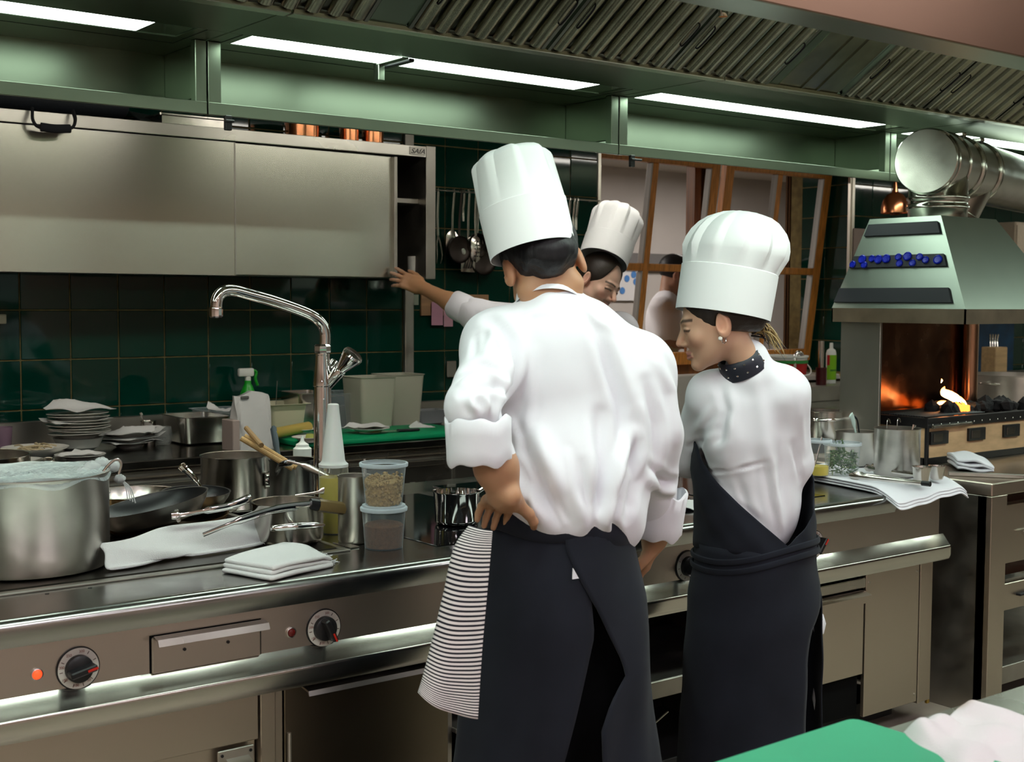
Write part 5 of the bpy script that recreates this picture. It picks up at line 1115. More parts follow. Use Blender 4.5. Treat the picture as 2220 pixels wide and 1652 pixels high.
# ------------------------------------------------------------------ things on the sink ledge under the windows
LZ = 1.03
def led(px_, Y): return np.array((at(px_, 820, Y=Y)[0], Y, LZ))
c = led(1700, 5.68); t = thing('bucket', 'white bucket with red label and bail handle on the ledge below the window', 'bucket', c)
hb2 = at(1700, 770, Y=5.68)[2]-LZ
MB().lathe([(0, 0), (.13, 0), (.15, hb2), (.156, hb2), (.156, hb2-.012), (.15, hb2-.012)], 40).build('pail', WHITEP, t)
MB().lathe([(.1335, .01), (.1505, hb2*.86)], 40).build('label', mat('red_label', (.45, .012, .012), .4), t)
MB().lathe([(.1525, hb2-.05), (.1535, hb2-.03)], 40).build('green_band', mat('green_label', (.03, .25, .05), .4), t)
MB().tube(smooth_path([(-.15, -.02, hb2*.85), (-.1, -.13, hb2*.5), (.02, -.17, hb2*.38), (.12, -.12, hb2*.55), (.152, -.02, hb2*.85)], 6), .005, 8).build('bail', WHITEP, t)
t = thing('gooseneck_tap', 'small chrome gooseneck tap in front of the bucket', 'tap', led(1722, 5.55)); zt2 = at(1733, 764, Y=5.55)[2]-LZ
MB().tube(smooth_path([(0, 0, 0), (0, 0, zt2*.6), (.01, 0, zt2*.92), (.045, 0, zt2), (.075, 0, zt2*.9), (.08, 0, zt2*.62)], 6), .013, 12).build('neck', CHROME, t)
c = led(1801, 5.70); t = thing('cleaner_bottle', 'white cleaner bottle with green and red label on the ledge', 'bottle', c); hb3 = at(1801, 743, Y=5.70)[2]-LZ
P = [[(r_*1.0*math.cos(a), r_*.6*math.sin(a), z) for a in np.linspace(0, 2*PI, 28, endpoint=False)] for r_, z in ((.001, 0), (.042, 0), (.044, .01), (.044, hb3*.74), (.036, hb3*.82), (.016, hb3*.86), (.015, hb3*.98), (.012, hb3), (.001, hb3))]
MB().grid(P, wrap=True).build('body', WHITEP, t)
P = [[(.0455*math.cos(a), .0455*.61*math.sin(a), z) for a in np.linspace(PI*1.03, PI*1.97, 16)] for z in (.025, hb3*.70)]; MB().grid(P).build('label', mat('lime_label', (.22, .5, .01), .4), t)
P = [[(.0462*math.cos(a), .0462*.62*math.sin(a), z) for a in np.linspace(PI*1.03, PI*1.22, 6)] for z in (hb3*.45, hb3*.70)]; MB().grid(P).build('red_corner', MATS['red_label'], t)
P = [[(.0463*math.cos(a), .0463*.62*math.sin(a), z) for a in np.linspace(PI*1.25, PI*1.9, 8)] for z in (hb3*.3, hb3*.345)]; MB().grid(P).build('label_line', mat('dark_green_print', (.05, .2, .02), .4), t)
c = led(1780, 5.62); t = thing('dark_mug', 'dark red plastic mug holding a steel tube on the ledge', 'mug', c)
MB().lathe(shell(.034, .036, at(1780, 797, Y=5.62)[2]-LZ, .003), 24).build('cup', mat('dark_red_plastic', (.06, .006, .008), .3), t)
o = MB().lathe([(0, 0), (.019, 0), (.019, at(1778, 738, Y=5.62)[2]-LZ-.01), (0, at(1778, 738, Y=5.62)[2]-LZ-.01)], 24).build('steel_tube', STEELP, None, loc=tuple(c+(-.004, 0, .006))); tag(o, 'brushed steel tube standing in the dark red mug', 'tube')
t = thing('yellow_brush', 'yellow handled brush leaning beside the cleaner bottle', 'brush', led(1824, 5.6)); MB().tube([(.02, 0, 0), (-.01, 0, .07)], .008, 8).build('handle', mat('yellow_plastic', (.6, .35, .02), .4), t)
MB().box((.0, -.012, 0), (.04, .012, .012), .003).build('bristles', mat('bristle', (.5, .4, .2), .9), t)
t = thing('wrapped_board', 'pale wrapped board standing on the counter below the left window', 'board', np.array((at(1490, 840, Y=5.3)[0], 5.3, BZ))); MB().box((-.25, -.05, 0), (.14, .05, at(1490, 812, Y=5.3)[2]-BZ), .006).build('slab', mat('wrapped_plastic', (.5, .45, .40), .35, bump=((20, 20, 20), .5, .006)), t)
# ------------------------------------------------------------------ right end of the island: cloth, pots, tubs, tongs
nu, nv = 26, 16; cs = [at(1700, 1035, Z=IZ), at(1945, 1082, Z=IZ), at(2100, 1052, Z=IZ), at(1880, 1008, Z=IZ)]
tw = thing('service_cloth', 'large white cloth spread over the right end of the island, hanging over the edge', 'cloth', np.array((3.9, 3.2, IZ)))
cs = [at(1700, 1030, Z=IZ+.005), at(1945, 1078, Z=IZ+.005), at(2098, 1052, Z=IZ+.005), at(1930, 1000, Z=IZ+.005)]
P = np.zeros((nu+1, nv+1, 3))
for i in range(nu+1):
    for j in range(nv+1):
        u, v = i/nu, j/nv; p = cs[0]*(1-u)*(1-v)+cs[1]*u*(1-v)+cs[2]*u*v+cs[3]*(1-u)*v
        p = p+np.array((0, 0, .004*math.sin(9*u+2)*math.sin(7*v)+.003*math.sin(20*v+3*u)))
        fall = max(0, (u-.80)/.20); p = p+np.array((0, 0, -.045*fall**1.6*(1-.5*v)))-np.array((.0, .012, 0))*fall
        p[2] = p[2]-.025*max(0, (v-.85)/.15)**2; P[i, j] = p
for k in range(3):
    ob_ = MB().grid(P+np.array((.003*k, .006*k, .0095*k))-wloc(tw), .009).build('layer', WHITEC, tw, smooth=180); md = ob_.modifiers.new('sub', 'SUBSURF'); md.levels = md.render_levels = 1
CZ = IZ+.031
def onc(x, y): return at(x, y, Z=CZ)
def cylpot(name, label, px_, ybase, ytop, wpx, m=STEELS, dy=0.0, lip=.003, cat='pot', taper=1.0, z0=CZ):
    p = at(px_, ybase, Z=z0); dep = CM[2] @ (p-np.array((0, 0, H))); r_ = wpx/2/FPX*dep; d = np.array((.607, .792, 0)); c = p+d*r_*.92
    h_ = at(px_, ytop, Y=c[1])[2]-z0
    t = thing(name, label, cat, c); MB().lathe(hollow(r_*taper, r_, h_, .002, .006, lip), 48).build('body', m, t, smooth=50); return t, r_, h_
t, r_, h_ = cylpot('tall_container', 'tall plain steel container in the middle of the service cloth', 1957, 1036, 928, 98, mat('steel_container', (.48, .45, .41), .3, 1, noise=((8, 8, 20), .15), bump=((60, 60, 500), .08, .0005)))
for s in (-.5, .25): lift(MB().tube(smooth_path([(s*r_, r_*.2, h_*.6), (s*r_, r_*.2, h_+.025), (s*r_+.012, r_*.2, h_+.035), (s*r_+.02, r_*.2, h_+.02)], 4), .002, 6).build('ladle', STEELP, t), ('left' if s < 0 else 'right')+' thin ladle hook over the rim of the tall plain container', 'ladle')
lift(MB().tube([(r_*.6, -r_*.3, h_*.7), (r_*.8, -r_*.3, h_+.012)], [.008, .01], 8, sx=.4).build('spoon', CHROME, t), 'shiny spoon in the tall plain container', 'spoon')
t, r_, h_ = cylpot('tall_container', 'second steel container with a white spatula behind the herb tub', 1864, 1012, 935, 84, STEELS)
lift(MB().tube(smooth_path([(r_*.2, 0, h_*.6), (-.02, 0, h_+.05), (-.035, 0, h_+.07)], 5), [.006]*4+[.012]*5+[.015, .012], 10, sx=.35).build('spatula', mat('pale_spatula', (.55, .68, .62), .4), t), 'pale spatula leaning in the second steel container', 'spatula')
MB().tube(smooth_path([(r_*.4, 0, h_*.6), (0.01, 0, h_+.04), (-.012, 0, h_+.062)], 5), .005, 8, sx=.4).build('dark_knife', DARKM, t)
lift([o_ for o_ in t.children if o_.name.startswith('dark_knife')][0], 'dark knife leaning beside the pale spatula', 'knife')
t, r_, h_ = cylpot('steel_pot', 'wide steel pot at the back of the service cloth beside the second cook', 1792, 985, 890, 84, STEELP, lip=.006); lift(MB().lathe([(r_-.01, h_*.9), (0, h_*.9)], 40).build('stock', mat('dark_stock', (.05, .045, .04), .1), t), 'dark stock in the wide steel pot', 'soup')
MB().lathe([(r_*1.0+.002, h_*.78), (r_*1.05, h_*.80), (r_*1.05, h_*.83), (r_*1.0+.002, h_*.85)], 40).build('rim_band', CHROME, t)
def tub(name, label, px_, ybase, ytop, wpx):
    p = at(px_, ybase, Z=CZ); dep = CM[2] @ (p-np.array((0, 0, H))); r_ = wpx/2/FPX*dep; c = p+np.array((.607, .792, 0))*r_*.9; h_ = at(px_, ytop, Y=c[1])[2]-CZ
    return deli(name, label, c, r_*.86, r_*.97, h_), r_*.97, h_
t, r_, h_ = tub('herb_tub', 'clear plastic tub full of green herbs on the service cloth', 1834, 1033, 958, 80)
HERB = mat('herb_leaf', (.055, .13, .03), .5, noise=((60, 60, 60), .5)); HERB2 = mat('herb_leaf_pale', (.20, .26, .12), .5)
for nm, mm, nn, sd in (('herb_leaves', HERB, 420, 1), ('pale_herb_leaves', HERB2, 150, 2)):
    rg = np.random.default_rng(sd); b = MB()
    for k in range(nn):
        a = rg.uniform(0, 6.28); rr = r_*.83*math.sqrt(rg.uniform(.3, 1)); z = rg.uniform(.006, h_*.72); d = rg.normal(0, 1, 3); d[2] *= .5; d /= np.linalg.norm(d); n_ = np.cross(d, rg.normal(0, 1, 3)); n_ /= np.linalg.norm(n_); L = rg.uniform(.008, .016); W_ = L*.22; p = np.array((rr*math.cos(a), rr*math.sin(a), z))
        b.add([p-d*L, p+n_*W_, p+d*L, p-n_*W_], [(0, 1, 2, 3)])
    o = b.build(nm, mm, t, smooth=0, fix=False); o['kind'] = 'stuff'; lift(o, 'dark green herb leaves filling the clear tub' if sd == 1 else 'pale herb leaves mixed into the clear tub', 'herbs')
b = MB(); rg = np.random.default_rng(9)
for stem in range(5):
    p = np.array(((-.3+.18*stem)*r_*.6, .0, h_*.6)); top = p+np.array((rg.normal(0, .01)+.006*(stem-2), .01, .055 if stem != 4 else .03)); b.tube([p, (p+top)/2+rg.normal(0, .003, 3), top], .0012, 4)
    for k in range(16):
        q = p+(top-p)*rg.uniform(.3, 1); d = rg.normal(0, 1, 3); d /= np.linalg.norm(d); n_ = np.cross(d, (0, 0, 1)); n_ /= np.linalg.norm(n_)+1e-6; b.add([q, q+d*.005+n_*.003, q+d*.011, q+d*.005-n_*.003], [(0, 1, 2, 3)])
o = b.build('thyme_sprigs', HERB, t, smooth=0, fix=False); o['kind'] = 'stuff'; lift(o, 'upright thyme sprigs standing out of the herb tub', 'herbs')
t, r_, h_ = tub('butter_tub', 'clear plastic tub with yellow sauce and a spoon beside the herb tub', 1778, 1033, 952, 56)
lift(MB().lathe([(0, .002), (r_*.86, .002), (r_*.89, h_*.26), (0, h_*.27)], 36).build('yellow_sauce', mat('yellow_sauce', (.62, .48, .01), .3), t), 'bright yellow sauce at the bottom of the tub', 'sauce')
lift(MB().tube([(-r_*.4, 0, h_*.2), (r_*.5, 0, h_*1.05)], [.004, .005], 8, sx=.4).build('spoon', STEELP, t), 'spoon standing in the yellow sauce tub', 'spoon')
t, r_, h_ = cylpot('sauce_cup', 'left small steel sauce cup at the right end of the service cloth', 2003, 1050, 1012, 40, STEELP, taper=.8, cat='cup', lip=.002)
t, r_, h_ = cylpot('sauce_cup', 'right small steel sauce cup at the right end of the service cloth', 2036, 1042, 1010, 34, STEELP, taper=.8, cat='cup', lip=.002)
def tongs(label, h0, h1, dz):
    a, c = onc(*h0), onc(*h1); a = a+(0, 0, dz); c = c+(0, 0, dz); t = thing('tongs', label, 'tongs', (a+c)/2*[1, 1, 0]+[0, 0, CZ], 0, 'tongs on the service cloth'); w0 = wloc(t)
    d = (c-a)/np.linalg.norm(c-a); s = np.array((-d[1], d[0], 0))
    for k in (-1, 1):
        pts = [a-w0, a+(c-a)*.3+s*k*.012-w0, a+(c-a)*.75+s*k*.02-w0, c+s*k*.014-w0]
        MB().tube(smooth_path(pts, 6), [.008]*6+[.0075]*6+[.009]*3+[.014]*3+[.006], 8, sx=.35).build('arm', STEELP, t)
    MB().tube([a-w0-d*.012, a-w0+d*.02], .0095, 10).build('hinge', BLACK, t)
tongs('front pair of steel tongs lying on the service cloth', (2010, 1056), (1845, 1037), .012); tongs('rear pair of steel tongs lying behind the front pair', (1995, 1044), (1880, 1025), .022)
# folded cloth on the grill table
t = thing('oven_cloth', 'folded white oven cloth lying on the grill table in front of the grill', 'cloth', at(2095, 1030, Z=TZ))
for k in range(3):
    q = [at(2052, 1006, Z=TZ), at(2075, 1022, Z=TZ), at(2158, 1030, Z=TZ), at(2125, 1004, Z=TZ)]; q = [p+np.array((0, 0, .012+.017*k)) for p in q]; P = np.zeros((11, 15, 3))
    for i in range(11):
        for j in range(15):
            u, v = i/10, j/14; P[i, j] = q[0]*(1-u)*(1-v)+q[1]*u*(1-v)+q[2]*u*v+q[3]*(1-u)*v+np.array((0, .004*math.sin(7*v+k), .006*math.sin(PI*u)*(k+1)/2+.004*math.sin(8*v+2*k)-.010*k*v**4))
    ob_ = MB().grid(P-wloc(t), .015).build('fold', TERRY if k < 0 else WHITEC, t, smooth=180); md = ob_.modifiers.new('sub', 'SUBSURF'); md.levels = md.render_levels = 1
o = MB().box((0, 0, 0), (.28, .012, .018), .003).build('steel_bar', STEELD, None, loc=tuple(at(2056, 1032, Z=TZ)), rot=(0, 0, -.95)); tag(o, 'flat steel bar lying at the left edge of the grill table', 'bar')
# ------------------------------------------------------------------ foreground pass table
ptb = thing('pass_table', 'steel pass table in the right foreground', 'table', (2.4, .9, 0)); PZ = .875
MB().box((1.45, .2, PZ-.04), (3.6, 1.30, PZ), .004).build('top', STEEL, ptb, world=True)
for x, y in ((1.5, .25), (1.5, 1.25), (3.5, .25), (3.5, 1.25)): MB().box((x-.025, y-.025, 0), (x+.025, y+.025, PZ-.04), .003).build('leg', STEEL, ptb, world=True)
t = thing('cutting_board', 'bright green cutting board on the foreground table', 'cutting board', np.array((1.6, 1.1, PZ)))
e0, e1, e2 = at(1850, 1556, Z=.9)[:2], at(2020, 1607, Z=.9)[:2], at(1540, 1652, Z=.9)[:2]
d1 = (e1-e0)/np.linalg.norm(e1-e0); d2 = (e2-e0)/np.linalg.norm(e2-e0); d2 = d2-d1*(d1@d2)*.6; d2 /= np.linalg.norm(d2)
cr = [e0, e0+d1*.5, e0+d1*.5+d2*.7, e0+d2*.7]; pl2 = []
for k in range(4):
    a, bq, c = cr[k-1], cr[k], cr[(k+1) % 4]; u = (a-bq)/np.linalg.norm(a-bq); v = (c-bq)/np.linalg.norm(c-bq)
    for s_ in (0, .25, .5, .75, 1): p0, p2 = bq+u*.02, bq+v*.02; pl2.append(tuple((1-s_)**2*p0+2*s_*(1-s_)*bq+s_*s_*p2))
ob_ = MB().prism(pl2, PZ+.001, .9, 'z').build('slab', mat('bright_green_board', (.045, .42, .21), .5, spec=.35, noise=((5, 5, 5), .06)), t, world=True, smooth=40)
t = thing('table_cloth', 'crumpled white cloth with a brown stain on the foreground table', 'cloth', np.array((at(2120, 1600, Z=.9)[0], at(2120, 1600, Z=.9)[1], PZ)))
nu, nv = 34, 34; P = np.zeros((nu+1, nv+1, 3)); o0 = at(2105, 1535, Z=.9); 
ctrl = [at(1950, 1585, Z=.9), at(2105, 1530, Z=.9)+(0.02, .02, 0), at(2330, 1560, Z=.9), at(2140, 1760, Z=.9)]
for i in range(nu+1):
    for j in range(nv+1):
        u, v = i/nu, j/nv; p = ctrl[0]*(1-u)*(1-v)+ctrl[1]*u*(1-v)+ctrl[2]*u*v+ctrl[3]*(1-u)*v
        z = .026+.012*math.sin(5*u+3*v)+.008*math.sin(11*v+4*u)+.030*math.exp(-((u-.95)/.16)**2-((v-.08)/.2)**2)+.006*math.sin(17*u-6*v)
        P[i, j] = (p[0], p[1], PZ+max(.012, z)*(1-.55*max(0, 1-8*min(u, 1-u, v, 1-v))))
STN = mat('stained_cloth', (.80, .77, .76), .92, spec=.1, bump=((300, 300, 300), .4, .0015))
nt = STN.node_tree; bs_ = nt.nodes['Principled BSDF']; gm = nt.nodes.new('ShaderNodeTexCoord'); vm = nt.nodes.new('ShaderNodeVectorMath'); vm.operation = 'DISTANCE'; st_ = P[int(nu*.93), int(nv*.03)]-wloc(t); vm.inputs[1].default_value = tuple(st_)
rp = nt.nodes.new('ShaderNodeValToRGB'); rp.color_ramp.elements[0].color = (.36, .17, .07, 1); rp.color_ramp.elements[1].color = (.80, .77, .76, 1); rp.color_ramp.elements[1].position = .03
nt.links.new(gm.outputs['Object'], vm.inputs[0]); nt.links.new(vm.outputs['Value'], rp.inputs[0]); nt.links.new(rp.outputs[0], bs_.inputs['Base Color'])
ob_ = MB().grid(P-wloc(t), .006).build('fabric', STN, t, smooth=180); md = ob_.modifiers.new('sub', 'SUBSURF'); md.levels = md.render_levels = 1
# ------------------------------------------------------------------ organic shapes: signed distance fields meshed with surface nets
def smin(a, b, k):
    h = np.clip(.5+.5*(b-a)/k, 0, 1); return b+(a-b)*h-k*h*(1-h)
def smax(a, b, k): return -smin(-a, -b, k)
def s_cone(P, a, b, ra, rb=None):
    rb = ra if rb is None else rb; a = np.asarray(a, float); b = np.asarray(b, float); ab = b-a; L = ab@ab+1e-12
    t = np.clip((P-a)@ab/L, 0, 1); return np.linalg.norm(P-a-t[:, None]*ab, axis=1)-(ra+(rb-ra)*t)
def s_ell(P, c, r, R=None):
    q = P-np.asarray(c, float)
    if R is not None: q = q@R
    r = np.asarray(r, float); k0 = np.linalg.norm(q/r, axis=1); k1 = np.linalg.norm(q/r**2, axis=1)+1e-9; return k0*(k0-1)/k1
def s_box(P, c, h, R=None, rd=.005):
    q = P-np.asarray(c, float)
    if R is not None: q = q@R
    q = np.abs(q)-np.asarray(h, float)+rd; return np.linalg.norm(np.maximum(q, 0), axis=1)+np.minimum(q.max(1), 0)-rd
def s_poly(P, pts, rs, k=.02):
    d = None
    for i in range(len(pts)-1):
        e = s_cone(P, pts[i], pts[i+1], rs[i], rs[i+1]); d = e if d is None else smin(d, e, k)
    return d
def axis_coords(lo, hi, coarse, fine=()):
    """rectilinear coordinates: coarse steps, finer inside the listed (a,b,step) ranges"""
    x = lo; out = [lo]
    while x < hi:
        st = coarse
        for a, b, s in fine:
            if a <= x <= b: st = min(st, s)
            elif x < a < x+st: st = max(min(st, a-x+1e-6), s)
        x += st; out.append(x)
    while len(out) % 4: out.append(out[-1]+coarse)
    return np.array(out)
def nets(f, X, Y, Z):
    n = (len(X), len(Y), len(Z)); B = [c.reshape(-1, 4) for c in (X, Y, Z)]; C = [b.mean(1) for b in B]; HW = [(b.max(1)-b.min(1))/2+np.gradient(b.mean(1))*.15 for b in B]
    G = np.stack(np.meshgrid(*C, indexing='ij'), -1).reshape(-1, 3)
    hd = np.sqrt(sum(g**2 for g in np.meshgrid(*HW, indexing='ij'))).ravel()
    dc = f(G); act = np.abs(dc) < hd*1.5+.004
    D = np.repeat(np.repeat(np.repeat(dc.reshape([len(c) for c in C]), 4, 0), 4, 1), 4, 2).astype(np.float32)
    idx = np.argwhere(act.reshape([len(c) for c in C])); o4 = np.stack(np.meshgrid(range(4), range(4), range(4), indexing='ij'), -1).reshape(-1, 3)
    I = (idx[:, None, :]*4+o4[None]).reshape(-1, 3)
    for s in range(0, len(I), 400000):
        J = I[s:s+400000]; D[J[:, 0], J[:, 1], J[:, 2]] = f(np.stack([X[J[:, 0]], Y[J[:, 1]], Z[J[:, 2]]], 1))
    S = D < 0
    cs = np.zeros(tuple(k-1 for k in n), np.int8)
    for i in (0, 1):
        for j in (0, 1):
            for k in (0, 1): cs += S[i:n[0]-1+i, j:n[1]-1+j, k:n[2]-1+k]
    cell = np.argwhere((cs > 0) & (cs < 8)); vid = -np.ones(cs.shape, np.int64); vid[cell[:, 0], cell[:, 1], cell[:, 2]] = np.arange(len(cell))
    acc = np.zeros((len(cell), 3)); cnt = np.zeros(len(cell)); co = [X, Y, Z]
    for ax in range(3):
        o = [a for a in range(3) if a != ax]
        for u in (0, 1):
            for v in (0, 1):
                p0 = cell.copy(); p0[:, o[0]] += u; p0[:, o[1]] += v; p1 = p0.copy(); p1[:, ax] += 1
                d0 = D[p0[:, 0], p0[:, 1], p0[:, 2]]; d1 = D[p1[:, 0], p1[:, 1], p1[:, 2]]; m = (d0 < 0) != (d1 < 0)
                t = np.where(m, d0/(d0-d1+1e-12), 0)
                q = np.stack([co[a][p0[:, a]] for a in range(3)], 1); q[:, ax] += t*(co[ax][p1[:, ax]]-co[ax][p0[:, ax]])
                acc[m] += q[m]; cnt[m] += 1
    V = acc/cnt[:, None]; F = []
    for ax in range(3):
        a1, a2 = (ax+1) % 3, (ax+2) % 3
        sl0 = [slice(None)]*3; sl1 = [slice(None)]*3; sl0[ax] = slice(0, n[ax]-1); sl1[ax] = slice(1, n[ax])
        E = np.argwhere(S[tuple(sl0)] != S[tuple(sl1)])
        E = E[(E[:, a1] > 0) & (E[:, a2] > 0) & (E[:, a1] < n[a1]-1) & (E[:, a2] < n[a2]-1)]
        inside = S[E[:, 0], E[:, 1], E[:, 2]]
        def vv(d1, d2):
            q = E.copy(); q[:, a1] -= d1; q[:, a2] -= d2; return vid[q[:, 0], q[:, 1], q[:, 2]]
        Q = np.stack([vv(1, 1), vv(0, 1), vv(0, 0), vv(1, 0)], 1); Q[~inside] = Q[~inside][:, ::-1]; F.append(Q)
    F = np.vstack(F); return V, F[(F >= 0).all(1)]
def vnormals(V, F):
    N = np.zeros_like(V); n = np.cross(V[F[:, 2]]-V[F[:, 0]], V[F[:, 3]]-V[F[:, 1]])
    for k in range(4): np.add.at(N, F[:, k], n)
    return N/(np.linalg.norm(N, axis=1)[:, None]+1e-12)
def relax(V, F, it=1, lam=.5):
    for _ in range(it):
        A = np.zeros_like(V); c = np.zeros(len(V))
        for k in range(4):
            np.add.at(A, F[:, k], V[F[:, (k+1) % 4]]); np.add.at(A, F[:, k], V[F[:, (k+3) % 4]]); np.add.at(c, F[:, k], 2)
        V = V+(A/np.maximum(c, 1)[:, None]-V)*lam
    return V
def seg_d(V, a, b):
    a = np.asarray(a); b = np.asarray(b); ab = b-a; t = np.clip((V-a)@ab/(ab@ab+1e-12), 0, 1); return np.linalg.norm(V-a-t[:, None]*ab, axis=1), t
def folds(V, F, lst):
    """lst: (polyline points, width, amplitude): ridges (+) and creases (-), real displacement along the normal"""
    N = vnormals(V, F); disp = np.zeros(len(V))
    for pts, w_, amp in lst:
        if len(pts) < 2: continue
        d = np.full(len(V), 9.0); tt = np.zeros(len(V)); m = len(pts)-1
        for i in range(m):
            e, t = seg_d(V, pts[i], pts[i+1]); k = e < d; d[k] = e[k]; tt[k] = (i+t[k])/m
        disp += amp*(np.exp(-(d/w_)**2)-.35*np.exp(-((d-1.7*w_)/w_)**2))*np.sqrt(np.clip(np.sin(PI*np.clip(tt*.94+.03, 0, 1)), 0, 1))
    return V+N*disp[:, None]
def hit(f, x, y, t0=1.5, t1=9.0):
    """point of the surface f along the line of sight through a spot of the photograph"""
    o = np.array((0, 0, H)); d = ray(x, y); d = d/np.linalg.norm(d); t = t0
    for _ in range(90):
        e = float(f((o+d*t)[None])[0])
        if e < .0008: break
        t += max(e*.8, .0008)
        if t > t1: return None
    return o+d*t
def hits(f, pts):
    r = [hit(f, x, y) for x, y in pts]; return [q for q in r if q is not None]
def vnoise(V, scale, seed):
    """cheap smooth value noise from summed sines"""
    r = np.random.default_rng(seed); d = np.zeros(len(V))
    for _ in range(7):
        k = r.normal(0, 1, 3)*scale; d += np.sin(V@k+r.uniform(0, 6.28))
    return d/7
def org(name, V, F, m, parent, colors=None):
    me = bpy.data.meshes.new(name); w0 = wloc(parent) if parent is not None else np.zeros(3)
    V = V-w0
    me.vertices.add(len(V)); me.vertices.foreach_set('co', V.astype(np.float32).ravel())
    me.loops.add(F.size); me.loops.foreach_set('vertex_index', F.astype(np.int32).ravel()); me.polygons.add(len(F)); me.polygons.foreach_set('loop_start', np.arange(0, F.size, 4, dtype=np.int32)); me.update(calc_edges=True); me.validate()
    me.polygons.foreach_set('use_smooth', [True]*len(me.polygons))
    if colors is not None:
        ca = me.color_attributes.new('Col', 'FLOAT_COLOR', 'POINT'); ca.data.foreach_set('color', np.hstack([colors, np.ones((len(colors), 1))]).astype(np.float32).ravel())
    return obj(name, me, m, parent)
SKIN = mat('skin', (.5, .3, .2), .48, spec=.4, attr='Col', sss=.12, bump=((300, 300, 300), .08, .0006))
def headframe(yaw, pitch, roll):
    """columns: right, forward, up of the head; yaw clockwise from +Y, pitch>0 looks down, roll>0 leans to its right"""
    R = Euler((0, 0, -yaw)).to_matrix() @ Euler((-pitch, 0, 0)).to_matrix() @ Euler((0, roll, 0)).to_matrix(); return np.array(R)
def head_sdf(P, c, R, s=1.0, nose=1.0, fem=False):
    L = (P-c)@R/s; d = s_ell(L, (0, -.018, .042), (.0765, .098, .088))
    A = np.abs(L)*[1, 0, 0]+L*[0, 1, 1]                    # mirrored halves
    if fem:
        d = smin(d, s_ell(L, (0, .028, -.018), (.061, .065, .080)), .03); d = smin(d, s_cone(A, (.044, .0, -.046), (.010, .070, -.090), .020, .016), .028); d = smin(d, s_ell(L, (0, .078, -.092), (.015, .0135, .013)), .018)
    else:
        d = smin(d, s_ell(L, (0, .028, -.022), (.063, .066, .090)), .03); d = smin(d, s_cone(A, (.048, .0, -.055), (.012, .076, -.098), .022, .020), .03); d = smin(d, s_ell(L, (0, .080, -.100), (.020, .016, .016)), .02)
    d = smin(d, s_cone(A, (.0, .083, .022), (.034, .076, .024), .013, .011), .012)
    d = smin(d, s_ell(A, (.043, .060, -.020), (.021, .020, .020)), .02)
    d = smax(d, -s_ell(A, (.031, .099, .004), (.020, .013, .0125)), .012)
    d = smin(d, s_ell(A, (.0305, .0775, .003), (.0135, .0135, .0125)), .003)
    d = smin(d, s_cone(A, (.016, .089, .0085), (.045, .080, .006), .0032, .003), .004)   # upper lid
    n = s_cone(L, (0, .086, .016), (0, .086+.026*nose, -.026), .0075, .0095); n = smin(n, s_ell(A, (.0095, .096, -.032), (.0085, .0105, .0075)), .007)
    d = smin(d, n, .008)
    d = smin(d, s_cone(A, (0, .0935, -.0555), (.019, .084, -.0605), .0062, .0035), .006)
    d = smin(d, s_cone(A, (0, .0935, -.0685), (.017, .085, -.0655), .0072, .004), .006)
    d = smax(d, -s_cone(A, (0, .1015, -.0622), (.021, .089, -.0632), .0016, .001), .003)
    e = s_ell(A, (.0785, -.014, -.004), (.0105, .021, .034), np.array(Euler((.12, 0, -.35)).to_matrix())); e = smax(e, -s_ell(A, (.0885, -.010, .001), (.0085, .0125, .0225)), .003); e = smin(e, s_ell(A, (.0795, -.008, .003), (.0035, .004, .014)), .003)
    d = smin(d, e, .007)
    return d*s
def head_color(V, c, R, s, skin, lip, brow, hairline=None, beard=0.0, blush=.12):
    L = (V-c)@R/s; A = np.abs(L)*[1, 0, 0]+L*[0, 1, 1]; col = np.tile(np.array(skin, float), (len(V), 1))
    near = (np.linalg.norm(L*[1, .8, 1], axis=1) < .16)
    def mixc(w_, cc): nonlocal col; w_ = np.clip(w_*near, 0, 1)[:, None]; col = col*(1-w_)+np.array(cc)*w_
    mixc(blush*np.exp(-(np.linalg.norm(A-(.042, .075, -.028), axis=1)/.022)**2)*2, np.array(skin)*[1.15, .62, .58])
    mixc(.35*np.exp(-(np.linalg.norm(A-(.078, -.012, -.004), axis=1)/.03)**2), np.array(skin)*[1.2, .66, .6])
    mixc(.3*np.exp(-(np.linalg.norm(L-(0, .11, -.028), axis=1)/.016)**2), np.array(skin)*[1.15, .65, .6])
    if beard: mixc(beard*np.clip((L[:, 1]-.035)/.02, 0, 1)*np.clip((-.040-L[:, 2])/.012, 0, 1), (.05, .032, .022)); mixc(beard*1.3*np.exp(-((L[:, 2]+.047)/.007)**2)*(L[:, 1] > .07)*(A[:, 0] < .028), (.04, .026, .02))
    zl = -.062+.0*A[:, 0]; mixc(.9*np.exp(-((L[:, 2]-zl)/.0095)**4)*(A[:, 0] < .021)*(L[:, 1] > .082), lip)
    mixc(.7*np.exp(-((L[:, 2]+.0625)/.0016)**2)*(A[:, 0] < .022)*(L[:, 1] > .08), np.array(lip)*.25)
    bz = .026+.004*np.sin(np.clip((A[:, 0]-.012)/.04, 0, 1)*PI); mixc(.92*np.exp(-((L[:, 2]-bz)/.0042)**4)*(A[:, 0] > .010)*(A[:, 0] < .052)*(L[:, 1] > .055), brow)
    mixc(.95*np.exp(-((L[:, 2]-.0005-.004*np.sin(np.clip((A[:, 0]-.014)/.034, 0, 1)*PI))/.0036)**4)*(A[:, 0] > .014)*(A[:, 0] < .049)*(L[:, 1] > .06), (.012, .009, .008))
    mixc(.25*np.exp(-(np.linalg.norm((A-(.031, .085, .006))*[1, .6, 1.3], axis=1)/.016)**2), np.array(skin)*.35)  # eye socket shading put into the skin colour
    return col
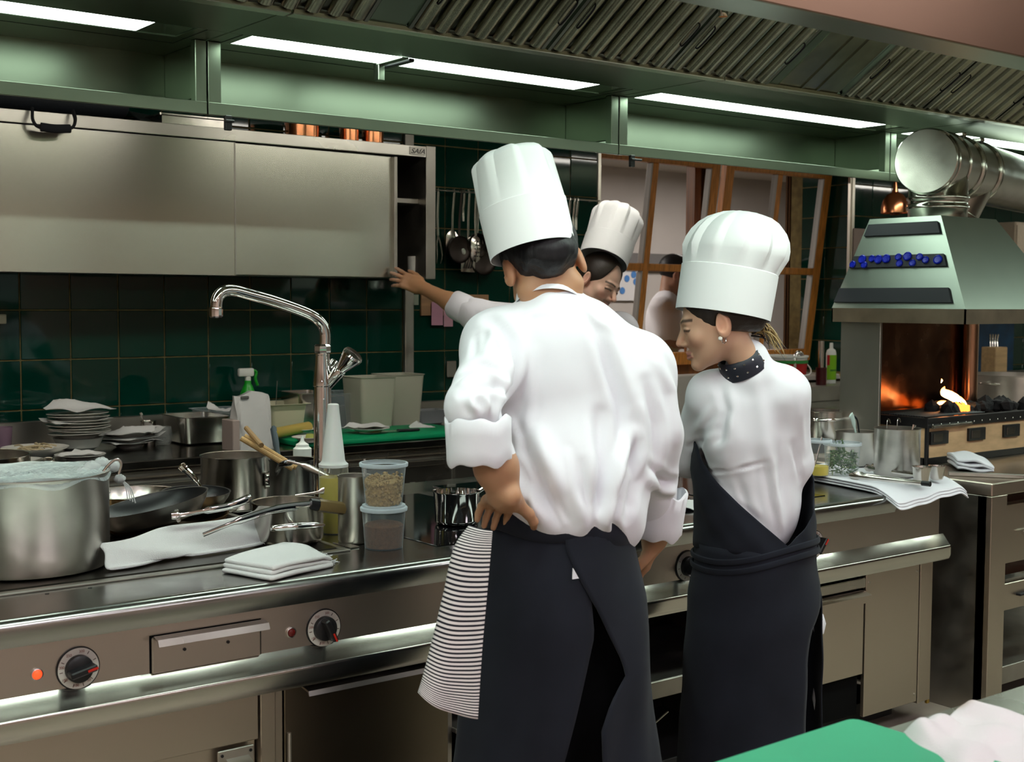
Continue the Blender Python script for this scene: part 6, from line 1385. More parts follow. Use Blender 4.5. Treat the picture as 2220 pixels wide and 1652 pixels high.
def hand_sdf(P, wrist, R, s=1.0, curl=(.5,)*4, spread=.10, thumb=.7, left=False):
    """R columns: across (towards the thumb), along the fingers, back of the hand"""
    L = (P-wrist)@R/s
    d = s_box(L, (.0, .048, 0), (.040, .048, .014), None, .013); d = smin(d, s_cone(L, (0, -.03, 0), (0, .02, 0), .026, .026), .025)
    fl = (.072, .080, .075, .060)
    for i in range(4):
        x = .029-.0195*i; b = np.array((x, .090-.004*abs(i-1), .0)); a = spread*(1.5-i)*.8; cu = curl[i]; q = b; ang = 0.0; pts = [b-np.array((0, .02, 0)), b]
        for k, f in enumerate((.44, .31, .25)):
            ang += cu*(.75 if k == 0 else 1.0); q = q+fl[i]*f*np.array((math.sin(a)*math.cos(ang), math.cos(a)*math.cos(ang), -math.sin(ang))); pts.append(q)
        d = smin(d, s_poly(L, pts, (.0095, .0098, .009, .0082, .0072), .004), .006)
    t0 = np.array((.034, .018, -.006)); t1 = t0+np.array((.030*math.sin(thumb), .036*math.cos(thumb), -.010)); t2 = t1+np.array((.022*math.sin(thumb*.8), .028*math.cos(thumb*.8), -.012)); t3 = t2+np.array((.012*math.sin(thumb*.6), .022, -.008))
    d = smin(d, s_poly(L, [t0, t1, t2, t3], (.015, .0125, .0105, .008), .006), .012)
    return d*s
def framefrom(along, back):
    y = np.array(along, float); y /= np.linalg.norm(y); z = np.array(back, float); z = z-y*(z@y); z /= np.linalg.norm(z); return np.stack([np.cross(y, z), y, z], 1)
# paper toque: a plain band and a pleated crown
def toque(person, c, R, r0, band, hgt, flare, pleats, seed, dome=.06, name='hat', squash=1.0, lean=(0, 0), crumple=0.0):
    rg = np.random.default_rng(seed); n = 160; rows = []
    ph = rg.uniform(0, 6.28); amp = rg.uniform(.6, 1.3, pleats)
    def ring(r, z, pl, sx=1.0):
        out = []
        for j in range(n):
            a = 2*PI*j/n; u = (a/(2*PI)*pleats+ph) % pleats; k = int(u) % pleats; f = u-int(u)
            tri = (f/.75 if f < .75 else (1-f)/.25)                 # asymmetric knife pleats
            rr = r*(1+pl*(tri-.6)*amp[k])
            cr = crumple*math.sin(3*a+ph)*math.sin(40*z+ph)
            lz = max(0, z-band); out.append((rr*sx*math.cos(a)+lean[0]*lz+cr, rr*math.sin(a)*squash+lean[1]*lz, z))
        return out
    for z, pl in ((0, 0), (band*.33, 0), (band*.66, 0), (band, 0)): rows.append(ring(r0*(1+.02*z/band), z, pl))
    for k in range(0, 9):
        t = k/8; z = band+.002+(hgt-dome-band)*t; rows.append(ring(r0*(1.0+flare*t), z, .016+.10*t))
    for k in range(1, 8):
        t = k/7*PI/2; rows.append(ring(r0*(1+flare)*max(.02, math.cos(t)**.8), hgt-dome+dome*math.sin(t), .116*(1+.5*k/7)))
    P = np.array(rows); W_ = P.reshape(-1, 3)@R.T+np.asarray(c); b = MB(); b.grid(W_.reshape(P.shape), .0016, wrap=True)
    return b.build(name, PAPERW, person, world=True, smooth=28)
def ringsheet(b, rows, thick, world0):
    b.grid(np.array(rows)-world0, thick)
# ------------------------------------------------------------------ tall chef seen from behind
def bodyframe(yaw): return np.array(Euler((0, 0, -yaw)).to_matrix())
IMR = np.array((.794, -.608, 0)); IMR /= np.linalg.norm(IMR); IMF = np.array((.608, .794, 0))   # across and along the photographer's view
def skirt(name, rows, m, parent, th=.004):
    """rows: list over height of lists of points"""
    o = MB().grid(np.array(rows)-wloc(parent), th).build(name, m, parent, smooth=180); return o
def ring_pt(c, a, b, phi, z, RA=IMR, FA=IMF):
    """phi = 0 faces the photographer, positive to the right"""
    return np.array((c[0], c[1], 0))+RA*a*math.sin(phi)-FA*b*math.cos(phi)+np.array((0, 0, z))
def chef_tall():
    foot = at(1215, 1180, Y=2.36)*[1, 1, 0]
    p = thing('person', 'tall chef in white jacket and toque seen from behind, one hand on the hip', 'person', foot)
    Rb = bodyframe(math.radians(19)); a = at
    hc = a(1178, 582, Y=2.44); Rh = headframe(math.radians(33), math.radians(38), math.radians(-14)); hs = 1.14
    nk0, nk1 = a(1195, 690, Y=2.42), a(1185, 600, Y=2.44)
    shL, shR = a(1082, 748, Y=2.46), a(1375, 808, Y=2.35); elL, wrL = a(1034, 885, Y=2.27), a(1098, 1080, Y=2.25)
    elR, wrR = a(1412, 940, Y=2.30), a(1420, 1165, Y=2.40)
    pel = a(1218, 1200, Y=2.36)
    handR = framefrom(a(1060, 1140, Y=2.34)-wrL, a(1075, 1080, Y=2.18)-wrL)
    HR = np.stack([a(1185, 1105, Y=2.22)-wrL, a(1050, 1112, Y=2.46)-wrL], 0)
    al = (HR[1]/np.linalg.norm(HR[1])); th = HR[0]/np.linalg.norm(HR[0]); bk = np.cross(th, al); Rhand = framefrom(al, bk if bk[2] > 0 else -bk)
    flip = np.diag([1 if (Rhand[:, 0]@th) > 0 else -1, 1, 1])
    def body(P):
        d = head_sdf(P, hc, Rh, hs)
        d = smin(d, s_cone(P, nk1-np.array((0, 0, .01)), nk0, .057, .068), .02)
        d = smin(d, s_ell(P, a(1222, 880, Y=2.40), (.17, .10, .24), Rb), .05)
        d = smin(d, s_ell(P, pel, (.15, .10, .13), Rb), .05)
        for q in (shL, shR): d = smin(d, s_cone(P, q, a(1222, 780, Y=2.42), .06, .08), .04)
        d = smin(d, s_poly(P, [shL, elL, elL*.35+wrL*.65, wrL], (.050, .034, .044, .032), .03), .03)
        d = smin(d, s_poly(P, [shR, elR, wrR], (.055, .045, .034), .03), .03)
        d = smin(d, hand_sdf(P, wrL, Rhand@flip, 1.0, (.3, .42, .5, .58), .12, 1.2), .015)
        d = smin(d, hand_sdf(P, wrR, framefrom((0.1, .5, -.8), (.6, -.6, 0)), 1.0, (.3,)*4), .015)
        for s in (-.09, .09):
            h_ = pel+Rb[:, 0]*s-np.array((0, 0, .05)); d = smin(d, s_poly(P, [h_, h_*[1, 1, 0]+np.array((0, 0, .5)), h_*[1, 1, 0]+np.array((0, 0, .07))], (.08, .055, .04), .03), .04)
        return d
    lo = np.min([hc, wrL, wrR, foot, elL], 0)-.2; hi = np.max([hc, wrL, wrR, shR], 0)+.2
    X = axis_coords(lo[0], hi[0], .009, ((wrL[0]-.11, wrL[0]+.14, .004), (hc[0]-.1, hc[0]+.1, .0045))); Y = axis_coords(lo[1], hi[1], .009, ((wrL[1]-.1, wrL[1]+.16, .004), (hc[1]-.1, hc[1]+.1, .0045)))
    Z = axis_coords(0, hi[2]+.05, .012, ((wrL[2]-.12, wrL[2]+.12, .004), (hc[2]-.14, hc[2]+.12, .0045)))
    V, F = nets(body, X, Y, Z); V = relax(V, F, 1, .35)
    col = head_color(V, hc, Rh, hs, (.47, .25, .14), (.4, .15, .12), (.02, .015, .012))
    dsk = vnoise(V, 45, 3)[:, None]*.06; col = np.clip(col*(1+dsk), 0, 1)
    org('body', V, F, SKIN, p, col)
    # hair: short black hair below the hat
    def hair(P):
        L = (P-hc)@Rh/hs; d = s_ell(L, (0, -.02, .044), (.0835, .106, .094)); d = smin(d, s_ell(L, (0, -.068, -.012), (.058, .045, .048)), .03)
        d = smax(d, -(L[:, 2]+.052+.10*np.clip(-.02-L[:, 1], -.2, .2)*.12+.014*np.cos(L[:, 0]*60)), .004)          # nape line
        d = smax(d, L[:, 1]-.02-.25*np.clip(L[:, 2], -.05, .1), .01)
        A = np.abs(L)*[1, 0, 0]+L*[0, 1, 1]; d = smax(d, -s_ell(A, (.085, -.008, -.012), (.028, .026, .042)), .006); return d*hs
    def rng(c, r): return [(c[i]-r[i], c[i]+r[i]) for i in range(3)]
    b_ = rng(hc, (.15, .15, .15)); V, F = nets(hair, *[axis_coords(l, h_, .004) for l, h_ in b_]); N = vnormals(V, F); V = V+N*(vnoise(V*[1, 1, .3], 240, 5)*.0018+vnoise(V, 90, 6)*.002)[:, None]
    org('hair', V, F, mat('black_hair', (.006, .0055, .007), .45, spec=.4, bump=((400, 400, 60), .5, .002)), p)
    # hat
    ax = (a(1112, 352, Y=2.50)-a(1158, 545, Y=2.43)); ax /= np.linalg.norm(ax); fw = Rh[:, 1]-ax*(Rh[:, 1]@ax); fw /= np.linalg.norm(fw); RH = np.stack([np.cross(fw, ax), fw, ax], 1)
    toque(p, a(1156, 547, Y=2.425), RH, .1035, .112, .258, -.09, 8, 4, dome=.035, lean=(0, 0))
    # jacket
    def jacket(P):
        d = s_ell(P, a(1226, 865, Y=2.40), (.212, .150, .255), Rb)
        d = smin(d, s_cone(P, shL+np.array((.0, 0, -.01)), shR, .086, .090), .06)
        d = smin(d, s_ell(P, a(1208, 738, Y=2.42), (.14, .11, .085), Rb), .06)
        d = smin(d, s_ell(P, a(1225, 1040, Y=2.345), (.185, .150, .17), Rb), .06)
        d = smin(d, s_ell(P, a(1235, 1105, Y=2.32), (.150, .135, .075), Rb), .03)
        d = smin(d, s_ell(P, a(1330, 1125, Y=2.28), (.072, .085, .085), Rb), .03)
        d = smin(d, s_cone(P, a(1195, 672, Y=2.42), a(1192, 640, Y=2.43), .077, .070), .025)
        d = smin(d, s_poly(P, [shL, elL+np.array((-.012, 0, .0)), elL*.45+wrL*.55], (.082, .053, .050), .04), .035)
        d = smin(d, s_poly(P, [shR, elR, elR*.18+wrR*.82], (.088, .070, .056), .04), .055)
        d = smin(d, s_ell(P, a(1352, 930, Y=2.32), (.085, .105, .20), Rb), .06)
        # hollow neck and hem
        d = smax(d, -s_cone(P, a(1192, 655, Y=2.43), a(1185, 560, Y=2.45), .062, .066), .006)
        return d
    lo = np.min([a(955, 900, Y=2.2), wrR, a(1200, 1200, Y=2.15)], 0)-.10; hi = np.max([shR, shL, nk1], 0)+.16
    V, F = nets(jacket, *[axis_coords(lo[i], hi[i]+.05, .0065) for i in range(3)]); V = relax(V, F, 2, .5)
    keep = None
    q = lambda *pp: hits(jacket, [(x, y) for x, y, _ in pp])
    fl = [(q((1062, 690, 2.36), (1105, 735, 2.30), (1120, 790, 2.28), (1108, 850, 2.26), (1092, 905, 2.24)), .016, -.020),
          (q((1078, 735, 2.3), (1100, 800, 2.26), (1090, 860, 2.24)), .014, .008),
          (q((1292, 700, 2.24), (1318, 780, 2.22), (1345, 880, 2.2), (1352, 940, 2.2)), .018, -.016),
          (q((1300, 900, 2.22), (1308, 980, 2.2), (1305, 1080, 2.2), (1290, 1150, 2.2)), .018, -.016),
          (q((1372, 940, 2.2), (1345, 1000, 2.18), (1325, 1060, 2.18), (1312, 1130, 2.18)), .016, .014),
          (q((1370, 960, 2.2), (1378, 1040, 2.2), (1360, 1120, 2.2)), .016, -.012),
          (q((1130, 950, 2.25), (1160, 1030, 2.23), (1190, 1090, 2.22), (1235, 1140, 2.2)), .022, -.014),
          (q((1150, 920, 2.25), (1190, 1010, 2.22), (1215, 1080, 2.2)), .03, .010),
          (q((1110, 1040, 2.25), (1150, 1080, 2.22), (1180, 1120, 2.2)), .016, .012),
          (q((1160, 760, 0), (1150, 860, 0), (1135, 960, 0)), .012, .004), (q((1230, 980, 0), (1240, 1060, 0), (1262, 1120, 0)), .010, .006), (q((1262, 1000, 0), (1270, 1070, 0), (1276, 1130, 0)), .009, -.007),
          (q((1120, 1000, 0), (1140, 1050, 0), (1150, 1100, 0)), .009, -.008), (q((1185, 1040, 0), (1205, 1100, 0), (1225, 1140, 0)), .008, .006), (q((1390, 880, 0), (1392, 980, 0), (1372, 1080, 0)), .010, .008), (q((1340, 1080, 0), (1330, 1130, 0), (1345, 1175, 0)), .009, -.008),
          (q((1250, 650, 0), (1290, 690, 0), (1330, 720, 0)), .010, .004), (q((1075, 700, 0), (1060, 740, 0), (1052, 780, 0)), .010, .005), (q((1030, 730, 0), (1025, 770, 0)), .009, -.005), (q((1100, 900, 0), (1120, 950, 0), (1125, 1000, 0)), .010, .007),
          (q((1010, 800, 2.22), (1050, 790, 2.2), (1095, 810, 2.22)), .012, -.010),
          (q((1000, 850, 2.2), (1050, 835, 2.18), (1092, 850, 2.2)), .012, -.010),
          (q((1000, 825, 2.2), (1050, 812, 2.18), (1090, 828, 2.2)), .012, .008),
          (q((1020, 870, 2.2), (1035, 895, 2.18)), .01, .008), (q((1055, 862, 2.2), (1060, 895, 2.18)), .01, .008),
          (q((1420, 780, 2.26), (1455, 850, 2.24), (1470, 950, 2.24)), .022, .008),
          (q((1400, 830, 2.24), (1425, 920, 2.2), (1420, 1010, 2.2)), .018, -.012),
          (q((1405, 1010, 2.22), (1440, 1040, 2.2), (1468, 1045, 2.22)), .011, -.010), (q((1400, 1040, 2.22), (1430, 1062, 2.2), (1462, 1068, 2.22)), .011, .008),
          (q((1120, 700, 2.32), (1150, 680, 2.34), (1190, 672, 2.34)), .012, .004)]
    V = folds(V, F, [(f0, w0_, am*1.45) for f0, w0_, am in fl]); N = vnormals(V, F); V = V+N*(vnoise(V*[1, 1, .6], 18, 11)*.006+vnoise(V, 40, 12)*.003)[:, None]; V = relax(V, F, 1, .3)
    org('jacket', V, F, WHITEC, p)
    # collar and cuffs
    def cuff(nm, c0, c1, r0, r1, up, wob=.003, seed=0):
        ax = c1-c0; L = np.linalg.norm(ax); Rc = frame(ax); rows = []
        for z, r in ((0, r0), (.004, r0+.006), (L*.35, r0*.6+r1*.4+.006), (L*.7, r0*.3+r1*.7+.006), (L-.005, r1+.007), (L, r1+.003), (L-.006, r1-.002), (L*.4, r0*.6+r1*.4-.002)):
            rows.append([c0+Rc@np.array((r*math.cos(t)*(1+.02*math.sin(3*t+seed)), r*math.sin(t)*(1+.03*math.sin(2*t+seed)), z+wob*math.sin(4*t+seed)+wob*math.sin(7*t))) for t in np.linspace(0, 2*PI, 48, endpoint=False)])
        b = MB(); b.grid(np.array(rows)-wloc(p), wrap=True); return b.build(nm, WHITEC, p, smooth=60)
    cuff('cuff', a(1036, 903, Y=2.265), a(1040, 1002, Y=2.265), .066, .064, None, .004, 1)
    cuff('cuff', a(1436, 1062, Y=2.355), a(1424, 1158, Y=2.38), .060, .056, None, .004, 2)
    cax = np.array((.30, .48, .82)); Rc = frame(cax); rows = []
    for z, r in ((-.022, .082), (.0, .078), (.022, .0745), (.034, .073), (.033, .069), (.0, .070)):
        rows.append([a(1190, 652, Y=2.43)+Rc@np.array((r*1.05*math.cos(t), r*math.sin(t), z)) for t in np.linspace(0, 2*PI, 40, endpoint=False)])
    b = MB(); b.grid(np.array(rows)-wloc(p), wrap=True); b.build('collar', WHITEC, p, smooth=60)
    # trousers
    tr_ = []
    def trous(P):
        d = s_ell(P, pel-np.array((0, 0, .02)), (.165, .125, .14), Rb)
        for s in (-.085, .085):
            h_ = pel+Rb[:, 0]*s-np.array((0, 0, .08)); k = h_*[1, 1, 0]; d = smin(d, s_poly(P, [h_, k+np.array((.0, 0, .5)), k+np.array((0, 0, .08))], (.098, .085, .075), .03), .03)
        return d
    lo = pel*[1, 1, 0]-[.35, .35, 0]; hi = pel+.33; V, F = nets(trous, axis_coords(lo[0], hi[0], .014), axis_coords(lo[1], hi[1], .014), axis_coords(.04, pel[2]+.18, .016)); org('trousers', V, F, BLACKC, p)
    for s in (-.1, .1):
        c = pel*[1, 1, 0]+Rb[:, 0]*s; P = [[c+Rb[:, 0]*w_*math.cos(t)+Rb[:, 1]*(.06+l_*math.sin(t))+np.array((0, 0, z)) for t in np.linspace(0, 2*PI, 24, endpoint=False)] for w_, l_, z in ((.001, .001, 0), (.05, .14, 0), (.052, .143, .02), (.05, .14, .05), (.04, .10, .09), (.001, .001, .1))]
        b = MB(); b.grid(np.array(P)-wloc(p), wrap=True); b.build('shoe', BLACK, p)
    # apron skirt with the overlapping slit at the back
    zt, zb = a(1210, 1150, Y=2.25)[2], .16; nz = 40; apc = lambda z: a(1210, 1180, Y=2.36)[:2]+(.012*(zt-z)*IMR[:2]*-1)
    def dims(z): u = (zt-z)/(zt-zb); return .168+.022*min(1, u*5)+.085*u**1.2, .140+.02*min(1, u*4)+.06*u
    def slit(ys, xs, y): return np.interp(y, ys, xs)
    zs_ = [zt-(zt-zb)*k/nz for k in range(nz+1)]
    def ypix(z): return 826+FPX*0+0 if False else (CM[1]@(np.array((foot[0], foot[1]-.13, z))-np.array((0, 0, H))))/(CM[2]@(np.array((foot[0], foot[1]-.13, z))-np.array((0, 0, H))))*FPX+826
    def skirt_rows(side):
        rows = []
        for z in zs_:
            A_, B_ = dims(z); y = ypix(z); c = apc(z)
            if side > 0:
                s = slit((1180, 1248, 1320, 1414, 1454, 1509, 1560, 1651, 1900), (.06, .24, .45, .66, .72, .52, .42, .44, .5), y); p0, p1 = math.asin(min(.98, s)), PI*1.05
            else:
                s = slit((1180, 1268, 1363, 1461, 1578, 1651, 1900), (.40, .36, .40, .27, .12, .03, -.05), y); p0, p1 = -PI*1.05, math.asin(s)
            row = []
            for j in range(49):
                ph = p0+(p1-p0)*j/48; u = (zt-z)/(zt-zb)
                wv = .012*u*math.sin(5*ph+1.2)+.006*u*math.sin(11*ph+6*u)+.004*math.sin(3*ph+14*u)
                off = .006 if side > 0 else 0.0
                row.append(ring_pt(c, A_+wv+off, B_+wv+off, ph, z))
            rows.append(row)
        return rows
    skirt('apron_panel', skirt_rows(-1), NAVY, p, .003); skirt('apron_panel', skirt_rows(1), NAVY, p, .003)
    # waistband with a tie
    rows = []
    for z, e in ((zt+.035, .004), (zt+.03, .010), (zt, .013), (zt-.025, .013), (zt-.03, .006)):
        c = apc(zt); A_, B_ = dims(zt); rows.append([ring_pt(c, A_+e+.004*math.sin(3*t), B_+e, t, z-.018*math.sin(t)+.004*math.sin(5*t)) for t in np.linspace(0, 2*PI, 60, endpoint=False)])
    b = MB(); b.grid(np.array(rows)-wloc(p), wrap=True); b.build('waistband', NAVY, p, smooth=180)
    tg = [a(1243, 1232, Y=2.20), a(1255, 1254, Y=2.20), a(1242, 1256, Y=2.20)]; b = MB(); b.add([t-wloc(p) for t in tg]+[t-wloc(p)+np.array((0, .003, 0)) for t in tg], [(0, 1, 2), (5, 4, 3), (0, 3, 4, 1), (1, 4, 5, 2), (2, 5, 3, 0)]); b.build('label_tab', WHITEC, p, smooth=0)
    return p
PCHEF = chef_tall()
# striped towel tucked into the apron at the chef's left hip
me_rows = []; L_e = [(1018, 1140), (985, 1190), (962, 1290), (938, 1390), (918, 1465), (907, 1500)]; R_e = [(1068, 1150), (1064, 1200), (1055, 1300), (1046, 1400), (1040, 1490), (1036, 1555)]
Lp = smooth_path([at(x, y, Y=2.24-.006*i) for i, (x, y) in enumerate(L_e)], 8); Rp = smooth_path([at(x, y, Y=2.17-.006*i) for i, (x, y) in enumerate(R_e)], 8)
nr, ncol = len(Lp), 18; G = np.zeros((nr, ncol, 3))
for i in range(nr):
    for j in range(ncol):
        u, v = i/(nr-1), j/(ncol-1); G[i, j] = Lp[i]*(1-v)+Rp[i]*v+IMF*(-.012*math.sin(PI*v*2.2+.5)*u-.02*math.sin(PI*v)*(.5+.5*u))+np.array((0, 0, -.012*math.sin(PI*v)*u))
tw_ = thing('striped_towel', 'black and white pin striped towel hanging from the tall chef\'s hip', 'towel', G[0].mean(0))
b = MB(); b.grid(G-wloc(tw_)); me = b.mesh('cloth', 180); uv = me.uv_layers.new(name='UVMap')
for lp in me.loops: i = lp.vertex_index; uv.data[lp.index].uv = ((i % ncol)/(ncol-1), (i//ncol)/(nr-1))
STR = bpy.data.materials.new('pin_stripe_cotton'); STR.use_nodes = True; nt = STR.node_tree; bs_ = nt.nodes['Principled BSDF']; bs_.inputs['Roughness'].default_value = .9
tcn = nt.nodes.new('ShaderNodeTexCoord'); sx = nt.nodes.new('ShaderNodeSeparateXYZ'); m1 = nt.nodes.new('ShaderNodeMath'); m1.operation = 'MULTIPLY'; m1.inputs[1].default_value = 50; m2 = nt.nodes.new('ShaderNodeMath'); m2.operation = 'FRACT'; m3 = nt.nodes.new('ShaderNodeMath'); m3.operation = 'GREATER_THAN'; m3.inputs[1].default_value = .44
mx = nt.nodes.new('ShaderNodeMix'); mx.data_type = 'RGBA'; mx.inputs['A'].default_value = (.012, .01, .018, 1); mx.inputs['B'].default_value = (.72, .64, .63, 1)
nt.links.new(tcn.outputs['UV'], sx.inputs[0]); nt.links.new(sx.outputs[1], m1.inputs[0]); nt.links.new(m1.outputs[0], m2.inputs[0]); nt.links.new(m2.outputs[0], m3.inputs[0]); nt.links.new(m3.outputs[0], mx.inputs['Factor']); nt.links.new(mx.outputs['Result'], bs_.inputs['Base Color'])
o = obj('cloth', me, STR, tw_); md = o.modifiers.new('solid', 'SOLIDIFY'); md.thickness = .003
# ------------------------------------------------------------------ woman cook in profile
def chef_woman():
    a = at; foot = a(1640, 1200, Y=2.52)*[1, 1, 0]
    p = thing('person', 'woman cook in profile with pearl earring, white jacket, tall toque and navy apron', 'person', foot)
    yw = math.radians(-43); Rh = headframe(yw, math.radians(14), math.radians(0)); hs = 1.05; hc = a(1557, 703, Y=2.50); Rb = bodyframe(math.radians(12))
    nk0 = a(1628, 812, Y=2.46); nk1 = hc+Rh@np.array((0, -.035, -.06))
    shL, shR = a(1545, 860, Y=2.56), a(1698, 855, Y=2.42); elL, wrL = a(1497, 985, Y=2.70), a(1440, 1000, Y=2.86); elR, wrR = a(1712, 1005, Y=2.46), a(1690, 1055, Y=2.70); pel = a(1640, 1240, Y=2.52)
    def body(P):
        d = head_sdf(P, hc, Rh, hs, .92, True); d = smin(d, s_cone(P, nk1, nk0, .041, .047), .02)
        d = smin(d, s_ell(P, a(1632, 960, Y=2.5), (.13, .085, .2), Rb), .05); d = smin(d, s_ell(P, pel, (.14, .10, .13), Rb), .05)
        for q in (shL, shR): d = smin(d, s_cone(P, q, a(1630, 870, Y=2.49), .045, .06), .03)
        d = smin(d, s_poly(P, [shL, elL, wrL], (.042, .034, .026), .02), .02); d = smin(d, s_poly(P, [shR, elR, wrR], (.042, .034, .026), .02), .02)
        d = smin(d, hand_sdf(P, wrL, framefrom(wrL-elL, (0, 0, 1)), .9, (.5,)*4), .012); d = smin(d, hand_sdf(P, wrR, framefrom(wrR-elR, (0, 0, 1)), .9, (.5,)*4), .012)
        for s in (-.08, .08):
            h_ = pel+Rb[:, 0]*s-np.array((0, 0, .05)); k = h_*[1, 1, 0]; d = smin(d, s_poly(P, [h_, k+np.array((0, 0, .45)), k+np.array((0, 0, .06))], (.075, .05, .036), .03), .04)
        return d
    lo = np.min([hc, wrL, wrR, foot, elL], 0)-.22; hi = np.max([hc, wrL, wrR, shR], 0)+.2
    fx = ((hc[0]-.125, hc[0]+.12, .0029),); fy = ((hc[1]-.12, hc[1]+.135, .0029),); fz = ((hc[2]-.13, hc[2]+.06, .0029),)
    V, F = nets(body, axis_coords(lo[0], hi[0], .01, fx), axis_coords(lo[1], hi[1], .01, fy), axis_coords(0, hi[2], .013, fz)); V = relax(V, F, 1, .25)
    col = head_color(V, hc, Rh, hs, (.60, .36, .24), (.45, .17, .15), (.03, .018, .012), blush=.16); org('body', V, F, SKIN, p, np.clip(col, 0, 1))
    HAIRW = mat('dark_brown_hair', (.022, .014, .010), .4, spec=.4, bump=((350, 350, 80), .5, .002))
    def hair(P):
        L = (P-hc)@Rh/hs; A = np.abs(L)*[1, 0, 0]+L*[0, 1, 1]; d = s_ell(L, (0, -.022, .042), (.083, .104, .093)); d = smin(d, s_ell(L, (0, -.095, -.005), (.035, .03, .038)), .03)
        d = smax(d, L[:, 1]-.035-.75*(L[:, 2]-.01), .006); d = smax(d, -(L[:, 2]+.045-.28*(L[:, 1]+.1)), .006); d = smax(d, -s_ell(A, (.09, -.012, -.006), (.026, .024, .038)), .005); return d*hs
    V, F = nets(hair, *[axis_coords(hc[i]-.16, hc[i]+.16, .0036) for i in range(3)]); N = vnormals(V, F); V = V+N*(vnoise(V*[.6, .6, 1], 260, 5)*.0016)[:, None]; org('hair', V, F, HAIRW, p)
    rg = np.random.default_rng(3); root = a(1640, 706, Y=2.47); BL = mat('blond_strand', (.36, .24, .09), .4, spec=.4)
    for nm, mm, cnt in (('ponytail', HAIRW, 40), ('blond_strands', BL, 70)):
        b = MB()
        for k in range(cnt):
            L_ = rg.uniform(.5, 1.0) if k % 3 else rg.uniform(.9, 1.25); e = root+(a(1683+rg.normal(0, 9), 752+rg.normal(0, 8), Y=2.44+rg.normal(0, .012))-root)*L_; r0 = root+rg.normal(0, .010, 3)-Rh[:, 1]*-.01; m_ = r0*.5+e*.5+rg.normal(0, .005, 3)+np.array((0, 0, .014))+IMR*.008
            b.tube(smooth_path([r0-wloc(p), m_-wloc(p), e-wloc(p)], 4), [.0030, .0030, .0028, .0024, .002, .0016, .0011, .0007, .0003], 4)
        o = b.build(nm, mm, p); o['kind'] = 'stuff'
    for k in range(7):
        u = k/6; MB().tube(smooth_path([q-wloc(p) for q in (hc+Rh@np.array((-.083, .02-.02*u, .05-.01*u))*hs, hc+Rh@np.array((-.087, -.03, .038-.02*u))*hs, hc+Rh@np.array((-.07, -.085, .02-.02*u))*hs)], 5), .003, 5).build('hair_lock', HAIRW if k != 3 else BL, p)
    ear = hc+Rh@np.array((-.083, .002, -.036))*hs
    MB().lathe([(0, -.006), (.0055, -.003), (.0062, 0), (.0055, .004), (0, .006)], 14, tuple(ear-wloc(p))).build('pearl_earring', mat('pearl', (.8, .77, .72), .15), p)
    MB().tube([ear-wloc(p)+np.array((.012*math.cos(t), .004, .012*math.sin(t)-.006))*.7+IMR*.012 for t in np.linspace(0, 2*PI, 16)], .0011, 6).build('hoop_earring', CHROME, p)
    ax = a(1590, 470, Y=2.50)-a(1568, 680, Y=2.50); ax /= np.linalg.norm(ax); fw = Rh[:, 1]-ax*(Rh[:, 1]@ax); fw /= np.linalg.norm(fw)
    tl = math.radians(3); ax2 = ax*math.cos(tl)-fw*math.sin(tl); fw2 = fw*math.cos(tl)+ax*math.sin(tl); RH = np.stack([np.cross(fw2, ax2), fw2, ax2], 1)
    toque(p, a(1567, 683, Y=2.505), RH, .1285, .125, .290, .085, 12, 9, dome=.115, squash=1.02, lean=(0, -.13))
    # jacket
    def jacket(P):
        d = s_ell(P, a(1634, 930, Y=2.495), (.158, .115, .20), Rb); d = smin(d, s_cone(P, shL, shR, .068, .070), .05); d = smin(d, s_ell(P, a(1640, 1085, Y=2.50), (.138, .105, .17), Rb), .05)
        d = smin(d, s_poly(P, [shL, elL, wrL*.7+elL*.3], (.072, .060, .050), .04), .03); d = smin(d, s_poly(P, [shR, elR, wrR], (.072, .060, .048), .04), .03)
        d = smin(d, s_cone(P, a(1632, 815, Y=2.465), a(1622, 782, Y=2.472), .068, .060), .025); return d
    lo = np.min([wrL, wrR, elL, elR, shR, shL, pel-[0, .06, 0]], 0)-.13; hi = np.max([shL, shR, nk1, elR, wrL], 0)+.15; lo[2] = pel[2]+.02
    V, F = nets(jacket, *[axis_coords(lo[i], hi[i]+.04, .0065) for i in range(3)]); V = relax(V, F, 2, .5); q = lambda *pp: hits(jacket, pp)
    V = folds(V, F, [(q((1560, 830), (1575, 890), (1560, 950), (1530, 1000)), .013, -.013), (q((1545, 880), (1520, 920), (1500, 940)), .012, .008), (q((1555, 930), (1520, 960), (1492, 970)), .010, -.008),
                     (q((1498, 1018), (1560, 1022), (1620, 1012), (1660, 1002)), .006, -.007), (q((1575, 860), (1590, 950), (1570, 1010)), .02, .006), (q((1640, 830), (1660, 950), (1680, 1080), (1690, 1170)), .02, .008), (q((1660, 1000), (1672, 1090), (1685, 1160)), .011, -.010),
                     (q((1700, 900), (1700, 1000), (1700, 1120)), .022, -.009), (q((1560, 1060), (1600, 1120), (1660, 1160)), .016, .009), (q((1540, 1060), (1590, 1090), (1640, 1130)), .012, -.008), (q((1600, 1040), (1620, 1100), (1650, 1150)), .012, -.007), (q((1735, 880), (1745, 980), (1740, 1080)), .014, .006), (q((1720, 960), (1735, 1040)), .01, -.008)])
    N = vnormals(V, F); V = V+N*(vnoise(V*[1, 1, .6], 22, 21)*.004+vnoise(V, 50, 22)*.002)[:, None]; V = relax(V, F, 1, .3); org('jacket', V, F, WHITEC, p)
    # navy studded neckerchief
    NK = mat('navy_leather', (.010, .012, .022), .45); ncc = a(1606, 770, Y=2.478); ad = nk1-nk0; ad /= np.linalg.norm(ad); Rn = frame(ad); rows = []
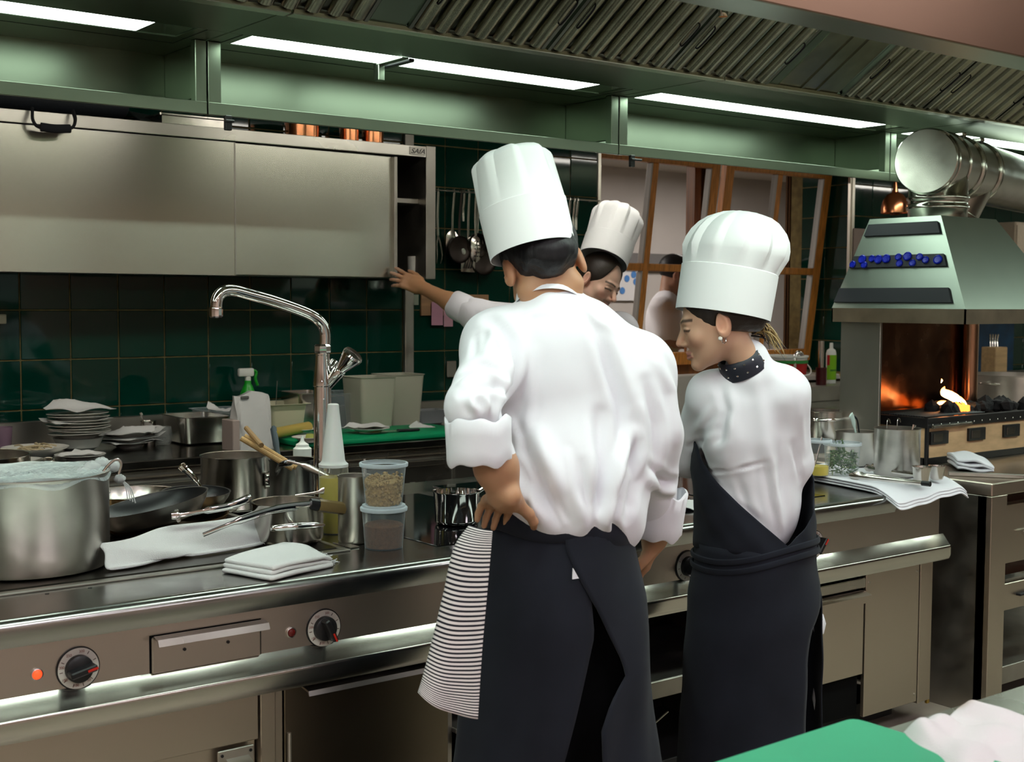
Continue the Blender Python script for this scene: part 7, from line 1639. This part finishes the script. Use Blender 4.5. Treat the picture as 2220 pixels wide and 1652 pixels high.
    for z, r in ((-.034, .064), (-.03, .072), (0.0, .066), (.018, .060), (.02, .055), (-.02, .062)): rows.append([ncc+Rn@np.array((r*math.cos(t), r*math.sin(t), z))-wloc(p)+np.array((0, 0, -.012)) for t in np.linspace(0, 2*PI, 36, endpoint=False)])
    nk = MB().grid(np.array(rows), wrap=True).build('neckerchief', NK, p, smooth=60)
    for t in np.linspace(0, 2*PI, 14, endpoint=False):
        for z, r in ((-.014, .0700), (.008, .0645)): MB().lathe([(0, -.002), (.0035, -.001), (0, .002)], 8, tuple(ncc+Rn@np.array((r*math.cos(t), r*math.sin(t), z))-wloc(p)+np.array((0, 0, -.012))), Rn@np.array((math.cos(t), math.sin(t), 0))).build('stud', CHROME, nk)
    # trousers and shoes
    def trous(P):
        d = s_ell(P, pel, (.15, .115, .15), Rb)
        for s in (-.075, .075):
            h_ = pel+Rb[:, 0]*s-np.array((0, 0, .08)); k = h_*[1, 1, 0]; d = smin(d, s_poly(P, [h_, k+np.array((0, 0, .45)), k+np.array((0, 0, .07))], (.09, .075, .068), .03), .03)
        return d
    V, F = nets(trous, axis_coords(pel[0]-.33, pel[0]+.33, .014), axis_coords(pel[1]-.33, pel[1]+.33, .014), axis_coords(.04, pel[2]+.2, .016)); org('trousers', V, F, BLACKC, p)
    for s in (-.09, .09):
        c = pel*[1, 1, 0]+Rb[:, 0]*s; P = [[c+Rb[:, 0]*w_*math.cos(t)+Rb[:, 1]*(.05+l_*math.sin(t))+np.array((0, 0, z)) for t in np.linspace(0, 2*PI, 24, endpoint=False)] for w_, l_, z in ((.001, .001, 0), (.045, .125, 0), (.047, .128, .02), (.044, .12, .05), (.035, .09, .085), (.001, .001, .095))]
        MB().grid(np.array(P)-wloc(p), wrap=True).build('shoe', BLACK, p)
    # apron: bib sides come to a point at the back, tied at the waist
    def yz(y, Yq=2.36): return a(1640, y, Y=Yq)[2]
    cz = lambda z: a(1637, 1200, Y=2.51)[:2]+IMR[:2]*np.interp(z, (.2, .7, .85, 1.1), (.0, .004, .0, -.01))
    def dims(z): return np.interp(z, (.1, .45, .66, .74, .84, .92, 1.05, 1.2), (.212, .198, .193, .186, .170, .166, .170, .168)), np.interp(z, (.1, .45, .66, .74, .84, .92, 1.05, 1.2), (.18, .165, .165, .16, .152, .150, .146, .140))
    topx = [(-PI, 1.30), (-1.35, yz(985)), (-1.1, yz(1020)), (-.55, yz(1085)), (0.0, yz(1150)), (.40, yz(1196)), (.75, yz(1165)), (1.1, yz(1130)), (1.5, yz(1080)), (PI, 1.30)]
    phs = np.linspace(-PI, PI, 97); tops = np.interp(phs, [t[0] for t in topx], [t[1] for t in topx]); zt0 = yz(1215); rows = []
    for k in range(15):
        row = []
        for j, ph in enumerate(phs):
            z = tops[j]+(zt0-tops[j])*k/14; A_, B_ = dims(z); wv = .003*math.sin(4*ph+30*z)+.0025*math.sin(60*z+3*ph)*math.sin(9*ph); row.append(ring_pt(cz(z), A_+.004+wv, B_+.004+wv, ph, z))
        rows.append(row)
    skirt('apron_bib', rows, NAVY, p, .003)
    zb = .14; rows = []
    for side in (0, 1):
        rows = []
        for k in range(41):
            z = zt0+.012-(zt0+.012-zb)*k/40; y = np.interp(z, (yz(1652), yz(1210)), (1652, 1210)); A_, B_ = dims(z); u = k/40
            if side == 0: p0, p1 = -PI*1.05, math.asin(np.interp(y, (1200, 1290, 1340, 1385, 1450, 1600, 1652, 1900), (.97, .95, .86, .66, .60, .57, .56, .5)))
            else: p0, p1 = np.interp(y, (1200, 1290, 1652), (1.25, 1.30, 1.32)), PI*1.05
            row = []
            for j in range(61):
                ph = p0+(p1-p0)*j/60; wv = .009*u*math.sin(4*ph+.4)+.004*math.sin(9*ph+5*u)*u+.003*math.sin(2*ph+25*u)*(1-u); row.append(ring_pt(cz(z), A_+.006+wv-.008*side, B_+.006+wv-.008*side, ph, z))
            rows.append(row)
        skirt('apron_panel', rows, NAVY, p, .003)
    for dz, e in ((0.0, .012), (-.028, .013)):
        pts = [ring_pt(cz(zt0), dims(zt0)[0]+e, dims(zt0)[1]+e, t, zt0+dz+.028*math.sin(t)*1.1+.006*math.sin(3*t)) for t in np.linspace(-PI*.95, PI*.95, 60)]; MB().tube(np.array(pts)-wloc(p), .009, 8, sx=.45).build('apron_string', NAVY, p)
    cl = [hit_ for hit_ in ()]
    return p
PWOM = chef_woman()
# towel ends showing at the woman's right hip
def rag(label, pxs, Yq):
    pts = [at(x, y, Y=Yq) for x, y in pxs]; c = np.mean(pts, 0); t = thing('side_towel', label, 'towel', c, 0, 'white towel ends at the woman cook\'s hip'); n = len(pts)
    A_ = np.array(pts)-c; b = MB(); m_ = np.array((0, 0, 0)); ring2 = A_+IMF*.012; b.add(list(A_)+list(ring2)+[A_.mean(0)-IMF*.008, ring2.mean(0)+IMF*.006], [(i, (i+1) % n, 2*n) for i in range(n)]+[((i+1) % n+n, i+n, 2*n+1) for i in range(n)]+[(i, i+n, (i+1) % n+n, (i+1) % n) for i in range(n)])
    b.build('fabric', WHITEC, t, smooth=60)
    b = MB(); b.tube([A_[0]*.5+A_[n//2]*.5-IMF*.011+np.array((0, 0, .008)), A_[1]*.6-IMF*.011], .0008, 5); b.build('blue_stripe', mat('blue_thread', (.05, .08, .3), .8), t)
rag('upper white towel end with blue stripe bulging at the woman cook\'s hip', [(1765, 1328), (1785, 1332), (1791, 1352), (1786, 1374), (1768, 1384), (1762, 1360)], 2.44)
rag('lower white towel end hanging beside the woman cook\'s apron', [(1764, 1492), (1769, 1500), (1773, 1520), (1778, 1540), (1766, 1541), (1762, 1515)], 2.44)

# ------------------------------------------------------------------ cook in the aisle reaching for the wall cabinet
def chef_aisle():
    a = at; foot = np.array((*a(1262, 700, Y=4.72)[:2], 0)); p = thing('person', 'young cook with toque facing the island, arm stretched to the wall cabinet', 'person', foot)
    Rh = headframe(math.radians(171), math.radians(24), math.radians(-17)); hs = 1.09; hc = a(1297, 616, Y=4.62); Rb = bodyframe(math.radians(190))
    sh = a(1210, 705, Y=4.78); sh2 = a(1345, 715, Y=4.66); el = a(1030, 682, Y=5.05); wr = a(912, 622, Y=5.36); el2 = a(1360, 830, Y=4.6); wr2 = a(1330, 880, Y=4.4); pel = np.array((foot[0], foot[1], .95)); ch = a(1268, 790, Y=4.74)
    Rhand = framefrom(a(858, 600, Y=5.46)-wr, (-.25, -.95, .12)); tdir = a(893, 575, Y=5.3)-wr
    flip = np.diag([1 if (Rhand[:, 0]@tdir) > 0 else -1, 1, 1])
    def body(P):
        d = head_sdf(P, hc, Rh, hs, 1.15); d = smin(d, s_cone(P, hc+Rh@np.array((0, -.03, -.06)), a(1275, 700, Y=4.72), .055, .06), .02)
        d = smin(d, s_ell(P, ch, (.17, .10, .24), Rb), .05); d = smin(d, s_ell(P, pel, (.15, .10, .13), Rb), .05)
        for q in (sh, sh2): d = smin(d, s_cone(P, q, ch+np.array((0, 0, .1)), .055, .07), .03)
        d = smin(d, s_poly(P, [sh, el, el*.55+wr*.45, wr], (.052, .043, .043, .030), .03), .03); d = smin(d, s_poly(P, [sh2, el2, wr2], (.05, .04, .03), .03), .03)
        d = smin(d, hand_sdf(P, wr, Rhand@flip, 1.06, (.12, .16, .22, .3), .17, .5), .015); d = smin(d, hand_sdf(P, wr2, framefrom((0, -1, 0), (0, 0, 1)), 1, (.4,)*4), .012)
        for s in (-.09, .09):
            h_ = pel+Rb[:, 0]*s-np.array((0, 0, .05)); k = h_*[1, 1, 0]; d = smin(d, s_poly(P, [h_, k+np.array((0, 0, .5)), k+np.array((0, 0, .06))], (.08, .055, .04), .03), .04)
        return d
    lo = np.min([wr, wr2, foot, hc], 0)-.25; hi = np.max([wr, hc, sh2], 0)+.22
    fx = ((hc[0]-.14, hc[0]+.14, .003), (wr[0]-.2, wr[0]+.1, .0042)); fy = ((hc[1]-.14, hc[1]+.14, .003), (wr[1]-.12, wr[1]+.2, .0042)); fz = ((hc[2]-.16, hc[2]+.12, .003), (wr[2]-.12, wr[2]+.14, .0042))
    V, F = nets(body, axis_coords(lo[0], hi[0], .012, fx), axis_coords(lo[1], hi[1], .012, fy), axis_coords(0, hi[2], .016, fz)); V = relax(V, F, 1, .25)
    col = head_color(V, hc, Rh, hs, (.68, .43, .32), (.45, .18, .16), (.03, .02, .014), beard=.35, blush=.2); armw = np.exp(-(seg_d(V, wr, el)[0]/.16)**4)[:, None]; col = col*(1-armw)+np.array((.46, .24, .12))*armw; org('body', V, F, SKIN, p, np.clip(col, 0, 1))
    def hair(P):
        L = (P-hc)@Rh/hs; A = np.abs(L)*[1, 0, 0]+L*[0, 1, 1]; d = s_ell(L, (0, -.02, .044), (.084, .106, .094)); d = smax(d, L[:, 1]-.045-.5*(L[:, 2]-.02)+.9*np.clip(.06-A[:, 0], 0, .05), .006); d = smax(d, -(L[:, 2]+.02), .004); d = smax(d, -s_ell(A, (.09, -.012, -.006), (.024, .024, .036)), .005); return d*hs
    V, F = nets(hair, *[axis_coords(hc[i]-.16, hc[i]+.16, .005) for i in range(3)]); org('hair', V, F, MATS['dark_brown_hair'], p)
    ax = a(1352, 440, Y=4.66)-a(1308, 568, Y=4.62); ax /= np.linalg.norm(ax); fw = Rh[:, 1]-ax*(Rh[:, 1]@ax); fw /= np.linalg.norm(fw); RH = np.stack([np.cross(fw, ax), fw, ax], 1)
    toque(p, a(1307, 566, Y=4.62), RH, .118, .11, .298, .06, 11, 15, dome=.07)
    def jacket(P):
        d = s_ell(P, ch, (.195, .135, .27), Rb); d = smin(d, s_cone(P, sh, sh2, .08), .06); d = smin(d, s_ell(P, pel+np.array((0, 0, .12)), (.18, .135, .2), Rb), .06); d = smin(d, s_poly(P, [sh, el, el*.8+wr*.2], (.085, .072, .058), .04), .03); d = smin(d, s_poly(P, [sh2, el2, wr2*.6+el2*.4], (.085, .068, .055), .04), .03); d = smin(d, s_cone(P, a(1278, 690, Y=4.71), a(1284, 668, Y=4.69), .07, .066), .02)
        return smax(d, -s_cone(P, a(1282, 680, Y=4.70), a(1290, 620, Y=4.66), .056), .006)
    lo = np.min([el, wr2, pel*[1, 1, 1]-[0, 0, .1], sh], 0)-.15; hi = np.max([el, sh, sh2, ch], 0)+.2; V, F = nets(jacket, *[axis_coords(lo[i], hi[i]+.05, .009) for i in range(3)]); q = lambda *pp: hits(jacket, pp)
    V = folds(V, F, [(q((1010, 650), (1040, 690)), .014, -.010), (q((1035, 640), (1070, 690)), .014, .010), (q((1050, 632), (1080, 680)), .012, -.008)]); V = V+vnormals(V, F)*(vnoise(V, 24, 31)*.005)[:, None]; org('jacket', V, F, WHITEC, p)
    c0, c1 = el*.92+wr*.08, el*.62+wr*.38; ax = c1-c0; L = np.linalg.norm(ax); Rc = frame(ax); rows = []
    for z, r in ((0, .064), (.004, .071), (L*.5, .072), (L-.004, .069), (L, .062), (L*.6, .058)): rows.append([c0+Rc@np.array((r*math.cos(t), r*math.sin(t), z+.004*math.sin(4*t)))-wloc(p) for t in np.linspace(0, 2*PI, 40, endpoint=False)])
    MB().grid(np.array(rows), wrap=True).build('cuff', WHITEC, p, smooth=60)
    def trous(P):
        d = s_ell(P, pel, (.17, .13, .15), Rb)
        for s in (-.085, .085):
            h_ = pel+Rb[:, 0]*s-np.array((0, 0, .08)); k = h_*[1, 1, 0]; d = smin(d, s_poly(P, [h_, k+np.array((0, 0, .45)), k+np.array((0, 0, .04))], (.1, .085, .075), .03), .03)
        return d
    V, F = nets(trous, axis_coords(pel[0]-.33, pel[0]+.33, .02), axis_coords(pel[1]-.33, pel[1]+.33, .02), axis_coords(.0, pel[2]+.2, .02)); org('trousers', V, F, BLACKC, p)
    return p
chef_aisle()
# ------------------------------------------------------------------ man in the next room, seen through the left window
def man_window():
    a = at; Yw = 6.85; foot = np.array((*a(1440, 700, Y=Yw)[:2], 0)); p = thing('person', 'dark haired man in white shirt and beige apron seen through the window', 'person', foot)
    Rh = headframe(math.radians(118), math.radians(22), 0); hc = a(1463, 598, Y=Yw); Rb = bodyframe(math.radians(120)); hs = 1.12; sh = a(1432, 668, Y=Yw-.1); el = a(1440, 735, Y=Yw-.12); wr = a(1500, 752, Y=Yw-.1); pel = np.array((foot[0], foot[1], .95)); ch = a(1440, 700, Y=Yw)
    def body(P):
        d = head_sdf(P, hc, Rh, hs); d = smin(d, s_cone(P, hc+Rh@np.array((0, -.03, -.05)), a(1445, 655, Y=Yw), .056, .062), .02); d = smin(d, s_ell(P, ch, (.15, .10, .22), Rb), .04); d = smin(d, s_poly(P, [sh, el, wr], (.05, .042, .03), .03), .03); d = smin(d, hand_sdf(P, wr, framefrom(wr-el, (0, 0, 1)), 1, (.4,)*4), .012)
        for s in (-.09, .09):
            h_ = pel+Rb[:, 0]*s; k = h_*[1, 1, 0]; d = smin(d, s_poly(P, [ch, h_, k+np.array((0, 0, .05))], (.1, .08, .045), .03), .04)
        return d
    lo = np.min([wr, foot, hc, el], 0)-.25; hi = np.max([wr, hc, sh], 0)+.22; V, F = nets(body, axis_coords(lo[0], hi[0], .014, ((hc[0]-.13, hc[0]+.13, .006),)), axis_coords(lo[1], hi[1], .014, ((hc[1]-.13, hc[1]+.13, .006),)), axis_coords(0, hi[2], .018, ((hc[2]-.15, hc[2]+.13, .006),)))
    org('body', V, F, SKIN, p, np.clip(head_color(V, hc, Rh, hs, (.40, .22, .15), (.35, .14, .12), (.02, .015, .01), beard=.6), 0, 1))
    def hair(P):
        L = (P-hc)@Rh/hs; d = s_ell(L, (0, -.02, .044), (.085, .108, .096)); d = smax(d, L[:, 1]-.05-.4*(L[:, 2]-.02), .006); d = smax(d, -(L[:, 2]+.03), .004); return d*hs
    V, F = nets(hair, *[axis_coords(hc[i]-.17, hc[i]+.17, .008) for i in range(3)]); org('hair', V, F, mat('black_hair', (.006, .0055, .007), .45), p)
    def shirt(P):
        d = s_ell(P, ch, (.19, .135, .24), Rb); d = smin(d, s_ell(P, pel+np.array((0, 0, .1)), (.18, .14, .2), Rb), .06); d = smin(d, s_cone(P, sh, sh*.2+el*.8, .085, .07), .05); d = smin(d, s_cone(P, a(1440, 665, Y=Yw), a(1446, 648, Y=Yw), .08, .07), .03); return smax(d, -s_cone(P, a(1444, 655, Y=Yw), hc, .064), .006)
    V, F = nets(shirt, *[axis_coords(min(pel[i], ch[i])-.35, max(ch[i], sh[i])+.3, .012) for i in range(3)]); V = V+vnormals(V, F)*(vnoise(V, 24, 41)*.006)[:, None]; org('shirt', V, F, WHITEC, p)
    b = MB(); AP = mat('beige_apron', (.42, .37, .25), .85)
    w0 = wloc(p); st = [q for q in hits(shirt, ((1437, 640), (1441, 662), (1447, 690), (1453, 720), (1456, 748)))]
    if len(st) > 1: MB().tube(smooth_path([q-w0-IMF*.006 for q in st], 4), .014, 8, sx=.4).build('apron_strap', AP, p)
    rows = [[(lambda h_: h_ if h_ is not None else a(1450+j*3, 725+u*70, Y=Yw-.12))(hit(shirt, 1446+14*(u-.5)+j*3.4, 725+u*70, 7))-w0-IMF*.01 for j in range(7)] for u in np.linspace(0, 1, 4)]
    MB().grid(np.array(rows), .006).build('apron_bib', AP, p, smooth=60)
    return p
man_window()
t = thing('wall_calendar', 'white sheet with blue dots on the far wall seen through the left window', 'poster', at(1362, 615, Y=9.57)); MB().box((-.20, 0, -.17), (.20, .01, .17), .002).build('sheet', mat('calendar_paper', (.62, .62, .64), .7), t)
for x, z in ((.07, .09), (-.02, .05), (-.08, -.07), (.1, .02)): MB().lathe([(0, 0), (.035, 0), (.035, .004), (0, .004)], 14, (x, -.001, z), (0, -1, 0)).build('blue_dot', mat('blue_dot', (.06, .2, .5), .6), t)
